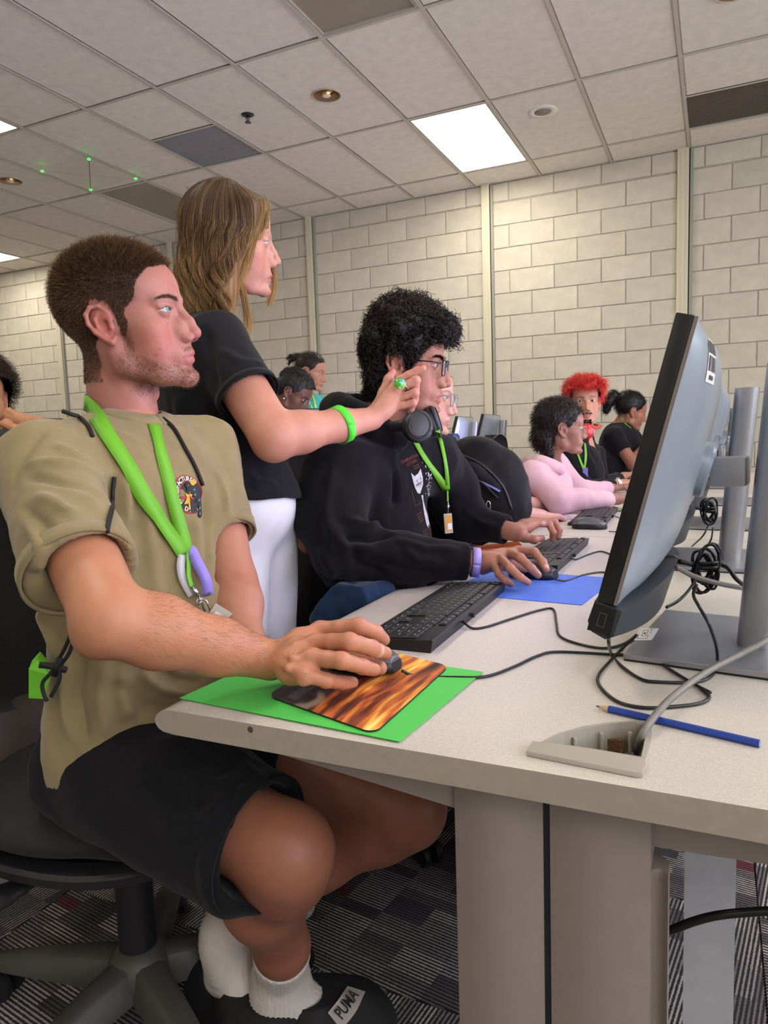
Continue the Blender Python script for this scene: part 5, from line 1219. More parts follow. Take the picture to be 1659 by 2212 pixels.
# --- T-shirt ---
f = Fld((-1.20, .52, .47), (-.52, 1.24, 1.20), .0045)
f.ell((-.855, .89, .945), (.118, .172, .160), 0); f.ell((-.828, .89, .78), (.122, .165, .17), .06); f.ell((-.835, .895, .62), (.135, .185, .14), .06)
f.cap(sR+V3(0, .02, -.008), sL+V3(0, -.02, -.008), .066, .066, .04)
nb1 = hp1.w((0, -.046, -.150))+V3(0, 0, -.022); f.cap(nb1+V3(0, -.02, -.015), sR+V3(-.01, .03, .008), .050, .050, .03); f.cap(nb1+V3(0, .02, -.015), sL+V3(-.01, -.03, .008), .050, .050, .03)
f.chain([V3(-.84, .79, .80), V3(-.85, .775, .56)], (.080, .088), .05); f.chain([V3(-.80, .86, .80), V3(-.78, .86, .66)], (.075, .075), .05)
se = at(155, 1212, .852); sd = nrm(eR-sR); sEnd = sR+(eR-sR)*.70
f.cyl(sR-(sEnd-sR)*.1, sEnd+V3(-.008, -.004, -.008), .062, .068, .045, rnd=.006)
sd2 = eL-sL; sEndL = sL+sd2*.66; f.cyl(sL-sd2*.1, sEndL, .058, .060, .045, rnd=.006)
# openings
f.cyl(sR+(sEnd-sR)*.70, sEnd+(sEnd-sR)*.5, .040, .072, .004, 's', rnd=0); f.cyl(sL+sd2*.45, sEndL+sd2*.4, .042, .066, .004, 's', rnd=0)
hA, hB = onY(150, 1690, .72), onY(300, 1600, .72); f.plane(hA, nrm(np.cross(hB-hA, V3(0, 1, .05))*(1 if np.cross(hB-hA, V3(0, 1, .05))[2] < 0 else -1)))
nf = hp1.w((0, -.012, -.150)); f.cyl(nb1+V3(-.015, 0, -.03), nb1+V3(-.02, 0, .12), .060, .070, .010, 's', rnd=0)
P, Q = f.mesh(2); bv = bvh_of(P, Q)
def pl(*pix): 
    out = []
    for a, b in pix:
        try: out.append(hitpx(bv, a, b, 0)[0])
        except ValueError: pass
    return out
FL = [(((150, 905), (85, 945), (45, 1000), (22, 1075)), .006, -.004), (((48, 1008), (135, 1003), (232, 1045)), .010, .008), (((50, 1030), (130, 1045), (228, 1090)), .008, -.006), (((70, 1070), (150, 1110), (236, 1160)), .009, .007), (((45, 1090), (110, 1150), (190, 1180)), .008, -.006), (((110, 960), (170, 985), (230, 1030)), .008, .005), (((60, 1120), (85, 1180), (75, 1240)), .010, .006),
      (((245, 1020), (252, 1110), (240, 1180)), .010, -.009), (((262, 1000), (275, 1120), (262, 1220)), .012, .007), (((300, 1000), (325, 1150), (345, 1290)), .014, .005), (((330, 960), (365, 1100), (395, 1180)), .012, -.005), (((230, 1420), (215, 1500), (230, 1600)), .012, .008), (((180, 1410), (165, 1500), (185, 1620)), .010, -.008), (((150, 1395), (140, 1480), (150, 1600)), .010, .007),
      (((330, 1435), (380, 1470), (440, 1478)), .008, -.008), (((300, 1450), (350, 1488), (430, 1500)), .009, .008), (((250, 1470), (310, 1530), (380, 1540)), .012, -.006), (((260, 1440), (280, 1560), (220, 1650)), .014, .008), (((440, 1060), (450, 1150), (445, 1260)), .010, -.008), (((420, 1100), (425, 1200), (420, 1290)), .012, .007), (((455, 1010), (480, 1060), (492, 1120)), .008, .006), (((200, 920), (255, 940), (320, 960)), .008, .003), (((90, 1240), (95, 1330), (130, 1420)), .012, .008), (((65, 1300), (90, 1400), (110, 1500)), .010, -.008)]
lines = [(pl(*a), b, c) for a, b, c in FL]; lines = [(a, b, c) for a, b, c in lines if len(a) > 1]
P = folds(P, Q, [(a, b*.9, c*1.5) for a, b, c in lines], [((16, 16, 8), .0050, 3), ((38, 38, 20), .0026, 4), (90, .0005, 5)]); bv = bvh_of(P, Q); bv1 = bv; Ps1, Qs1 = P, Q
shirt = link('t_shirt', npmesh('t_shirt', P, Q), m_tan, man)
# collar, sleeve and shoulder seams as raised bands
def loopring(c, ax, r, wd, th, name, m_, par, n=48, ell_=1.0, up=(0, 0, 1)):
    az = nrm(ax); u = nrm(np.cross(up, az)); v = np.cross(az, u); pts = [c+u*r*math.cos(t)+v*r*ell_*math.sin(t) for t in np.linspace(0, 2*math.pi, n)]
    return ribbon(pts, [nrm(q-c) for q in pts], wd, th).build(name, m_, par, True)
cxy = hp1.w((0, -.040, -.140)); cp_, cn_ = [], []
for a in np.linspace(0, 2*math.pi, 40):
    for r0 in (.070, .076, .084):
        q = cxy+V3(math.cos(a)*r0, math.sin(a)*r0*.96, 0); h = bv1.ray_cast(Vector((q[0], q[1], 1.30)), Vector((0, 0, -1)))
        if h[0] is not None and h[0][2] > .98: break
    cp_.append(np.array(h[0])+V3(0, 0, .002)); cn_.append(nrm(np.array(h[1])*(1 if h[1][2] > 0 else -1)+V3(math.cos(a), math.sin(a), 0)*.3))
cp_ = np.array(cp_); cn_ = np.array(cn_)
for _ in range(4): cp_[:-1] = (np.roll(cp_[:-1], 1, 0)+cp_[:-1]*2+np.roll(cp_[:-1], -1, 0))/4; cp_[-1] = cp_[0]; cn_[:-1] = (np.roll(cn_[:-1], 1, 0)+cn_[:-1]*2+np.roll(cn_[:-1], -1, 0))/4; cn_[-1] = cn_[0]
ribbon(cp_, [nrm(q) for q in cn_], .022, .006).build('collar', m_tan, man, True)
loopring(sEnd+V3(-.008, -.004, -.008)-nrm(sEnd-sR)*.010, sEnd-sR, .0690, .020, .004, 'sleeve_hem', m_tan, man)
loopring(sEndL-nrm(sd2)*.010, sd2, .0610, .020, .004, 'sleeve_hem', m_tan, man)
# --- shorts ---
sh = kR+(hipR-kR)*.13; sh2 = kL+(hipL-kL)*.42
f = Fld((-1.22, .62, .36), (-.36, 1.22, .74), .005)
f.ell((-.875, .90, .58), (.140, .190, .110), 0)
f.cyl(hipR+V3(-.03, 0, .01), sh+V3(0, 0, -.01), .110, .093, .05, rnd=.01); f.cyl(hipL+V3(-.03, 0, .01), sh2, .105, .090, .05, rnd=.01)
f.chain([hipR+V3(.1, -.02, -.01), sh+V3(.02, .0, -.035)], (.09, .062), .05)
d = nrm(sh-hipR); f.cyl(sh-d*.06, sh+d*.08, .066, .086, .006, 's', rnd=0); d2_ = nrm(sh2-hipL); f.cyl(sh2-d2_*.05, sh2+d2_*.08, .068, .080, .006, 's', rnd=0)
P, Q = f.mesh(2); bv = bvh_of(P, Q)
FL = [(((330, 1600), (450, 1610), (560, 1650)), .012, .009), (((360, 1640), (470, 1665), (590, 1690)), .010, -.008), (((420, 1800), (470, 1740), (580, 1700)), .012, .010), (((430, 1850), (520, 1780), (610, 1730)), .010, -.009), (((250, 1680), (330, 1740), (400, 1830)), .014, .009), (((300, 1660), (380, 1720), (480, 1740)), .012, -.008), (((520, 1640), (560, 1690), (600, 1740)), .010, .008)]
lines = [(pl(*a), b, c) for a, b, c in FL]; lines = [(a, b, c) for a, b, c in lines if len(a) > 1]
P = folds(P, Q, lines, [((14, 14, 14), .0045, 8), (40, .0012, 9)]); link('shorts', npmesh('shorts', P, Q), m_blackcl, man)
loopring(sh+V3(.002, 0, -.012)-d*.012, d, .0935, .028, .005, 'shorts_hem', m_blackcl, man)
# --- socks and slippers ---
m_sock = mat('ribbed_sock', '#cfc8c2', .9, noise=(30, .05), bump=(300, .6, .001))
m_slip = mat('black_slipper', '#141416', .75, bump=(300, .3))
def sock_and_slipper(kn, an, toe_dir, name_lab, strip):
    d = nrm(an-kn); f = Fld(an-.20, an+.25, .004); heel = V3(an[0], an[1], .060)+nrm(toe_dir)*-.025
    toe = heel+nrm(toe_dir)*.16+V3(0, 0, -.018)
    f.cap(an-d*.10, an, .047, .041, .02); f.chain([an, heel, ], (.041, .036), .03); f.chain([an+V3(0, 0, -.03), (heel+toe)/2+V3(0, 0, .012), toe], (.042, .036, .026), .03)
    f.plane(an-d*.105, -d)
    P, Q = f.mesh(2); q = P-an; s_ = nrm(np.cross(d, (0, 0, 1))+1e-6); 
    ang = np.arctan2(q@s_, q@np.cross(d, s_)); P = P+normals(P, Q)*(.0011*np.sin(ang*46))[:, None]; link('sock', npmesh('sock', P, Q), m_sock, man)
    f = Fld(heel-.22, heel+.36, .005); t = nrm(toe_dir); h2 = V3(heel[0], heel[1], .034)
    f.chain([h2-t*.035, h2+t*.09, h2+t*.175], (.052, .058, .050), .03); f.chain([h2+t*.08+V3(0, 0, .045), h2+t*.15+V3(0, 0, .034)], (.054, .050), .03); f.chain([h2-t*.05+V3(0, 0, .03), h2-t*.02+V3(0, 0, .05)], (.036, .036), .03); f.plane(V3(0, 0, .004), (0, 0, -1)); f.plane(V3(0, 0, .112), (0, 0, 1))
    f.chain([h2+t*.02+V3(0, 0, .075), h2+t*.06+V3(0, 0, .06)], (.036, .036), .01, 's')
    P, Q = f.mesh(2); sl = link('slipper', npmesh('slipper', P, Q), m_slip, man); return bvh_of(P, Q)
tdR = V3(.82, .50, 0); tdL = V3(.93, -.30, 0)
bvs = sock_and_slipper(kR, aR, tdR, '', True); sock_and_slipper(kL, aL, tdL, '', False)
pr, Ps_, Ns_ = pxribbon(bvs, ((770, 2140), (750, 2172), (722, 2205)), .034, .003, 14, 1.2); pr.build('strap_band', mat('strap_grey', '#a8a29d', .7), man)
v, fc = text_mesh('PUMA', .024, .0005); p0, p1 = Ps_[0], Ps_[-1]; nn_ = nrm(Ns_.mean(0)); ux = nrm(p0-p1); nn_ = nrm(nn_-ux*(nn_@ux)); uy = np.cross(nn_, ux); kx = np.linalg.norm(p0-p1)*.80/.066; oc = Ps_.mean(0)
MB().add([oc+ux*x*kx+uy*y*1.1+nn_*.0075 for x, y, z in v], fc).build('strap_lettering', mat('ink_black', '#0c0c0c', .6), man)
# --- print on the chest ---
pc, pn = hitpx(bv1, 408, 1068, 0); uy = nrm(V3(0, 0, 1)-pn*pn[2]); ux = nrm(np.cross(uy, pn)); ux = nrm(ux+uy*.12); uy = nrm(np.cross(pn, ux))
def disc(r0, r1, a0, a1, n, z=0, sx=1): 
    t = np.linspace(a0, a1, n); v = [(r1*math.cos(q)*sx, r1*math.sin(q), z) for q in t]+[(r0*math.cos(q)*sx, r0*math.sin(q), z) for q in t]; return v, [(i, i+1, n+i+1, n+i) for i in range(n-1)]
def polyf(pts, z=0): return [(x, y, z) for x, y in pts], [tuple(range(len(pts)))]
S = .001; shp = []
def addp(v, f_, mi): shp.append((v, f_, mi))
addp(*disc(0.0001, .031, 0, 2*math.pi, 37), 0); addp(*disc(.0288, .0312, 0, 2*math.pi, 37, .0003), 1); addp(*disc(.0195, .0215, .3, 2.9, 20, .0003), 1)
for i, ch in enumerate('MANUFACTURED'):
    a_ = math.radians(196-i*14.2); v, fc = text_mesh(ch, .0102, .0002); c_, s_ = math.cos(a_-math.pi/2), math.sin(a_-math.pi/2)
    addp([(x*c_-y*s_+.0252*math.cos(a_), x*s_+y*c_+.0252*math.sin(a_), .0005) for x, y, z in v], fc, 2)
for i, ch in enumerate('DYNA'):
    a_ = math.radians(232+i*15); v, fc = text_mesh(ch, .0095, .0002); c_, s_ = math.cos(a_+math.pi/2), math.sin(a_+math.pi/2)
    addp([(x*c_-y*s_+.0255*math.cos(a_), x*s_+y*c_+.0255*math.sin(a_), .0005) for x, y, z in v], fc, 2)
addp(*polyf([(-.018, -.012), (-.008, -.004), (-.010, .004), (-.001, -.001), (.004, .006), (.014, .022), (.024, .014), (.012, .010), (.006, -.002), (-.003, -.009), (-.009, -.013)], .0006), 3)
addp(*polyf([(-.022, -.002), (.006, -.010), (.007, -.007), (-.021, .002)], .0009), 1); addp(*polyf([(-.012, -.022), (-.009, -.023), (-.002, .0), (-.005, .001)], .0009), 3)
addp(*polyf([(-.004, .016), (.004, .021), (.010, .017), (.013, .010), (.020, .006), (.024, -.006), (.022, -.020), (.012, -.036), (.002, -.040), (-.004, -.036), (.004, -.030), (.010, -.020), (.006, -.006), (.004, .004), (-.001, .006), (-.006, .003), (-.002, .009)], .0011), 4)
for x, y in ((.010, -.004), (.014, -.014), (.010, -.026), (.004, -.034), (.012, .004)): addp(*polyf([(x-.003, y), (x+.004, y+.0035), (x+.002, y-.001)], .0014), 5)
addp(*polyf([(.002, .0135), (.0045, .0148), (.0040, .0128)], .0014), 3)
b = decal(bv1, shp, pc, ux, uy, .0012); o = b.build('chest_print', [mat('print_dark', '#2a2624', .7), mat('print_red', '#9c2f2c', .7), mat('print_white', '#e6dfd2', .7), mat('print_yellow', '#e0a52e', .7), mat('print_black', '#101013', .6), mat('print_blue', '#4c7f9c', .6)], man); o['label'] = 'round badge print with a black panther-like animal and curved lettering'
# --- lanyard, rope cords ---
lan = thing('lanyard', "bright green lanyard round the neck of the man in tan, hanging to his lap", 'lanyard', hitpx(bv1, 300, 1100, 0)[0])
jn = (408, 1212)
bvn = bvh_of(*merge([(headpart[0], headpart[1], headpart[2]), (Ps1, Qs1, Ps1)])[:2])
Wd = .0250
b_, Pp, Nn = pxribbon(bvn, [(196, 872), (210, 905), (230, 942), (262, 990), (300, 1055), (345, 1130), (385, 1185), jn], Wd, .0055, 44, 1.0, sm=8)
l0 = hp1.l(Pp[0]); c0_ = np.array([0, -.028-.022*(-l0[2]-.05)/.115]); a0 = math.degrees(math.atan2(-(l0[1]-c0_[1]), l0[0])); r0 = math.hypot(l0[0], l0[1]-c0_[1]); ring_, rn_ = [], []
for q in np.linspace(215, a0+12, 18):
    a = math.radians(q); t = (215-q)/(215-a0); zl_ = -.108+(l0[2]+.108)*t**2; cy_ = -.028-.022*(-zl_-.05)/.115; rr_ = .0600*(1-t**3)+r0*t**3
    ring_.append(hp1.w((rr_*math.cos(a), cy_-rr_*math.sin(a), zl_))); rn_.append(nrm(hp1.d(np.array([math.cos(a), -math.sin(a), .30]))))
src = np.array(ring_+list(Pp)); sn = np.array(rn_+list(Nn)); allP = resample(np.array(spline(list(src), 2)), 120)
allN = np.array([nrm((sn*np.exp(-(np.linalg.norm(src-p, axis=1)/.016)**2)[:, None]).sum(0)+1e-9) for p in allP])
ribbon(allP, allN, Wd).build('strap', m_green, lan, True)
b_, Pp, Nn = pxribbon(bv1, [(330, 912), (342, 960), (358, 1020), (378, 1100), (395, 1160), jn], Wd*.8, .002, 30, 1.1); b_.build('strap', m_green, lan, True)
dn = hitpx(bv1, 408, 1215, .006)[0]; lowp = [dn, hitpx(bv1, 402, 1240, .010, 1.0)[0]]
m_pur = mat('lilac_band', '#8f7fd6', .45); m_white = mat('white_paper', '#dcdce6', .6)
gq = [hitpx(bv1, *q, .012, 1.0)[0] for q in ((398, 1195), (402, 1225), (408, 1250), (415, 1268))]
MB().tube(spline(gq, 4), [.009]+[.0075]*10+[.006, .004] if False else .0055, 8, flat=.35).build('strap_end', m_green, lan, True)
cl = [hitpx(bv1, *q, .014, 1.0)[0] for q in ((414, 1268), (420, 1284), (425, 1300), (432, 1322))]
MB().tube([cl[0], cl[1]], .0045, 8).build('swivel', m_chrome, lan, True); 
MB().tube([cl[1]+V3(.004*math.cos(a), .004*math.sin(a), -.006+.006*math.sin(a)) for a in np.linspace(0, 6.28, 12)], .0011, 6).tube([cl[1], cl[2], cl[3]], .0022, 6).tube([cl[1]+V3(.004, .004, -.004), cl[2]+V3(.006, .005, 0), cl[3]+V3(.005, .005, .002)], .0016, 6).build('metal_hook', m_chrome, lan, True)
bp_ = [hitpx(bv1, *q, .016, 1.0)[0] for q in ((398, 1192), (412, 1198), (426, 1222), (434, 1252), (434, 1282))]; nb2 = [nrm(-ray(420, 1240))]*len(spline(bp_, 4))
wb_ = person  # noqa
wp_ = thing('wristband', 'lilac wristband hung on the green lanyard of the man in tan', 'wristband', bp_[2])
ribbon(spline(bp_, 4), [nrm(n_+V3(.5, -.2, 0)) for n_ in nb2], .016, .0012).build('band', m_pur, wp_, True)
bp2 = [p+q for p, q in zip([hitpx(bv1, *q, .008, 1.0)[0] for q in ((388, 1200), (386, 1225), (395, 1255), (412, 1285))], [0, 0, 0, 0])]; ribbon(spline(bp2, 4), [nrm(-ray(400, 1240))]*len(spline(bp2, 4)), .012, .0012).build('band_back', m_white, wp_, True)
MB().lathe([(0, .0012), (.004, .001), (.0045, 0)], bp_[4]+V3(.0, -.001, .004), 12, ax=-ray(434, 1282)).build('snap', mat('snap_dark', '#3c3238', .4), wp_)
bdg = thing('name_badge', 'clear plastic badge holder at the end of the green lanyard', 'badge', cl[3])
bn = nrm(-ray(455, 1335)); bx = nrm(np.cross((0, 0, 1), bn)); by = np.cross(bn, bx); bx, by = nrm(bx*.8-by*.6), nrm(bx*.6+by*.8); cc = hitpx(bv1, 455, 1340, .012, 1.0)[0]
MB().obox(cc, bx, by, bn, .016, .022, .0007).build('holder', mat('clear_vinyl', '#cfcabb', .2, alpha=.55), bdg); MB().obox(cc+bn*.001, bx, by, bn, .009, .012, .0003).build('card', mat('badge_card', '#d8d2d8', .6), bdg)
bag = thing('drawstring_bag', 'green drawstring bag with black cords on the back of the man in tan', 'bag', (-1.05, .85, .6))
f = Fld((-1.22, .68, .52), (-.98, 1.08, .96), .006); f.ell((-1.02, .93, .73), (.030, .10, .16), 0); P, Q = f.mesh(1); P = folds(P, Q, [], [((20, 20, 20), .004, 3)]); link('bag_sack', npmesh('bag_sack', P, Q), mat('bag_green', '#5fae1f', .7), bag)
lowb = [at(80, 1425, 1.0), at(62, 1445, .99), at(62, 1508, .985), at(95, 1510, .98), at(110, 1460, .98)]
MB().add([*lowb, *[q+V3(-.03, .03, 0) for q in lowb]], [(0, 1, 2, 3, 4), (9, 8, 7, 6, 5)]+[(i, i+5, (i+1) % 5+5, (i+1) % 5) for i in range(5)]).build('bag_corner', mat('bag_green', '#5fae1f', .7), bag)
for path in (((135, 888), (165, 900), (190, 925), (198, 945)), ((350, 907), (372, 925), (395, 965), (420, 1010), (436, 1050)), ((246, 1030), (243, 1080), (228, 1150))):
    _, Pp, Nn = pxribbon(bv1, path, .004, .003, 20, 1.0); MB().tube(list(Pp), .0032, 7).build('cord', m_cord, bag, True)
for path in (((160, 1352), (140, 1400), (112, 1450), (92, 1475), (95, 1500), (102, 1515)), ((165, 1360), (150, 1410), (130, 1440), (128, 1470), (110, 1505))):
    MB().tube([at(a, b, .93-.0*i) for i, (a, b) in enumerate([tuple(q[:2]) for q in spline([(x, y, 0) for x, y in path], 5)])], .0026, 7).build('cord', m_cord, bag, True)
kp = at(118, 1440, .93); MB().tube(spline([kp+V3(-.015, -.01, .004), kp, kp+V3(.012, .008, -.006)], 4), .0045, 8).tube([kp+V3(.01, .0, .012), kp+V3(-.002, 0, -.012)], .004, 8).build('cord_knot', m_cord, bag, True)
# ---------- standing blonde woman ----------
wom = person('standing woman with wavy blonde hair and black top, pointing', loc=(-.95, 1.27, 0))
hp2 = Pose((-.950, 1.300, 1.480), (.76, .65, -.05), .95, 0, (.20, -.14, 1))
nk2 = [(0, -.030, -.05), (0, -.065, -.17)]
P, Q, C = head_local(res=.0018, fem=1, adam=0, jaw=.90, skin='#c68f7e', lipc='#b5605f', blush=.55, neck=nk2, neckr=(.046, .050), open=.003, lid=.001, eye=.0030, nose=1.02, nosew=.85, noseup=.003, browc='#a07a58', browt=.0034, gaze=(0, 1, -.25), iris='#7b8a90', chin=-.002, brow=.8)
squ = lambda P: np.stack([P[..., 0], np.where(P[..., 1] < .02, .02+(P[..., 1]-.02)*.82, P[..., 1]), P[..., 2]], -1)
Wp = hp2.w(squ(P)); headpart = (Wp, Q, C)
sR, sL = V3(-.915, 1.190, 1.262), V3(-1.120, 1.420, 1.275); eR = at(592, 944, 1.335); wR = at(803, 905, 1.475)
def hx(px, py, d): return at(px, py, d)
K = [hx(862, 822, 1.505), hx(862, 840, 1.495), hx(858, 862, 1.487), hx(850, 880, 1.482)]
FI = [[K[0], hx(883, 810, 1.50), hx(901, 800, 1.495), hx(914, 795, 1.49)],
      [K[1], hx(899, 821, 1.485), hx(897, 839, 1.500), hx(880, 842, 1.510)],
      [K[2], hx(897, 848, 1.475), hx(896, 863, 1.492), hx(878, 862, 1.503)],
      [K[3], hx(893, 870, 1.472), hx(888, 882, 1.487), hx(872, 878, 1.498)]]
TH = [hx(818, 880, 1.50), hx(828, 848, 1.515), hx(839, 820, 1.52), hx(848, 803, 1.525)]
f = Fld((-1.0, 1.02, 1.0), (-.46, 1.50, 1.34), .0022)
f.cap(sR, eR, .052, .043, .02); m1 = eR+(wR-eR)*.25; f.chain([eR, m1, eR+(wR-eR)*.65, wR], (.0400, .0385, .0305, .0235), .02)
f.ell(eR+V3(-.0, -.006, -.022), (.022, .022, .018), .02)
for i, k in enumerate(K):
    w0 = wR+(k-wR)*.10; f.chain([w0, w0+(k-w0)*.5, k], (.0150, .0135, .0100), .010)
f.chain([wR, wR+(TH[0]-wR)*.5, TH[0], TH[1], TH[2], TH[3]], (.016, .017, .015, .0105, .0095, .0072), .007)
for i, fi in enumerate(FI): finger(f, fi, (.0092, .0093, .0088, .0080)[i], (.0070, .0078, .0072, .0066)[i], .0025)
P, Q = f.mesh(1); C = skincol(P, '#bf8570', 23); nv = nrm(-ray(880, 830))
C = nailcol(P, C, FI[0][3]+V3(0, 0, .003), FI[0][2], nv*.4+V3(0, 0, 1), '#d01f3c', .0078); C = nailcol(P, C, TH[3], TH[2], nv*.3+V3(-.3, 0, .6), '#c9304a', .0075)
kk = np.min([np.linalg.norm(P-q, axis=1) for fi in FI for q in fi[:2]], axis=0); w_ = np.exp(-(kk/.010)**2)[:, None]*.4; C = C*(1-w_)+np.array(srgb('#cf7f78'))*w_
arm_r = (P, Q, C)
eL = V3(-1.13, 1.50, 1.02); wL = V3(-1.00, 1.56, .86); f = Fld((-1.3, 1.3, .75), (-.85, 1.7, 1.36), .005); f.cap(sL, eL, .050, .042, .02); f.chain([eL, wL, wL+V3(.05, .01, -.07)], (.041, .027, .022), .02); P, Q = f.mesh(1); arm_l = (P, Q, skincol(P, '#cf9380', 25))
f = Fld((-1.22, 1.03, .0), (-.78, 1.55, 1.42), .010)
nb = hp2.w((0, -.065, -.17)); pel = V3(-.935, 1.265, .93); f.chain([nb, V3(-1.02, 1.29, 1.22), V3(-.97, 1.27, 1.08), pel], (.045, .070, .070, .10), .05); f.cap(sR, sL, .035, .035, .04)
fR, fL = V3(-.96, 1.20, .08), V3(-.98, 1.36, .08)
f.chain([pel+V3(0, -.06, -.03), V3(-.935, 1.20, .50), fR], (.085, .055, .040), .04); f.chain([pel+V3(-.01, .07, -.03), V3(-.95, 1.34, .50), fL], (.085, .055, .040), .04)
for q in (fR, fL): f.cap(q+V3(0, 0, -.035), q+V3(.13, .06, -.05), .035, .028, .03)
P, Q = f.mesh(1); trunk = (P, Q, skincol(P, '#cf9380', 27))
body_object(wom, [headpart, arm_r, arm_l, trunk])
# black top
m_navy = cloth('black_top', '#0f1015', 700, .8, .10, .35, .05)
f = Fld((-1.30, 1.0, .82), (-.70, 1.66, 1.42), .0045)
ax_b = nrm(V3(.78, .62, 0)); sdv = nrm(V3(.62, -.78, 0)); Rb = np.array([sdv, ax_b, [0, 0, 1]])
f.ell(V3(-1.005, 1.285, 1.175), (.165, .118, .16), 0, R=Rb); f.ell(V3(-.955, 1.275, 1.03), (.150, .118, .15), .06, R=Rb); f.ell(V3(-.925, 1.262, .93), (.168, .130, .10), .05, R=Rb)
f.ell(V3(-.935, 1.300, 1.155), (.10, .065, .07), .05, R=Rb)
f.cap(sR+V3(-.01, .01, -.008), sL+V3(0, -.02, -.008), .056, .056, .04); f.cap(nb+V3(0, 0, -.02), sR+V3(-.02, .02, .0), .046, .046, .03); f.cap(nb+V3(0, 0, -.02), sL+V3(.02, -.02, 0), .046, .046, .03)
d = eR-sR; se = sR+d*.60; f.cyl(sR-d*.1, se, .062, .062, .04, rnd=.005); d2 = eL-sL; f.cyl(sL-d2*.1, sL+d2*.6, .058, .060, .04, rnd=.005)
f.cyl(sR+d*.50, sR+d*.8, .050, .062, .003, 's', rnd=0); f.cyl(sL+d2*.5, sL+d2*.8, .048, .060, .003, 's', rnd=0); f.cyl(nb+V3(0, 0, -.02), nb+V3(.03, .02, .12), .052, .065, .008, 's', rnd=0)
f.plane(onY(560, 1080, 1.26), nrm(V3(0.05, -.06, -1)))
P, Q = f.mesh(2); bv = bvh_of(P, Q)
FL = [(((470, 750), (520, 780), (575, 790)), .010, .005), (((440, 700), (455, 780), (470, 850)), .012, -.008), (((540, 900), (560, 960), (590, 1010)), .014, .008), (((480, 900), (500, 1000), (520, 1070)), .014, .008), (((450, 880), (465, 980), (480, 1060)), .014, -.008), (((520, 1010), (560, 1040), (605, 1050)), .010, .006), (((510, 1040), (560, 1062), (600, 1068)), .008, -.005), (((385, 850), (390, 900), (420, 940)), .012, .006)]
lines = [(pl_, b_, c_) for pl_, b_, c_ in [([h for h in [hitpx(bv, x, y, 0)[0] if bv.ray_cast(Vector(CAM), Vector(ray(x, y)).normalized())[0] is not None else None for x, y in a] if h is not None], b, c) for a, b, c in FL] if len(pl_) > 1]
P = folds(P, Q, lines, [((14, 14, 8), .0035, 13), ((34, 34, 20), .0014, 14)]); link('top', npmesh('top', P, Q), m_navy, wom)
loopring(se-nrm(d)*.008, d, .0628, .014, .003, 'sleeve_hem', m_navy, wom)
# white trousers
m_wht = cloth('white_denim', '#dfe0e6', 900, .8, .04, .4)
f = Fld((-1.18, 1.02, .06), (-.74, 1.52, 1.04), .006)
f.ell(V3(-.925, 1.262, .93), (.150, .115, .115), 0, R=Rb); f.chain([pel+V3(0, -.06, -.03), V3(-.932, 1.20, .50), fR+V3(0, 0, .04)], (.102, .072, .062), .03); f.chain([pel+V3(-.01, .07, -.03), V3(-.95, 1.34, .50), fL+V3(0, 0, .04)], (.102, .072, .062), .03); f.plane((0, 0, .09), (0, 0, -1)); f.plane((0, 0, 1.0), (0, 0, 1))
P, Q = f.mesh(2); bv = bvh_of(P, Q); P = folds(P, Q, [], [((16, 16, 7), .0030, 15), ((40, 40, 20), .0010, 16)]); link('trousers', npmesh('trousers', P, Q), m_wht, wom)
_, Pp, Nn = pxribbon(bv, ((512, 1095), (528, 1150), (535, 1230), (540, 1320), (545, 1360)), .004, .002, 20, 1.5); ribbon(Pp, Nn, .003, .0015).build('side_seam', m_wht, wom)
pr_ = hitpx(bv, 508, 1103, .002, 1.5); MB().lathe([(0, .002), (.004, .0018), (.0055, .0005), (.0055, 0)], pr_[0], 14, ax=pr_[1]).build('rivet', m_chrome, wom, True)
for q in (fR, fL):
    f = Fld(q-.12, q+.25, .006); f.cap(V3(q[0]-.02, q[1]-.01, .035), V3(q[0]+.13, q[1]+.07, .03), .040, .034, .02); f.plane((0, 0, .002), (0, 0, -1)); P, Q = f.mesh(1); link('shoe', npmesh('shoe', P, Q), mat('white_shoe', '#c9c9cb', .6), wom)
# hair: inner volume, then long strands laid over it
f = Fld((-.13, -.17, -.22), (.13, .14, .19), .004)
f.ell((0, -.014, .044), (.084, .107, .088), 0); f.chain([(0, -.040, .03), (0, -.062, -.06), (0, -.068, -.135)], (.082, .066, .056), .03)
for s in (-1, 1):
    f.chain([(s*.058, -.010, .055), (s*.066, -.018, -.02), (s*.066, -.020, -.09), (s*.060, -.015, -.155)], (.036, .036, .034, .026), .02)
    f.chain([(s*.050, .040, .080), (s*.065, .024, .025), (s*.065, .008, -.03), (s*.062, .0, -.08)], (.020, .0145, .014, .016), .02)
HPc, HQc = f.mesh(2); hb = bvh_of(HPc, HQc)
nphi, nst = 96, 30; c0 = np.array([0, -.012, .035]); tab = np.zeros((nphi, nst, 3)); okk = np.zeros((nphi, nst), bool)
for i in range(nphi):
    ph_ = 2*math.pi*i/nphi; dx, dy = math.sin(ph_), -math.cos(ph_)      # phi 0 = back, +-pi = front
    for j in range(nst):
        if j < 14: el = math.radians(84-j*84/13); o_ = c0; dd = np.array([dx*math.cos(el), dy*math.cos(el), math.sin(el)])
        else: o_ = np.array([0, -.018-.035*min(1, (j-13)/8), .035-(j-13)*.0122]); dd = np.array([dx, dy, 0])
        h = hb.ray_cast(Vector(o_+dd*.3), Vector(-dd)); 
        if h[0] is not None and (np.array(h[0])-o_)@dd > .01: tab[i, j] = h[0]; okk[i, j] = True
        else: tab[i, j] = tab[i, j-1]+np.array([0, 0, -.0122])
r_ = np.random.default_rng(21); nS = 5200; S_ = []
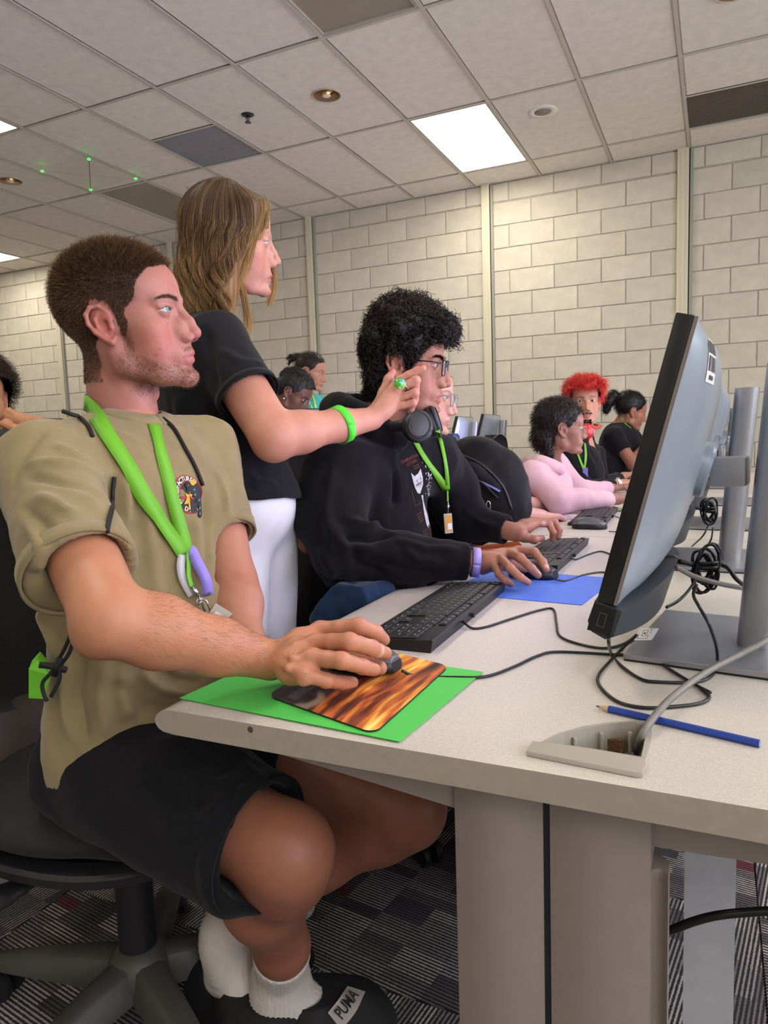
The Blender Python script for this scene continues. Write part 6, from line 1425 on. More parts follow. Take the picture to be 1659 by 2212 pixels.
phs = r_.uniform(-1, 1, nS)*math.radians(128); endj = np.where(np.abs(phs) > math.radians(113), r_.uniform(15, 19, nS), r_.uniform(24, 29, nS)); st0 = r_.uniform(0, 5, nS)**1.0
m_seg = 18; tt = np.linspace(0, 1, m_seg+1); J = st0[:, None]+(endj-st0)[:, None]*tt[None]; I_ = (phs/(2*math.pi)*nphi) % nphi
wv = .17*np.clip((J-11)/12, 0, 1)*np.sin(J*.85+np.round(phs*9)[:, None]*1.3+r_.normal(0, .25, nS)[:, None])*1.5
If = (I_[:, None]+wv*nphi/(2*math.pi)*.6) % nphi; i0 = np.floor(If).astype(int) % nphi; i1 = (i0+1) % nphi; fi_ = (If-np.floor(If))[..., None]; j0 = np.clip(np.floor(J).astype(int), 0, nst-2); fj = (J-j0)[..., None]
S_ = (tab[i0, j0]*(1-fi_)+tab[i1, j0]*fi_)*(1-fj)+(tab[i0, j0+1]*(1-fi_)+tab[i1, j0+1]*fi_)*fj
out = S_-np.array([0, -.02, 0]); out[..., 2] *= .3; out /= np.linalg.norm(out, axis=2)[..., None]
lift = (r_.uniform(-.0005, .0045, nS)[:, None]+.009*np.clip((J-11)/12, 0, 1)*np.sin(J*.85+np.round(phs*9)[:, None]*1.3+1.5+r_.normal(0, .3, nS)[:, None])+r_.normal(0, .0007, (nS, 1))*J*.15+.0008*np.sin(phs*31)[:, None])
lift += (r_.random(nS) < .02)[:, None]*.009*tt[None]
S_ = S_+out*lift[..., None]; S_[..., 0] *= 1+.05*np.clip((J-18)/10, 0, 1); S_[..., :2] += r_.normal(0, .0012, (nS, 1, 2))
w1 = np.clip(tt*1.15+r_.normal(0, .18, nS)[:, None]-.25, 0, 1)**1.3
hc0, hc1, hc2 = [np.array(srgb(c)) for c in ('#5c432c', '#94714a', '#d0a76d')]
V_, Q_, _ = tubes(hp2.w(squ(S_).reshape(-1, 3)).reshape(nS, m_seg+1, 3), r_.uniform(.0005, .0010, nS), .35, np.zeros((nS, 3)))
w2 = np.repeat(w1[..., None], 3, 2).reshape(-1)[:, None]; clump = np.repeat((.85+.3*np.sin(phs*23)*.5+r_.normal(0, .16, nS)), (m_seg+1)*3)[:, None]
Ch = np.where(w2 < .5, hc0*(1-2*w2)+hc1*2*w2, hc1*(2-2*w2)+hc2*(2*w2-1))*np.clip(clump, .4, 1.5)
cz = np.clip((.06-HPc[:, 2])/.2, 0, 1)[:, None]; Cc = np.array(srgb('#5c432c'))*(1-cz)+np.array(srgb('#8f6a43'))*cz; Cc = Cc*(1+.3*np.sin(np.arctan2(HPc[:, 0], -HPc[:, 1])*46))[:, None]
def lockof(path, n, spread, seed, r=.0007):
    rr = np.random.default_rng(seed); base = np.array(spline(path, 5)); m2 = len(base); t = np.linspace(0, 1, m2); off = rr.normal(0, spread, (n, 1, 3))*(.4+1.0*t[None, :, None]); ph = rr.normal(0, .5, n)
    S2 = base[None]+off+.0035*np.stack([np.sin(t[None]*8+ph[:, None]), np.cos(t[None]*8+ph[:, None]), 0*t[None]+0*ph[:, None]], -1)*t[None, :, None]
    w3 = np.clip(t*.9+.25, 0, 1)[None, :, None]*np.ones((n, 1, 1)); v_, q_, _ = tubes(hp2.w(squ(S2).reshape(-1, 3)).reshape(n, m2, 3), rr.uniform(.5, 1, n)*r, .4, np.zeros((n, 3)))
    cc3 = np.repeat((hc1*(1-w3)+hc2*w3)*rr.uniform(.75, 1.1, (n, 1, 1)), 3, axis=1).reshape(-1, 3); return v_, q_, cc3
locks = [lockof([(-.030, .080, .100), (-.058, .090, .050), (-.060, .104, .0), (-.052, .106, -.040), (-.048, .108, -.080), (-.050, .100, -.125)], 110, .0028, 3), lockof([(.035, .070, .100), (.056, .066, .060), (.066, .050, .015), (.068, .034, -.035), (.066, .016, -.085)], 190, .0040, 4), lockof([(.010, .086, .100), (.036, .084, .074), (.050, .074, .045), (.062, .056, .015)], 50, .003, 5, .0005),
         lockof([(.05, -.03, -.10), (.060, -.010, -.15), (.055, .015, -.18), (.060, .030, -.215)], 160, .006, 6), lockof([(.055, .02, -.06), (.066, .030, -.10), (.058, .040, -.15), (.062, .035, -.185)], 160, .005, 7), lockof([(.03, -.09, -.12), (.04, -.10, -.16), (.045, -.085, -.20)], 160, .008, 8)]
hv, hq, hcl = merge([(hp2.w(squ(HPc)), HQc, Cc), *locks, (V_, Q_, Ch)]); o = link('hair', npmesh('hair', hv, hq, hcl), m_hair, wom); o['label'] = 'wavy blonde hair, darker at the roots'
# bracelet and ring
wbt = thing('silicone_wristband', 'bright green silicone wristband on the standing woman\'s wrist', 'wristband', at(738, 930, 1.42)); u_ = nrm(wR-eR); cb0 = eR+(wR-eR)*.655
side = nrm(np.cross(u_, (0, 0, 1))); upv = np.cross(side, u_); tl = nrm(u_*.97+upv*.25)
pts = [cb0+side*.0375*math.cos(a)+upv*.0365*math.sin(a)+u_*(-.007*math.sin(a)) for a in np.linspace(0, 2*math.pi, 40)]
ribbon(pts, [nrm(q-cb0) for q in pts], .0175, .0024).build('band', mat('neon_green', '#4fdc35', .45), wbt, True)
rg = thing('finger_ring', 'green glass globe ring on the standing woman\'s finger', 'ring', at(861, 830, 1.47)); rc_ = at(863, 829, 1.462)
f = Fld(rc_-.02, rc_+.02, .0012); f.ell(rc_, (.0135, .0135, .0125), 0); P, Q = f.mesh(1); n_ = vnoise(P, 90, 5)+.4*vnoise(P, 200, 6); zz = (P[:, 2]-rc_[2])/.013
C = np.where((n_ > .05)[:, None], np.array(srgb('#4fae22')), np.array(srgb('#b9cfa0'))); C = np.where(((n_ < .3) & (zz > .15))[:, None], np.array(srgb('#4b93a0')), C)
link('glass_globe', npmesh('glass_globe', P, Q, C), mat('globe_glass', '#66aa66', .06, attr=True, coat=1), rg)
r1, r2 = FI[1][0], FI[1][1]; rx = r1+(r2-r1)*.42; au = nrm(r2-r1); s1 = nrm(np.cross(au, (0, 0, 1))); s2 = np.cross(s1, au); MB().tube([rx+s1*.0102*math.cos(a)+s2*.0102*math.sin(a) for a in np.linspace(0, 2*math.pi, 20)], .0013, 6, caps=False).build('ring_band', m_chrome, rg, True)
# ---------- seated man in the black hoodie ----------
m_hood = cloth('black_fleece', '#101012', 420, .95, .10, .5, .06)
hm = person('seated man with curly black hair, glasses and black hoodie, typing', loc=(-.86, 1.62, 0))
hp3 = Pose((-.690, 1.628, 1.228), (.955, .235, -.13), .985, 0, (.16, -.03, 1))
P, Q, C = head_local(res=.0018, skin='#a06c58', lipc='#96544c', blush=.25, neck=[(0, -.026, -.05), (0, -.060, -.155)], neckr=(.056, .060), open=.0035, eye=.0042, lid=.0008, nose=.95, nosew=1.25, lip=1.2, browc='#1d1614', browt=.0052, gaze=(.05, 1, -.12), iris='#2c1d15', chin=.001, jaw=1.05, cheek=1.1, adam=0, stub=.18, stubc='#4a342c')
PL = P; Wp = hp3.w(P); headpart = (Wp, Q, C)
sR, sL = V3(-.790, 1.440, .985), V3(-.690, 1.800, .995); eR = V3(-.735, 1.375, .815); wR = onZ(1040, 1216, DZ+.045); eL = V3(-.640, 1.900, .825); wL = onZ(1112, 1150, DZ+.062)
Z_ = lambda a, b, h: onZ(a, b, DZ+h)
FR = [[Z_(1118, 1188, .064), Z_(1154, 1192, .064), Z_(1172, 1214, .050), Z_(1180, 1230, .038)],
      [Z_(1100, 1194, .064), Z_(1124, 1205, .062), Z_(1148, 1228, .046), Z_(1162, 1242, .032)],
      [Z_(1082, 1206, .060), Z_(1102, 1228, .052), Z_(1124, 1248, .036), Z_(1140, 1258, .022)],
      [Z_(1066, 1218, .050), Z_(1078, 1240, .036), Z_(1092, 1255, .024), Z_(1104, 1262, .014)]]
FLh = [[Z_(1158, 1130, .080), Z_(1186, 1132, .076), Z_(1195, 1150, .056), Z_(1193, 1165, .036)], [Z_(1152, 1126, .080), Z_(1198, 1127, .076), Z_(1208, 1145, .056), Z_(1206, 1161, .036)], [Z_(1148, 1124, .074), Z_(1200, 1124, .068), Z_(1210, 1140, .050), Z_(1212, 1150, .036)], [Z_(1142, 1124, .066), Z_(1182, 1120, .060), Z_(1194, 1136, .044), Z_(1198, 1146, .034)]]
f = Fld((-.85, 1.30, .735), (-.26, 1.62, .92), .0022)
f.chain([eR, eR+(wR-eR)*.3, wR], (.032, .034, .026), .02)
for k in [q[0] for q in FR]: w0 = wR+(k-wR)*.1; f.chain([w0, w0+(k-w0)*.5, k-V3(0, 0, .003)], (.0165, .0150, .0112), .012)
for i, fi in enumerate(FR): finger(f, fi, (.0102, .0104, .0098, .0088)[i], (.0078, .0080, .0076, .0068)[i], .003)
f.chain([wR+V3(.02, .02, -.005), wR+V3(.055, .045, -.010), wR+V3(.085, .05, -.018)], (.017, .012, .009), .01)
P, Q = f.mesh(1); C = skincol(P, '#a8745f', 31)
for fi in FR[:3]: C = nailcol(P, C, fi[3]+V3(0, 0, .002), fi[2], V3(.4, -.2, 1), '#c99a90', .0075)
a1 = (P, Q, C)
f = Fld((-.75, 1.68, .735), (-.22, 2.05, .92), .0024)
f.chain([eL, eL+(wL-eL)*.3, wL], (.030, .032, .0245), .015)
for k in [q[0] for q in FLh]: w0 = wL+(k-wL)*.1; f.chain([w0, w0+(k-w0)*.5, k-V3(0, 0, .003)], (.0165, .0150, .0115), .012)
for i, fi in enumerate(FLh): finger(f, fi, .0102, .0078, .003)
f.chain([wL+V3(.02, -.010, -.004), Z_(1132, 1160, .050), Z_(1155, 1166, .044), Z_(1171, 1163, .038)], (.018, .0135, .0105, .0088), .008)
P, Q = f.mesh(1); C = skincol(P, '#a8745f', 33); C = nailcol(P, C, Z_(1170, 1162, .040), Z_(1155, 1166, .044), V3(.1, -.6, 1), '#c99a90', .008)
a2 = (P, Q, C)
pel = V3(-.87, 1.62, .58); f = Fld((-1.15, 1.36, .03), (-.28, 1.98, 1.16), .011)
f.chain([pel, V3(-.84, 1.62, .78), V3(-.82, 1.62, .96), hp3.w((0, -.06, -.15))], (.11, .10, .10, .05), .05); f.cap(sR, sL, .04, .04, .04); f.cap(sR, eR, .036, .032, .02); f.cap(sL, eL, .036, .032, .02)
for y in (1.53, 1.72): f.chain([pel+V3(0, y-1.62, -.01), V3(-.48, y, .53), V3(-.50, y+.03, .10), V3(-.38, y+.02, .05)], (.08, .055, .038, .032), .03)
P, Q = f.mesh(1); a3 = (P, Q, skincol(P, '#a87460', 35)); body_object(hm, [headpart, a1, a2, a3])
# hoodie
f = Fld((-1.15, 1.24, .56), (-.34, 2.02, 1.22), .0048)
f.ell(V3(-.815, 1.625, .955), (.135, .185, .165), 0); f.ell(V3(-.795, 1.620, .80), (.150, .175, .17), .06); f.ell(V3(-.830, 1.62, .655), (.160, .185, .10), .06)
f.cap(sR+V3(.0, .03, -.01), sL+V3(0, -.03, -.01), .074, .074, .05)
mR = (sR+eR)/2+V3(-.02, -.018, 0); f.chain([sR, mR, eR+V3(-.015, -.01, -.005)], (.078, .075, .062), .04); cR = eR+(wR-eR)*.90; f.chain([eR, eR+(cR-eR)*.5+V3(0, 0, -.006), cR-nrm(wR-eR)*.045], (.066, .055, .045), .03); f.cyl(cR-nrm(wR-eR)*.055, cR, .043, .040, .006, rnd=.004)
mL = (sL+eL)/2+V3(0, .02, 0); f.chain([sL, mL, eL], (.074, .068, .058), .04); cL = eL+(wL-eL)*.86; f.chain([eL, cL-nrm(wL-eL)*.04], (.056, .042), .03); f.cyl(cL-nrm(wL-eL)*.045, cL, .043, .041, .006, rnd=.004)
for c_, w_ in ((cR, wR), (cL, wL)): d = nrm(w_-c_); f.cyl(c_-d*.012, c_+d*.05, .029, .031, .002, 's', rnd=0)
# hood lying behind the neck
nb = hp3.w((0, -.060, -.150)); 
f.cap(nb+V3(0, 0, -.03), sR+V3(0, .05, .0), .060, .055, .03); f.cap(nb+V3(0, 0, -.03), sL+V3(0, -.05, .0), .060, .055, .03)
hr = [nb+V3(.090, -.050, -.035), nb+V3(.045, -.098, .000), nb+V3(-.025, -.105, .035), nb+V3(-.085, -.050, .050), nb+V3(-.095, .03, .050), nb+V3(-.05, .095, .035), nb+V3(.035, .095, .005), nb+V3(.085, .05, -.035)]
hr = spline(hr, 3); f.chain(hr, [.022+.014*math.sin(math.pi*i/(len(hr)-1)) for i in range(len(hr))], .012); f.ell(nb+V3(-.085, 0, -.02), (.060, .085, .060), .03)
f.cyl(nb+V3(-.01, 0, -.03), nb+V3(.0, 0, .14), .058, .072, .010, 's', rnd=0)
f.plane((0, 0, .600), (0, 0, -1))
P, Q = f.mesh(2); bv = bvh_of(P, Q)
def pl2(*pix): return [np.array(h[0]) for h in (bv.ray_cast(Vector(CAM), Vector(ray(a, b)).normalized()) for a, b in pix) if h[0] is not None]
FL = [(((700, 1000), (760, 960), (850, 975), (850, 1080)), .014, .004), (((850, 1010), (858, 1080), (845, 1150)), .010, -.010), (((845, 1130), (800, 1140), (740, 1120)), .012, .010), (((850, 1150), (800, 1165), (730, 1160)), .012, -.010), (((700, 1120), (750, 1180), (820, 1190)), .014, .009), (((850, 1165), (920, 1185), (1000, 1190)), .010, .005), (((780, 1200), (850, 1225), (950, 1235)), .012, -.007), (((745, 1150), (775, 1220), (840, 1245)), .012, -.008), (((720, 1000), (705, 1100), (720, 1200)), .012, .006), (((690, 1180), (720, 1230), (700, 1290)), .012, .008), (((680, 1230), (740, 1260), (760, 1300)), .010, -.006),
      (((700, 925), (760, 905), (800, 920)), .010, .006), (((740, 890), (790, 900), (850, 950)), .008, -.006), (((760, 850), (790, 870), (830, 890)), .010, .006), (((1000, 1100), (1040, 1130), (1080, 1140)), .010, .006), (((870, 1180), (900, 1210), (960, 1215)), .010, .005), (((960, 1060), (975, 1120), (985, 1170)), .010, -.005)]
lines = [(q, b, c) for q, b, c in [(pl2(*a), b, c) for a, b, c in FL] if len(q) > 1]
P = folds(P, Q, [(a, b*.9, c*1.5) for a, b, c in lines], [((15, 15, 10), .0052, 43), ((34, 34, 22), .0026, 44)]); bv3 = bvh_of(P, Q); link('hoodie', npmesh('hoodie', P, Q), m_hood, hm)
d = nrm(wR-eR); loopring(cR-d*.048, d, .0415, .004, .003, 'cuff_seam', m_hood, hm)
# dark trousers and the blue jacket on the lap
m_blue = cloth('dark_blue_cloth', '#1d3450', 600, .8, .10, .4)
f = Fld((-1.15, 1.36, .10), (-.34, 1.92, .72), .008); f.ell(V3(-.87, 1.62, .60), (.17, .19, .11), 0)
for y in (1.53, 1.72): f.chain([pel+V3(0, y-1.62, 0), V3(-.47, y, .535), V3(-.49, y+.03, .14)], (.095, .075, .065), .04)
P, Q = f.mesh(2); P = folds(P, Q, [], [(18, .003, 5)]); link('trousers', npmesh('trousers', P, Q), m_blackcl, hm)
jk = thing('jacket', 'crumpled dark blue jacket in the lap of the man in the hoodie', 'jacket', (-.72, 1.5, .66))
f = Fld((-.95, 1.30, .53), (-.55, 1.60, .76), .005); f.chain([onX(700, 1325, -.78), onX(735, 1305, -.72), onX(770, 1290, -.69), onX(820, 1282, -.66)], (.022, .034, .036, .034), .03); f.ell(onX(730, 1330, -.74), (.05, .05, .03), .03); f.chain([onX(690, 1338, -.78), onX(745, 1308, -.70)], (.016, .020), .01); P, Q = f.mesh(1); P = folds(P, Q, [], [((30, 30, 30), .006, 51), ((60, 60, 60), .003, 52)]); link('jacket_cloth', npmesh('jacket_cloth', P, Q), m_blue, jk)
for y in (1.53, 1.72):
    q = V3(-.47, y, 0); f = Fld(q-.1, q+.24, .007); f.chain([q+V3(-.02, 0, .045), q+V3(.10, 0, .04), q+V3(.17, 0, .03)], (.045, .042, .034), .02); f.plane((0, 0, .003), (0, 0, -1)); P, Q = f.mesh(1); link('shoe', npmesh('shoe', P, Q), m_slip, hm)
# curly hair
SC2_ = [(.108, .060), (.090, .066), (.070, .060), (.056, .045), (.046, .028), (.034, .020), (.028, -.006), (.020, -.014), (.012, .012), (.006, .030), (-.018, .036), (-.032, .010), (-.034, -.040), (-.050, -.088), (-.3, -.088), (-.3, .3), (.3, .3), (.3, .060)]
f = Fld((-.14, -.18, -.12), (.14, .16, .20), .003)
f.ell((0, -.006, .060), (.086, .104, .096), 0); f.ell((0, .045, .100), (.068, .062, .040), .02); f.ell((0, -.058, .0), (.070, .052, .070), .03)
for i in range(150):
    v = nrm(rng.normal(0, 1, 3)); v[2] = abs(v[2])*1.0-.25; v = nrm(v); f.ell(np.array([0, -.006, .060])+v*np.array([.082, .100, .093])*rng.uniform(.95, 1.06), rng.uniform(.012, .021), .006)
for i in range(14): f.ell((rng.uniform(-.06, .06), rng.uniform(.085, .108), rng.uniform(.088, .112)), rng.uniform(.012, .017), .006)
P, Q = f.mesh(1); y, z, ax = P[:, 1], P[:, 2], np.abs(P[:, 0])
keep_poly = inpoly(y, z, SC2_); P = folds(P, Q, [], [(90, .004, 61)])
kq = keep_poly[Q].all(1); HQ_ = Q[kq]; NRh = normals(P, Q)
ok = np.where(keep_poly)[0]; r_ = np.random.default_rng(33); ok = r_.choice(ok, 5200); n_ = len(ok); P = np.stack([P[:, 0], np.where(P[:, 1] < 0, P[:, 1]*.88, P[:, 1]), P[:, 2]], 1); Wh = hp3.w(P)
NW = NRh@hp3.R
cc_ = np.array(srgb('#0f0c0b'))*(1-r_.random((n_, 1))**2)+np.array(srgb('#3b2f2a'))*r_.random((n_, 1))**2
cv = strands(Wh[ok]-NW[ok]*.004, NW[ok]+r_.normal(0, .45, (n_, 3)), r_.uniform(.014, .026, n_), 10, .00100, .05, cc_, curl=.0055, curlf=300, tip=.5, rs=r_)
hc_ = np.tile(np.array(srgb('#0d0b0a')), (len(P), 1))*(1+.5*vnoise(P, 260, 3))[:, None]
# sideburn and nape stubble painted as short strands from the head
sc_ = inpoly(PL[:, 1], PL[:, 2], SC2_) & ~((np.abs(PL[:, 0]) > .071) & (PL[:, 2] < .037) & (PL[:, 1] > -.034)) & (PL[:, 2] < .07); ob = np.where(sc_)[0]; nb_ = len(ob); Nh = normals(Wp, headpart[1])
bs = strands(Wp[ob], Nh[ob]+r_.normal(0, .4, (nb_, 3)), r_.uniform(.006, .016, nb_), 5, .0006, .1, np.tile(np.array(srgb('#100d0c')), (nb_, 1)), curl=.002, curlf=400, rs=r_)
axb = np.abs(PL[:, 0]); tb = np.clip((axb-.012)/.038, 0, 1); zb = .0265+.0085*np.sin(tb*2.2)-.004*tb; oe = np.where((np.abs(PL[:, 2]-zb) < .0042*(1-.5*tb)) & (axb > .010) & (axb < .050) & (PL[:, 1] > .05))[0]; oe = np.repeat(oe, 3); ne = len(oe)
b3 = strands(Wp[oe]+r_.normal(0, .0006, (ne, 3)), Nh[oe]*.35+(np.sign(PL[oe, 0])[:, None]*hp3.R[0][None])*.9+hp3.d(V3(0, -.1, .3)), r_.uniform(.005, .009, ne), 2, .00030, .05, np.tile(np.array(srgb('#15100e')), (ne, 1)), rs=r_)
hv, hq, hcl = merge([(Wh, HQ_, hc_), cv, bs, b3]); o = link('hair', npmesh('hair', hv, hq, hcl), hairmat('hair_curls', .38), hm); o['label'] = 'thick curly black hair'
# glasses
gl = thing('glasses', 'black rectangular glasses on the curly haired man', 'glasses', hp3.w((0, .1, 0)))
def rrect(c, hw, hh, r, n=5, pw=2.6):
    return [(c[0]+hw*np.sign(math.cos(a))*abs(math.cos(a))**(2/pw), c[1]+hh*np.sign(math.sin(a))*abs(math.sin(a))**(2/pw)) for a in np.linspace(0, 2*math.pi, 33)]
def glasses(t, hp, m_f, hw=.0245, hh=.0185, rad=.0017, y0=.101, zc=.006, lensm=None):
    for s in (-1, 1):
        cx = s*.0325; pts = [hp.w((x, y0-.10*(abs(x)-.0)**1.0*abs(x)*3.0, z)) for x, z in rrect((cx, zc), hw, hh, .006, pw=4)]
        MB().tube(pts, rad, 6, caps=False).build('rim', m_f, t, True)
        ctr = hp.w((cx, y0-.3*.0325**2, zc)); MB().add([ctr]+pts[:-1], [(0, i+1, (i+1) % 32+1) for i in range(32)]).build('lens', lensm or mat('lens_glass', '#dfe6f2', .04, alpha=.22, spec=.8), t)
        MB().tube(spline([hp.w((s*.057, y0-.3*.057**2, zc+.010)), hp.w((s*.072, .080, zc+.012)), hp.w((s*.0745, .040, zc+.012)), hp.w((s*.0745, .0, zc+.012)), hp.w((s*.072, -.018, zc-.006))], 4), rad*.9, 6).build('temple', m_f, t, True)
    MB().tube(spline([hp.w((-.009, y0, zc+.004)), hp.w((0, y0+.004, zc+.007)), hp.w((.009, y0, zc+.004))], 3), rad, 6).build('bridge', m_f, t, True)
glasses(gl, hp3, mat('frame_black', '#0d0d10', .25))
# headphones round the neck
hd = thing('headphones', 'dark grey over-ear headphones round the neck of the hoodie man', 'headphones', at(915, 912, 1.66)); m_hp = mat('headphone_grey', '#34363b', .45, bump=(900, .05, .0003)); m_pad_ = mat('ear_pad', '#1a1a1c', .6)
cups = []
for nm, c_, ax_ in (('near', at(904, 920, 1.605), nrm(-ray(904, 920)*.55+V3(.30, -.15, .22))), ('far', at(940, 908, 1.72), nrm(V3(.75, .35, .25)))):
    u = nrm(np.cross((0, 0, 1), ax_)); v = np.cross(ax_, u); u, v = nrm(u*.85+v*.5), nrm(v*.85-u*.5)
    MB().lathe([(.0, .011), (.022, .010), (.032, .006), (.036, .0), (.034, -.004)], c_, 32, ax=ax_, sx=1.08, sy=.92).build('ear_cup', m_hp, hd, True); MB().lathe([(.034, -.004), (.037, -.010), (.034, -.020), (.022, -.023), (.018, -.012)], c_, 28, ax=ax_).build('ear_cushion', m_pad_, hd, True); MB().lathe([(.0270, .0092), (.0282, .0098), (.0292, .0085)], c_, 32, ax=ax_, sx=1.08, sy=.92).build('trim_groove', m_pad_, hd, True); cups.append((c_, ax_))
arc = [cups[0][0]+V3(-.01, -.015, .006), nb+V3(.06, -.088, -.004), nb+V3(-.03, -.092, .028), nb+V3(-.085, 0, .042), nb+V3(-.03, .092, .028), nb+V3(.06, .088, -.004), cups[1][0]+V3(-.01, .015, .006)]
MB().tube(spline(arc, 6), .008, 8, flat=1.6).build('headband', m_hp, hd, True)
# lanyard with badge
ln = thing('lanyard', 'green lanyard with a yellow card round the neck of the hoodie man', 'lanyard', hitpx(bv3, 930, 1000, 0, 1.6)[0])
for path, wd in ((((884, 925), (900, 965), (925, 1005), (952, 1040), (963, 1056)), .018), (((945, 930), (955, 975), (962, 1015), (966, 1056)), .012)):
    b_, Pp, Nn = pxribbon(bv3, path, wd, .004, 24, 1.6); b_.build('strap', m_green, ln, True)
e = hitpx(bv3, 965, 1056, .006, 1.62)[0]; dn_ = V3(0, 0, -1); MB().tube([e, e+dn_*.028], .0045, 8, flat=.4).build('strap_end', m_green, ln); MB().tube([e+dn_*.03, e+dn_*.060], .0026, 8).tube([e+dn_*.040+V3(.004*math.cos(a), .003*math.sin(a), .004*math.sin(a)) for a in np.linspace(0, 6.28, 10)], .001, 5).build('metal_hook', m_chrome, ln, True)
cb = e+dn_*.086; bn = nrm(V3(.75, -.65, .1)); bx = nrm(np.cross((0, 0, 1), bn)); by = np.cross(bn, bx); MB().obox(cb, bx, by, bn, .012, .026, .0010).build('badge_sleeve', mat('clear_vinyl', '#cfcabb', .2, alpha=.55), ln); MB().obox(cb+bn*.0014, bx, by, bn, .0095, .021, .0003).build('badge_card', mat('yellow_card', '#c98f2c', .6), ln); MB().obox(cb+bn*.0019-by*.008+bx*.003, bx, by, bn, .006, .008, .0002).build('card_label', m_white, ln)
# hoodie print
pc, pn = hitpx(bv3, 905, 1060, 0, 1.6); uy = nrm(V3(0, 0, 1)-pn*pn[2]); ux = nrm(np.cross(uy, pn)); uy = nrm(uy-ux*.22); ux = nrm(np.cross(uy, pn)); S_ = 1.0
def scl(v, k, ox, oy, z=0): return [(x*k+ox, y*k+oy, z) for x, y, *_ in v]
shp = []
v, fc = text_mesh('EXAMINATION\n LOTTERY', .0105, .0001); shp.append((scl(v, 1, -.010, .078), fc, 0))
cat_ = [(-.022, .052), (-.012, .040), (.004, .043), (.016, .052), (.019, .030), (.018, .012), (.010, .000), (.002, -.008), (-.008, -.004), (-.015, .010), (-.020, .030)]
shp.append(([(x, y, 0) for x, y in cat_], [tuple(range(len(cat_)))], 1))
bod = [(.006, -.014), (.016, -.016), (.015, -.030), (.020, -.050), (.026, -.070), (.024, -.090), (.016, -.096), (.010, -.090), (.002, -.096), (-.002, -.085), (.002, -.065), (.008, -.045), (.010, -.030)]
shp.append(([(x, y, 0) for x, y in bod], [tuple(range(len(bod)))], 1))
for x0, y0, x1, y1, mi in ((-.012, .018, .014, .020, 2), (-.008, .030, -.004, .024, 2), (-.004, .024, .0, .030, 2), (.006, .026, .010, .032, 2), (.010, .032, .013, .026, 2), (-.030, .010, -.029, -.030, 0), (-.030, -.030, .0, -.031, 0), (.018, -.05, .03, -.051, 0), (-.002, -.06, .016, -.08, 2), (.0, -.098, .03, -.099, 0)):
    d_ = np.array([x1-x0, y1-y0]); n2_ = np.array([-d_[1], d_[0]])/np.linalg.norm(d_)*.0006; shp.append(([(x0-n2_[0], y0-n2_[1], .0006), (x1-n2_[0], y1-n2_[1], .0006), (x1+n2_[0], y1+n2_[1], .0006), (x0+n2_[0], y0+n2_[1], .0006)], [(0, 1, 2, 3)], mi))
for k in range(7): shp.append(([(-.010+k*.0033, .018, .0006), (-.0085+k*.0033, .018, .0006), (-.009+k*.0033, .010, .0006)], [(0, 1, 2)], 2))
for (tx, ty, s_) in ((.004, .062, .004), (-.022, -.052, .0042), (.034, -.075, .004), (-.018, -.096, .004)):
    for r0 in range(4 if ty < 0 and tx < 0 else 2):
        x = tx-.012
        while x < tx+.010: w_ = random.uniform(.0015, .004); shp.append(([(x, ty-r0*.006, 0), (x+w_, ty-r0*.006, 0), (x+w_, ty-r0*.006+.0020, 0), (x, ty-r0*.006+.0020, 0)], [(0, 1, 2, 3)], 0)); x += w_+.001
for k in range(70):
    x, y = random.gauss(.046, .007), random.uniform(-.03, .07); r0 = random.uniform(.0008, .0028); shp.append(([(x+r0*math.cos(a)*random.uniform(.5, 1.2), y+1.5*r0*math.sin(a)*random.uniform(.5, 1.2), 0) for a in (0, 1.2, 2.4, 3.8, 5)], [(0, 1, 2, 3, 4)], 1))
o = decal(bv3, shp, pc, ux, uy, .0014).build('hoodie_print', [mat('print_rust', '#6d3327', .8), mat('print_offwhite', '#b9b9bb', .8, noise=(300, .25)), mat('print_black', '#101013', .6)], hm); o['label'] = 'white cat-like figure with small rust lettering'
# lilac wristband
wl = thing('wristband', 'lilac paper wristband on the right wrist of the hoodie man', 'wristband', wR); d = nrm(wR-eR); c_ = cR+d*.016; s1 = nrm(np.cross(d, (0, 0, 1))); s2 = np.cross(s1, d); pts = [c_+s1*.0335*math.cos(a)+s2*.0325*math.sin(a) for a in np.linspace(0, 2*math.pi, 36)]; ribbon(pts, [nrm(q-c_) for q in pts], .017, .0008).build('band', mat('lilac_paper', '#a79be6', .5), wl, True)
for a in np.linspace(2.2, 5.4, 6): q = c_+s1*.0340*math.cos(a)+s2*.0330*math.sin(a); MB().lathe([(0, .0004), (.0012, .0003), (.0013, 0)], q, 8, ax=q-c_).build('hole', mat('print_black', '#101013', .6), wl)
# ---------- people farther back ----------
m_pink = cloth('pink_fleece', '#d2adb3', 400, .9, .06, .3); m_teal = cloth('turquoise_cotton', '#35a3a8', 400, .9, .08, .3)
def hand_simple(f, w, k, spread, r=.0095, n=4, bend=(0, 0, -.02), L=.075):
    d = nrm(k-w); s = nrm(spread); 
    for i in range(n):
        q = k+s*(i-(n-1)/2)*.019; f.cap(w+s*(i-(n-1)/2)*.008, q, .014, .0115, .010); f.chain([q, q+d*L*.45+np.array(bend)*.25, q+d*L*.75+np.array(bend)*.65, q+d*L*.92+np.array(bend)], (r, r*.95, r*.85, r*.75), .003)
    f.chain([w+d*.02, w+d*.045+s*-.035*1.0, w+d*.08+s*-.045], (.015, .0115, .009), .008)
def sdf_obj(name, m_, par, lo, hi, res, fn, noise=(), sm=2, col=None):
    f = Fld(lo, hi, res); fn(f); P, Q = f.mesh(sm)
    if noise: P = folds(P, Q, [], noise)
    o = link(name, npmesh(name, P, Q, col(P) if col else None), m_, par); return o, P, Q
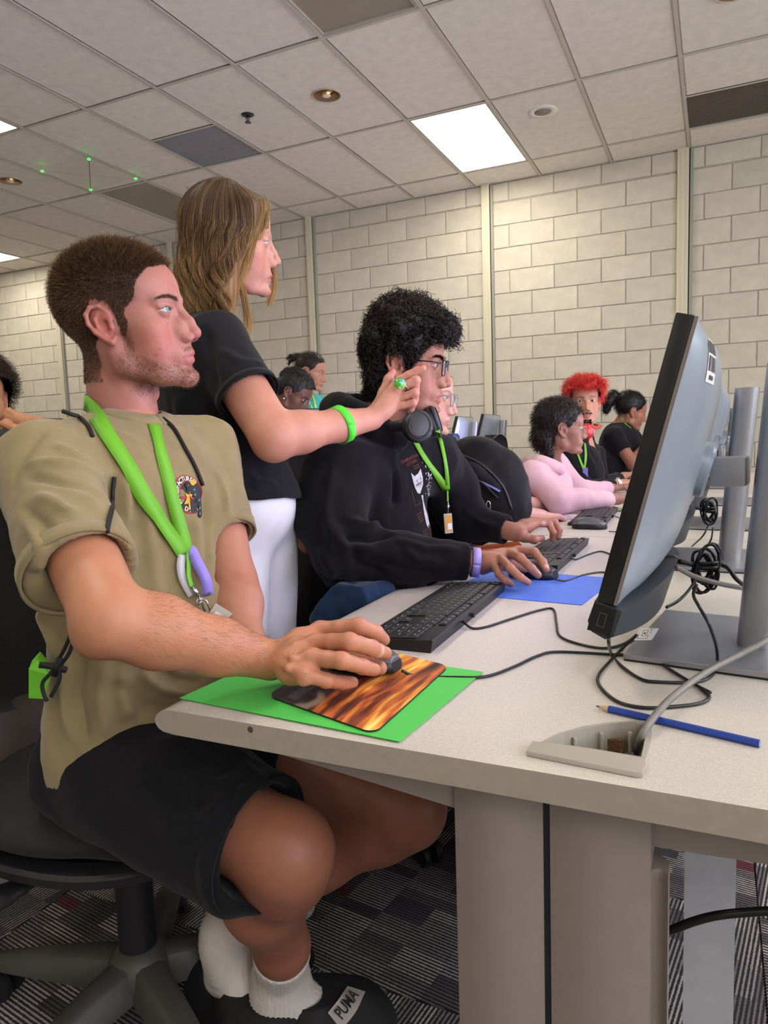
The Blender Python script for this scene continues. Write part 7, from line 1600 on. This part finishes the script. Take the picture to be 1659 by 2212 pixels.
def bgperson(label, hp, hkw, skin, sR, sL, eR, wR, eL, wL, pel, topm, sleeve=1.0, longs=True, lean=0, hands=True, legs=True, res=.0032, seat=True, sc=1.0):
    t = person(label, loc=(pel[0], pel[1], 0)); kw = dict(res=res, skin=skin, neck=[(0, -.026, -.05), (0, -.055, -.15)]); kw.update(hkw)
    P, Q, C = head_local(**kw); headp = (hp.w(P), Q, C); arms = []
    for s_, e_, w_ in ((sR, eR, wR), (sL, eL, wL)):
        f = Fld(np.minimum.reduce([s_, e_, w_])-.13, np.maximum.reduce([s_, e_, w_])+.13, .0042); d = nrm(w_-e_)
        f.cap(s_, e_, .044, .037, .02); f.chain([e_, e_+(w_-e_)*.3, w_], (.036, .036, .024), .02)
        if hands: hand_simple(f, w_, w_+d*.075+V3(0, 0, .004), nrm(np.cross(d, (0, 0, 1)))*(1 if s_ is sR else -1), bend=(0, 0, -.03))
        P_, Q_ = f.mesh(1); arms.append((P_, Q_, skincol(P_, skin, 41)))
    nb = hp.w((0, -.055, -.15)); f = Fld(np.minimum.reduce([pel, sR, sL])-V3(.2, .2, .62 if legs else .15), np.maximum.reduce([pel, sR, sL, nb])+V3(.55, .2, .1), .014)
    ch = (sR+sL)/2+V3(-.0, 0, -.06); f.chain([pel, (pel+ch)/2+V3(-.02, 0, 0), ch, nb], (.10, .09, .10, .045), .05); f.cap(sR, sL, .036, .036, .04)
    if legs:
        for dy in (-.10, .10): f.chain([pel+V3(0, dy, 0), pel+V3(.42, dy, -.04), V3(pel[0]+.38, pel[1]+dy, .08)], (.08, .055, .04), .03)
    P_, Q_ = f.mesh(1); body_object(t, [headp, *arms, (P_, Q_, skincol(P_, skin, 43))])
    f = Fld(np.minimum.reduce([pel, sR, sL, eR, eL, cwr(eR, wR, .9) if longs else eR])-.15, np.maximum.reduce([pel, sR, sL, nb, eR, eL, cwr(eR, wR, .9) if longs else eR, cwr(eL, wL, .9) if longs else eL])+.13, .0065)
    f.ell(ch+V3(0, 0, -.02), (.125*sc, .175*sc, .15), 0); f.ell((pel+ch)/2, (.13*sc, .155*sc, .16), .06); f.ell(pel+V3(0, 0, .04), (.15*sc, .175*sc, .10), .06); f.cap(sR, sL, .058, .058, .04); f.cap(nb+V3(0, 0, -.02), sR, .045, .045, .03); f.cap(nb+V3(0, 0, -.02), sL, .045, .045, .03)
    for s_, e_, w_ in ((sR, eR, wR), (sL, eL, wL)):
        if longs: c_ = cwr(e_, w_, .88); f.chain([s_, e_], (.060, .052), .03); f.chain([e_, c_-nrm(w_-e_)*.035], (.052, .038), .02); f.cyl(c_-nrm(w_-e_)*.045, c_, .036, .033, .004, rnd=.003)
        else: f.cyl(s_-(e_-s_)*.05, s_+(e_-s_)*.55, .056, .056, .03, rnd=.004)
    f.cyl(nb+V3(0, 0, -.03), nb+V3(0, 0, .12), .052, .062, .008, 's', rnd=0)
    P_, Q_ = f.mesh(2); P_ = folds(P_, Q_, [], [((15, 15, 10), .0065, 71), ((36, 36, 22), .0030, 72)]); link('top', npmesh('top', P_, Q_), topm, t); return t, (P_, Q_), (P, Q), hp
def cwr(e, w, k): return e+(w-e)*k
def hairblob(t, hp, core, m_col, polys, noise=(), strandsn=0, slen=.03, curl=0, seed=1, dirv=(0, -.3, -1), tipc=None, res=.004, keep=None, srad=.0009):
    f = Fld((-.16, -.24, -.26), (.16, .16, .22), res); core(f); P, Q = f.mesh(1)
    if keep is not None: m_ = keep(P); Q = Q[m_[Q].all(1)]
    N = normals(P, Q); P = folds(P, Q, [], noise); c0 = np.array(srgb(m_col)); parts = [(hp.w(P), Q, np.tile(c0, (len(P), 1))*(1+.35*vnoise(P, 120, seed))[:, None])]
    if strandsn:
        r_ = np.random.default_rng(seed); used = np.unique(Q); ok = r_.choice(used, strandsn); d = N[ok]+np.array(dirv)+r_.normal(0, .35, (strandsn, 3)); c1 = np.array(srgb(tipc or m_col)); tt = r_.random((strandsn, 1))
        parts.append(strands(hp.w(P[ok]), d@hp.R, r_.uniform(.6, 1.1, strandsn)*slen, 6, srad, .08, c0*(1-tt)+c1*tt, curl=curl, curlf=260, rs=r_))
    V, F_, C = merge(parts); return link('hair', npmesh('hair', V, F_, C), m_hair, t)
def trousers_simple(t, pel, m_, z0=.12):
    def fn(f):
        f.ell(pel, (.15, .18, .10), 0)
        for dy in (-.10, .10): f.chain([pel+V3(0, dy, 0), pel+V3(.42, dy, -.04), V3(pel[0]+.38, pel[1]+dy, z0)], (.09, .068, .055), .03)
    sdf_obj('trousers', m_, t, pel-V3(.2, .3, pel[2]-.05), pel+V3(.55, .3, .15), .012, fn)
def strap_px(t, bv, path, wd, name='strap', fb=3.0, m_=None):
    b_, _, _ = pxribbon(bv, path, wd, .004, 16, fb); return b_.build(name, m_ or m_green, t, True)
scalp = lambda pol: (lambda P: inpoly(P[:, 1], P[:, 2], pol))
# girl in pink
D = 2.95
hpG = Pose(at(1212, 928, D), (.90, .38, -.03), .93, 0, (.12, -.05, 1))
W1, W2 = onZ(1335, 1078, DZ+.045), onZ(1322, 1055, DZ+.055)
sR, sL = at(1150, 1030, 2.85), at(1195, 1005, 3.16); eR = at(1195, 1085, 2.80)+V3(.02, 0, .01); eL = at(1250, 1062, 3.14)
pel = V3(sR[0]-.20, 3.0, .58)
girl, sh_, hd_, _ = bgperson('girl in pale pink hoodie with black hair leaning over the desk', hpG, dict(fem=1, adam=0, jaw=.92, lipc='#7d4440', blush=.1, eye=.0042, browc='#1c1412', iris='#20140f', nosew=1.15, nose=.85, lip=1.15, neckr=(.045, .048), noseup=.002), '#8f6350', sR, sL, eR, W1, eL, W2, pel, m_pink, sc=.92)
trousers_simple(girl, pel, m_blackcl)
def core(f): f.ell((0, -.018, .050), (.084, .108, .094), 0); f.ell((0, -.075, -.035), (.066, .055, .060), .02); f.chain([(.04, -.075, -.02), (.055, -.06, -.10), (.05, -.05, -.14)], (.022, .020, .014), .01)
SCG = [(.074, .076), (.058, .066), (.046, .040), (.036, .028), (.020, .010), (.010, .018), (.004, .038), (-.020, .040), (-.030, .012), (-.028, -.05), (-.02, -.15), (-.3, -.2), (-.3, .3), (.3, .3), (.3, .076)]
hairblob(girl, hpG, core, '#14100f', None, noise=[((60, 200, 60), .0035, 7)], strandsn=2600, slen=.020, curl=.003, seed=5, dirv=(0, -.9, -.4), tipc='#3a2d28', keep=scalp(SCG))
for s in (-1, 1):
    for q in range(3): hpx = [hpG.w((s*(.045+q*.012), .055-q*.03, .108-q*.02-abs(k)*.0)) for k in (0,)]
hood = MB(); 
def fn(f):
    nb = hpG.w((0, -.055, -.15)); f.chain(spline([nb+V3(.06, -.06, -.02), nb+V3(-.02, -.09, .01), nb+V3(-.09, -.03, .0), nb+V3(-.09, .05, .0), nb+V3(0, .09, .0)], 3), [.028]*13, .015); f.ell(nb+V3(-.10, -.02, -.05), (.055, .08, .055), .03)
nb = hpG.w((0, -.055, -.15)); sdf_obj('hood', m_pink, girl, nb-.2, nb+.2, .006, fn, [((25, 25, 25), .003, 4)])
gg = thing('glasses', 'thin round gold glasses on the girl in pink', 'glasses', hpG.w((0, .1, 0))); glasses(gg, hpG, mat('frame_gold', '#b99a77', .3, .6), .021, .019, .0010, .098)
# man with red hair
D = 3.75
hpR = Pose(at(1262, 872, D), (.28, -.93, .0), 1.0, 0, (0, 0, 1))
sR, sL = at(1225, 985, 3.66), at(1300, 985, 3.95); sR, sL = at(1222, 990, 3.62), at(1282, 985, 3.98); eR = at(1262, 1058, 3.50); wR = onZ(1335, 1045, DZ+.05); eL = at(1300, 1052, 3.9); wL = onZ(1345, 1030, DZ+.05); pel = V3(sR[0]-.12, 3.85, .58)
red, shR_, hdR_, _ = bgperson('man with bright red hair, goatee and black hoodie looking towards the camera', hpR, dict(skin='#b58268', stub=0, lipc='#9a5f55', blush=.3, browc='#2a1c16', browt=.0055, iris='#2a1c14', eye=.0042, nosew=1.1, gaze=(.1, 1, -.1)), '#b58268', sR, sL, eR, wR, eL, wL, pel, m_hood)
trousers_simple(red, pel, m_blackcl)
m_red = mat('red_headphone', '#c01f22', .35, coat=.5)
def core(f): f.ell((0, -.012, .058), (.092, .110, .084), 0); f.ell((0, .060, .098), (.075, .045, .028), .02); f.ell((-.045, .082, .076), (.030, .018, .030), .01); [f.ell((rng.uniform(-.085, .085), rng.uniform(-.05, .10), .080+rng.uniform(-.01, .04)), rng.uniform(.012, .020), .008) for _ in range(50)]
SCR = [(.125, .066), (.075, .072), (.050, .050), (.034, .020), (.024, .005), (.010, .028), (-.020, .030), (-.032, .0), (-.034, -.05), (-.3, -.05), (-.3, .3), (.3, .3), (.3, .066)]
hairblob(red, hpR, core, '#b8201c', None, noise=[((60, 60, 60), .003, 7)], strandsn=3200, slen=.040, curl=.004, seed=8, dirv=(.2, .3, -.5), tipc='#ff5a4a', keep=scalp(SCR))
# moustache and goatee
Pm, Qm = hdR_; ax = np.abs(Pm[:, 0]); gm = ((np.abs(Pm[:, 2]+.0500) < .0030) & (ax < .024) & (Pm[:, 1] > .078)) | ((Pm[:, 2] < -.084) & (Pm[:, 2] > -.118) & (ax < .022) & (Pm[:, 1] > .060))
ok = np.repeat(np.where(gm)[0], 2); r_ = np.random.default_rng(4); Nm = normals(hpR.w(Pm), Qm); v = strands(hpR.w(Pm)[ok]+r_.normal(0, .0015, (len(ok), 3)), Nm[ok]+V3(0, 0, -.8)+r_.normal(0, .3, (len(ok), 3)), r_.uniform(.006, .012, len(ok)), 2, .0009, .1, np.tile(np.array(srgb('#33221b')), (len(ok), 1)), rs=r_)
link('goatee', npmesh('goatee', v[0], v[1], v[2]), m_hair, red)
hq_ = thing('headphones', 'shiny red headphones round the neck of the red-haired man', 'headphones', at(1262, 930, 3.6)); 
for c_, ax_ in ((at(1268, 931, 3.58), nrm(V3(.35, -.9, .1))), (at(1240, 940, 3.66), nrm(V3(-.5, -.8, .1)))): MB().lathe([(0, .018), (.024, .016), (.036, .008), (.040, -.006), (.034, -.020)], c_, 28, ax=ax_).build('ear_cup', m_red, hq_, True)
nb = hpR.w((0, -.055, -.13)); MB().tube(spline([at(1270, 928, 3.62), nb+V3(.09, 0, .01), nb+V3(0, .09, .03), nb+V3(-.09, 0, .01), at(1240, 936, 3.68)], 5), .009, 8).build('headband', m_red, hq_, True)
bvR = bvh_of(*shR_); lr = thing('lanyard', 'green lanyard of the red-haired man', 'lanyard', at(1255, 990, 3.6))
for path in (((1240, 962), (1250, 990), (1260, 1015)), ((1262, 958), (1264, 985), (1261, 1015))): strap_px(lr, bvR, path, .016, fb=3.6)
q = hitpx(bvR, 1263, 1022, .006, 3.6)[0]; MB().obox(q, (1, 0, 0), (0, 0, 1), (0, 1, 0), .012, .022, .001).build('badge', m_pur, lr)
sw_ = thing('wristwatch', 'pale wristwatch on the wrist of the red-haired man', 'watch', wR); d = nrm(wR-eR); c_ = wR-d*.012; s1 = nrm(np.cross(d, (0, 0, 1))); s2 = np.cross(s1, d); pts = [c_+s1*.0275*math.cos(a)+s2*.0265*math.sin(a) for a in np.linspace(0, 2*math.pi, 26)]; ribbon(pts, [nrm(x-c_) for x in pts], .022, .003).build('watch_strap', mat('watch_cream', '#d9d3c6', .5), sw_, True); MB().obox(c_+s2*.030, d, s1, s2, .014, .013, .004, 0, .002).build('watch_case', m_chrome, sw_)
# woman with the ponytail
D = 4.6
hpP = Pose(at(1362, 890, D), (.86, .42, -.28), .96, 0, (.3, 0, 1))
sR, sL = at(1325, 942, 4.48), at(1352, 925, 4.80); eR = at(1368, 1003, 4.40); wR = at(1405, 945, 4.55); eL = at(1400, 985, 4.78); wL = at(1418, 955, 4.78); pel = V3(sR[0]-.10, 4.65, .60)
pony, shP, hdP, _ = bgperson('woman with a black ponytail and black T-shirt looking down at raised hands', hpP, dict(fem=1, adam=0, jaw=.92, lipc='#874a45', blush=.1, eye=0.0, browc='#1c1412', nosew=1.1, neckr=(.046, .05)), '#97664e', sR, sL, eR, wR, eL, wL, pel, m_blackcl, longs=False, sc=1.05)
trousers_simple(pony, pel, m_blackcl)
def core(f): f.ell((0, -.016, .048), (.080, .103, .090), 0); f.chain([(0, -.110, .075), (0, -.145, .075), (0, -.165, .03), (0, -.160, -.03)], (.022, .034, .038, .024), .01)
SCP = [(.070, .080), (.056, .066), (.044, .040), (.030, .026), (.014, .012), (.006, .034), (-.020, .038), (-.030, .010), (-.040, -.045), (-.3, -.1), (-.3, .3), (.3, .3), (.3, .080)]
hairblob(pony, hpP, core, '#110e0e', None, strandsn=1600, slen=.022, curl=.003, seed=9, dirv=(0, -.9, -.3), tipc='#2a2222', keep=scalp(SCP))
bvP = bvh_of(*shP); lp = thing('lanyard', 'green lanyard on the woman with the ponytail', 'lanyard', at(1345, 915, 4.5)); strap_px(lp, bvP, ((1342, 905), (1350, 916), (1362, 925)), .016, fb=4.5); strap_px(lp, bvP, ((1283, 985), (1290, 1000), (1300, 1012)), .016, fb=4.4)
er = hpP.w((.076, -.01, -.03)); ea = thing('earring', 'small gold earring of the woman with the ponytail', 'earring', er); MB().lathe([(0, -.004), (.004, 0), (0, .004)], er, 8).build('stud', mat('gold', '#d8b060', .2, 1), ea)
# two women in turquoise at the back left
hpT = Pose(at(672, 806, 4.7), (.86, .15, -.22), .97, 0, (.15, 0, 1))
sR, sL = at(648, 880, 4.60), at(690, 872, 4.95); pel = V3(sR[0]-.05, sR[1]+.15, .93); eR = sR+V3(.03, -.05, -.27); wR = eR+V3(.18, .05, -.10); eL = sL+V3(.03, .05, -.27); wL = eL+V3(.18, -.05, -.10)
tq, shT, hdT, _ = bgperson('woman in turquoise with a dark messy bun standing by the wall channel', hpT, dict(fem=1, adam=0, jaw=.92, lipc='#8f5a50', blush=.2, eye=.0032, lid=.001, browc='#2c1e18', neckr=(.045, .05)), '#b5826a', sR, sL, eR, wR, eL, wL, pel, m_teal, longs=False, legs=False)
def fn(f):
    for dy in (-.08, .08): f.cap(pel+V3(0, dy, 0), V3(pel[0], pel[1]+dy, .06), .09, .055, .03)
sdf_obj('trousers', m_blackcl, tq, pel-V3(.2, .25, .93), pel+V3(.2, .25, .15), .014, fn)
def core(f): f.ell((0, -.016, .048), (.080, .103, .090), 0); f.ell((0, -.115, .085), (.030, .030, .028), .01); f.chain([(0, -.13, .09), (0, -.165, .085), (0, -.19, .06)], (.014, .012, .006), .008); f.chain([(0, -.135, .07), (0, -.165, .05), (0, -.17, .02)], (.012, .010, .005), .008)
hairblob(tq, hpT, core, '#1a1413', None, strandsn=1400, slen=.022, seed=11, dirv=(0, -.9, -.1), tipc='#4a3830', keep=scalp(SCP))
bvT = bvh_of(*shT); lt = thing('lanyard', 'yellow-green lanyard on the turquoise shirt of the woman with the bun', 'lanyard', at(675, 870, 4.6)); m_yg = mat('lanyard_yellow', '#b9e63c', .5)
for path in (((672, 850), (678, 865), (681, 882)), ((664, 862), (669, 874), (674, 884))): strap_px(lt, bvT, path, .016, fb=4.6, m_=m_yg)
# braids
hpB = Pose(at(634, 852, 3.95), (.76, .15, -.55), .98, 0, (.5, .1, 1))
sR, sL = at(600, 905, 3.88), at(628, 915, 4.2); pel = V3(sR[0]-.15, sR[1]+.15, .60); eR = sR+V3(.12, -.03, -.25); wR = eR+V3(.2, .05, -.03); eL = sL+V3(.12, .03, -.25); wL = eL+V3(.2, -.05, -.03)
br, shB, hdB, _ = bgperson('woman with black braids and glasses bending her head down', hpB, dict(fem=1, adam=0, jaw=.92, lipc='#5c3530', blush=.05, eye=.0030, browc='#120d0c', iris='#150f0c', nosew=1.2, neckr=(.045, .05)), '#694538', sR, sL, eR, wR, eL, wL, pel, m_teal, longs=False)
trousers_simple(br, pel, m_blackcl)
def core(f):
    f.ell((0, -.016, .048), (.083, .106, .092), 0); f.ell((0, -.10, -.02), (.06, .05, .05), .02)
    for k in range(11):
        a = (k-5)*.27; pts = [(math.sin(a)*.060*(1-abs(t-.5)*.3), .075-t*.18, .048+math.cos(a)*.092*math.sin(math.pi*(.12+.76*t))**.6+.004) for t in np.linspace(0, 1, 7)]; f.chain(pts, [.009]*7, .002)
hairblob(br, hpB, core, '#131011', None, noise=[((150, 150, 150), .002, 3)], strandsn=500, slen=.012, seed=13, dirv=(0, -.9, -.2), tipc='#3a3434', keep=scalp(SCP))
gb = thing('glasses', 'dark round glasses of the woman with black braids', 'glasses', hpB.w((0, .1, 0))); glasses(gb, hpB, mat('frame_brown', '#3a2b26', .4), .021, .018, .0011, .098)
e_ = hpB.w((.078, -.008, -.036)); ea = thing('earring', 'silver earring of the woman with black braids', 'earring', e_); MB().lathe([(0, -.009), (.006, -.004), (.007, .003), (0, .008)], e_, 10).build('drop', m_chrome, ea, True)
sq_ = hpB.w((.03, -.13, .0)); st_ = thing('hair_tie', 'lilac hair tie on the black braids', 'hair tie', sq_); MB().tube([sq_+V3(.018*math.cos(a), .006, .018*math.sin(a)) for a in np.linspace(0, 2*math.pi, 14)], .006, 8, caps=False).build('loop', mat('lilac_cloth', '#b48ac0', .8), st_, True)
# partly seen student at the left edge: curly hair, raised hand, dark top
hpL = Pose(at(-42, 868, 2.35), (.80, -.45, -.05), .97)
sR, sL = at(-30, 975, 2.30), at(-15, 972, 2.65); eR = at(118, 945, 2.25); wR = at(75, 912, 2.28); eL = at(70, 985, 2.55); wL = at(150, 985, 2.35); pel = V3(sR[0]-.15, sR[1]+.2, .58)
lf, shL_, hdL_, _ = bgperson('curly haired student in dark top at the left edge, fist raised', hpL, dict(blush=.2, eye=.0042), '#b5805f', sR, sL, eR, wR, eL, wL, pel, cloth('dark_slate_cloth', '#22262b', 400), longs=False, hands=False)
def core(f): f.ell((0, -.016, .055), (.108, .125, .105), 0); f.ell((0, -.05, -.03), (.09, .075, .08), .03)
hairblob(lf, hpL, core, '#1d1411', None, noise=[(80, .005, 3)], strandsn=3500, slen=.03, curl=.005, seed=17, dirv=(0, 0, 0), tipc='#4a342a', keep=scalp(SCP))
# the raised fist, larger in the picture
f = Fld(wR-.16, wR+.16, .0032); W0 = at(92, 925, 2.27); KN = at(38, 905, 2.29); f.chain([at(125, 940, 2.25), W0, KN], (.032, .027, .024), .02)
for i, (a, b_, c2, d2) in enumerate((((34, 897), (18, 888), (8, 896), (4, 905)), ((32, 906), (14, 897), (3, 905), (2, 914)), ((32, 916), (14, 912), (4, 918), (4, 925)), ((36, 926), (18, 924), (8, 928), (4, 932)))): finger(f, [at(*a, 2.28), at(*b_, 2.27), at(*c2, 2.29), at(*d2, 2.31)], .0112, .0085, .004)
f.chain([at(60, 930, 2.26), at(30, 925, 2.25), at(5, 915, 2.26)], (.018, .013, .010), .008)
P, Q = f.mesh(1); C = skincol(P, '#b5805f', 53); bo = [c for c in lf.children if c.name.startswith('body')][0]
me = bo.data; vv = np.empty(len(me.vertices)*3, np.float32); me.vertices.foreach_get('co', vv); vv = vv.reshape(-1, 3); qq = np.array([tuple(p.vertices) for p in me.polygons]); ca_ = np.empty(len(vv)*4, np.float32); me.color_attributes['Col'].data.foreach_get('color', ca_)
V, F_, C_ = merge([(vv, qq, ca_.reshape(-1, 4)[:, :3]), (P, Q, C)]); nm = npmesh('body', V, F_, C_); nm.materials.append(m_skin); bo.data = nm
ch4 = dup(ch1, label='dark office chair of the student at the left edge'); ch4.location = (pel[0]-.02, pel[1], 0)
for t_, lb in ((girl, 'dark office chair under the girl in pink'), (red, 'dark office chair under the red-haired man'), (pony, 'dark office chair under the woman with the ponytail'), (br, 'dark office chair under the woman with black braids')):
    c_ = dup(ch1, label=lb); c_.location = (t_.location[0]-.02, t_.location[1], 0)
# hidden neighbour of the hoodie man: glasses, nose and fingers only just visible
hpN = Pose(at(912, 862, 2.2), (.96, .15, -.15), .96)
sR, sL = at(905, 985, 2.15), at(955, 975, 2.45); eR = at(1000, 1095, 2.15); wR = onZ(1170, 1115, DZ+.03); eL = at(1020, 1070, 2.5); wL = onZ(1178, 1092, DZ+.03); pel = V3(sR[0]-.12, 2.42, .58)
hidn, shN, hdN, _ = bgperson('person with clear-rimmed glasses mostly hidden behind the curly haired man', hpN, dict(skin='#c99886', blush=.5, eye=.0040), '#c99886', sR, sL, eR, wR, eL, wL, pel, m_blackcl, longs=False)
trousers_simple(hidn, pel, m_blackcl)
def core(f): f.ell((0, -.014, .046), (.079, .102, .088), 0)
hairblob(hidn, hpN, core, '#3a2a20', None, strandsn=600, slen=.02, seed=19, keep=scalp(SCP))
gn = thing('glasses', 'thin grey glasses of the person hidden behind the hoodie man', 'glasses', hpN.w((0, .1, 0))); glasses(gn, hpN, mat('frame_grey', '#77757a', .3, .5), .023, .019, .0012, .104)
# backpack on the chair
bk = thing('backpack', 'black backpack hanging on the chair behind the hoodie man', 'backpack', at(1050, 1050, 2.3)); m_bk = cloth('backpack_nylon', '#0e0e11', 500, .7, .10, .4, .05)
D = 2.28
def fn(f):
    f.ell(at(1052, 1060, D), (.135, .12, .15), 0); f.ell(at(1020, 1020, D+.03), (.11, .10, .11), .05); f.ell(at(1085, 1100, D-.03), (.085, .09, .09), .04); f.chain([at(992, 1000, D-.05), at(1030, 1022, D-.11), at(1068, 1052, D-.12)], (.020, .024, .022), .02)
c_ = at(1050, 1050, D); o, P, Q = sdf_obj('bag_body', m_bk, bk, c_-.30, c_+.30, .006, fn, [((16, 16, 16), .006, 3), ((36, 36, 36), .0025, 4)]); bvK = bvh_of(P, Q)
for path, w_ in ((((1000, 985), (1040, 1005), (1085, 1050), (1105, 1100)), .006), (((1005, 1030), (1040, 1040), (1075, 1075)), .005), (((995, 1060), (1030, 1080), (1055, 1110)), .012)): b_, _, _ = pxribbon(bvK, path, w_, .003, 18, D, thick=.003); b_.build('zip_line', mat('zip_dark', '#2c2c30', .5), bk, True)
b_, _, _ = pxribbon(bvK, ((1040, 1040), (1060, 1050), (1078, 1060)), .006, .004, 10, D); b_.build('blue_label', mat('label_blue', '#7f86c8', .6), bk)
cr = thing('carabiner', 'silver carabiner clipped to the black backpack', 'carabiner', at(1056, 1098, D-.1)); c0_ = hitpx(bvK, 1056, 1100, .008, D)[0]
for k in range(2): cc = c0_+V3(0, 0, .012-k*.024); MB().tube([cc+RT*.006*math.cos(a)+V3(0, 0, .015*math.sin(a)) for a in np.linspace(0, 2*math.pi, 18)], .0018, 6, caps=False).build('steel_link', m_chrome, cr, True)
# bottle and patterned cloth seen behind the headphones
bo_ = thing('water_bottle', 'bottle with a dark blue lid behind the hoodie man', 'bottle', at(970, 955, 2.45)); c_ = at(972, 975, 2.45)
MB().lathe([(.034, -.13), (.036, -.12), (.036, .02), (.030, .03)], c_, 24).build('bottle_body', mat('bottle_green', '#8fc24a', .4, noise=(40, .5)), bo_, True); MB().lathe([(.033, .025), (.035, .03), (.035, .048), (.031, .055), (.028, .060), (0, .062)], c_, 24).build('lid', mat('bottle_lid', '#1f2f5f', .4), bo_, True)
MB().lathe([(.0362, .0), (.0364, .015)], c_, 24).build('white_band', m_white, bo_)
ta = thing('tote_strap', 'green and white printed cloth strap on the backpack', 'strap', at(1000, 980, 2.3)); b = ribbon(spline([at(975, 960, 2.33), at(988, 970, 2.30), at(1003, 985, 2.26), at(1012, 993, 2.25)], 4), [nrm(-ray(990, 975))]*13, .05, .003); b.build('strap_cloth', mat('strap_green', '#8ccf55', .7, noise=(60, .6, 2)), ta)
# green strap hanging from the far monitor
gs = thing('hanging_lanyard', 'green lanyard hanging between the two far monitors', 'lanyard', at(1047, 950, 5.0)); MB().obox(at(1047, 955, 5.0), (1, 0, 0), (0, 0, 1), (0, 1, 0), .008, .11, .001).build('strap', m_green, gs)
# ---------- sub-parts hang on their parts ----------
SUB = {'sleeve_hem': 't_shirt', 'collar': 't_shirt', 'chest_print': 't_shirt', 'shorts_hem': 'shorts', 'strap_lettering': 'strap_band', 'cuff_seam': 'hoodie', 'hoodie_print': 'hoodie', 'side_seam': 'trousers', 'rivet': 'trousers', 'lens': 'rim', 'trim_groove': 'ear_cup', 'card_label': 'badge_card', 'key_legends': 'case', 'cable_exit': 'case', 'button_split': 'shell', 'scroll_wheel': 'shell', 'camera_bump': 'phone_case', 'blue_label': 'bag_body', 'zip_line': 'bag_body', 'bulb': 'reflector', 'speaker_mesh': 'speaker_ring', 'sticker_drawing': 'instruction_sticker', 'dark_joint': 'channel_cover', 'white_band': 'bottle_body'}
base = lambda o: o.name.split('.')[0]
for o in list(scene.objects):
    k = base(o)
    if o.parent is None or o.parent.parent is not None: continue
    tgt = SUB.get(k) or ('top' if k == 'sleeve_hem' else None)
    if k == 'sleeve_hem' and not any(base(c) == 't_shirt' for c in o.parent.children): tgt = 'top'
    if not tgt: continue
    sib = [c for c in o.parent.children if base(c) == tgt]
    if not sib: continue
    s = sib[0]
    if len(sib) > 1:
        ctr = lambda q: np.mean([np.array(b) for b in q.bound_box], 0)
        s = min(sib, key=lambda q: np.linalg.norm(ctr(q)-ctr(o)))
    if o.location.length < 1e-9 and s.location.length < 1e-9: o.parent = s; o.matrix_parent_inverse = Matrix.Identity(4)
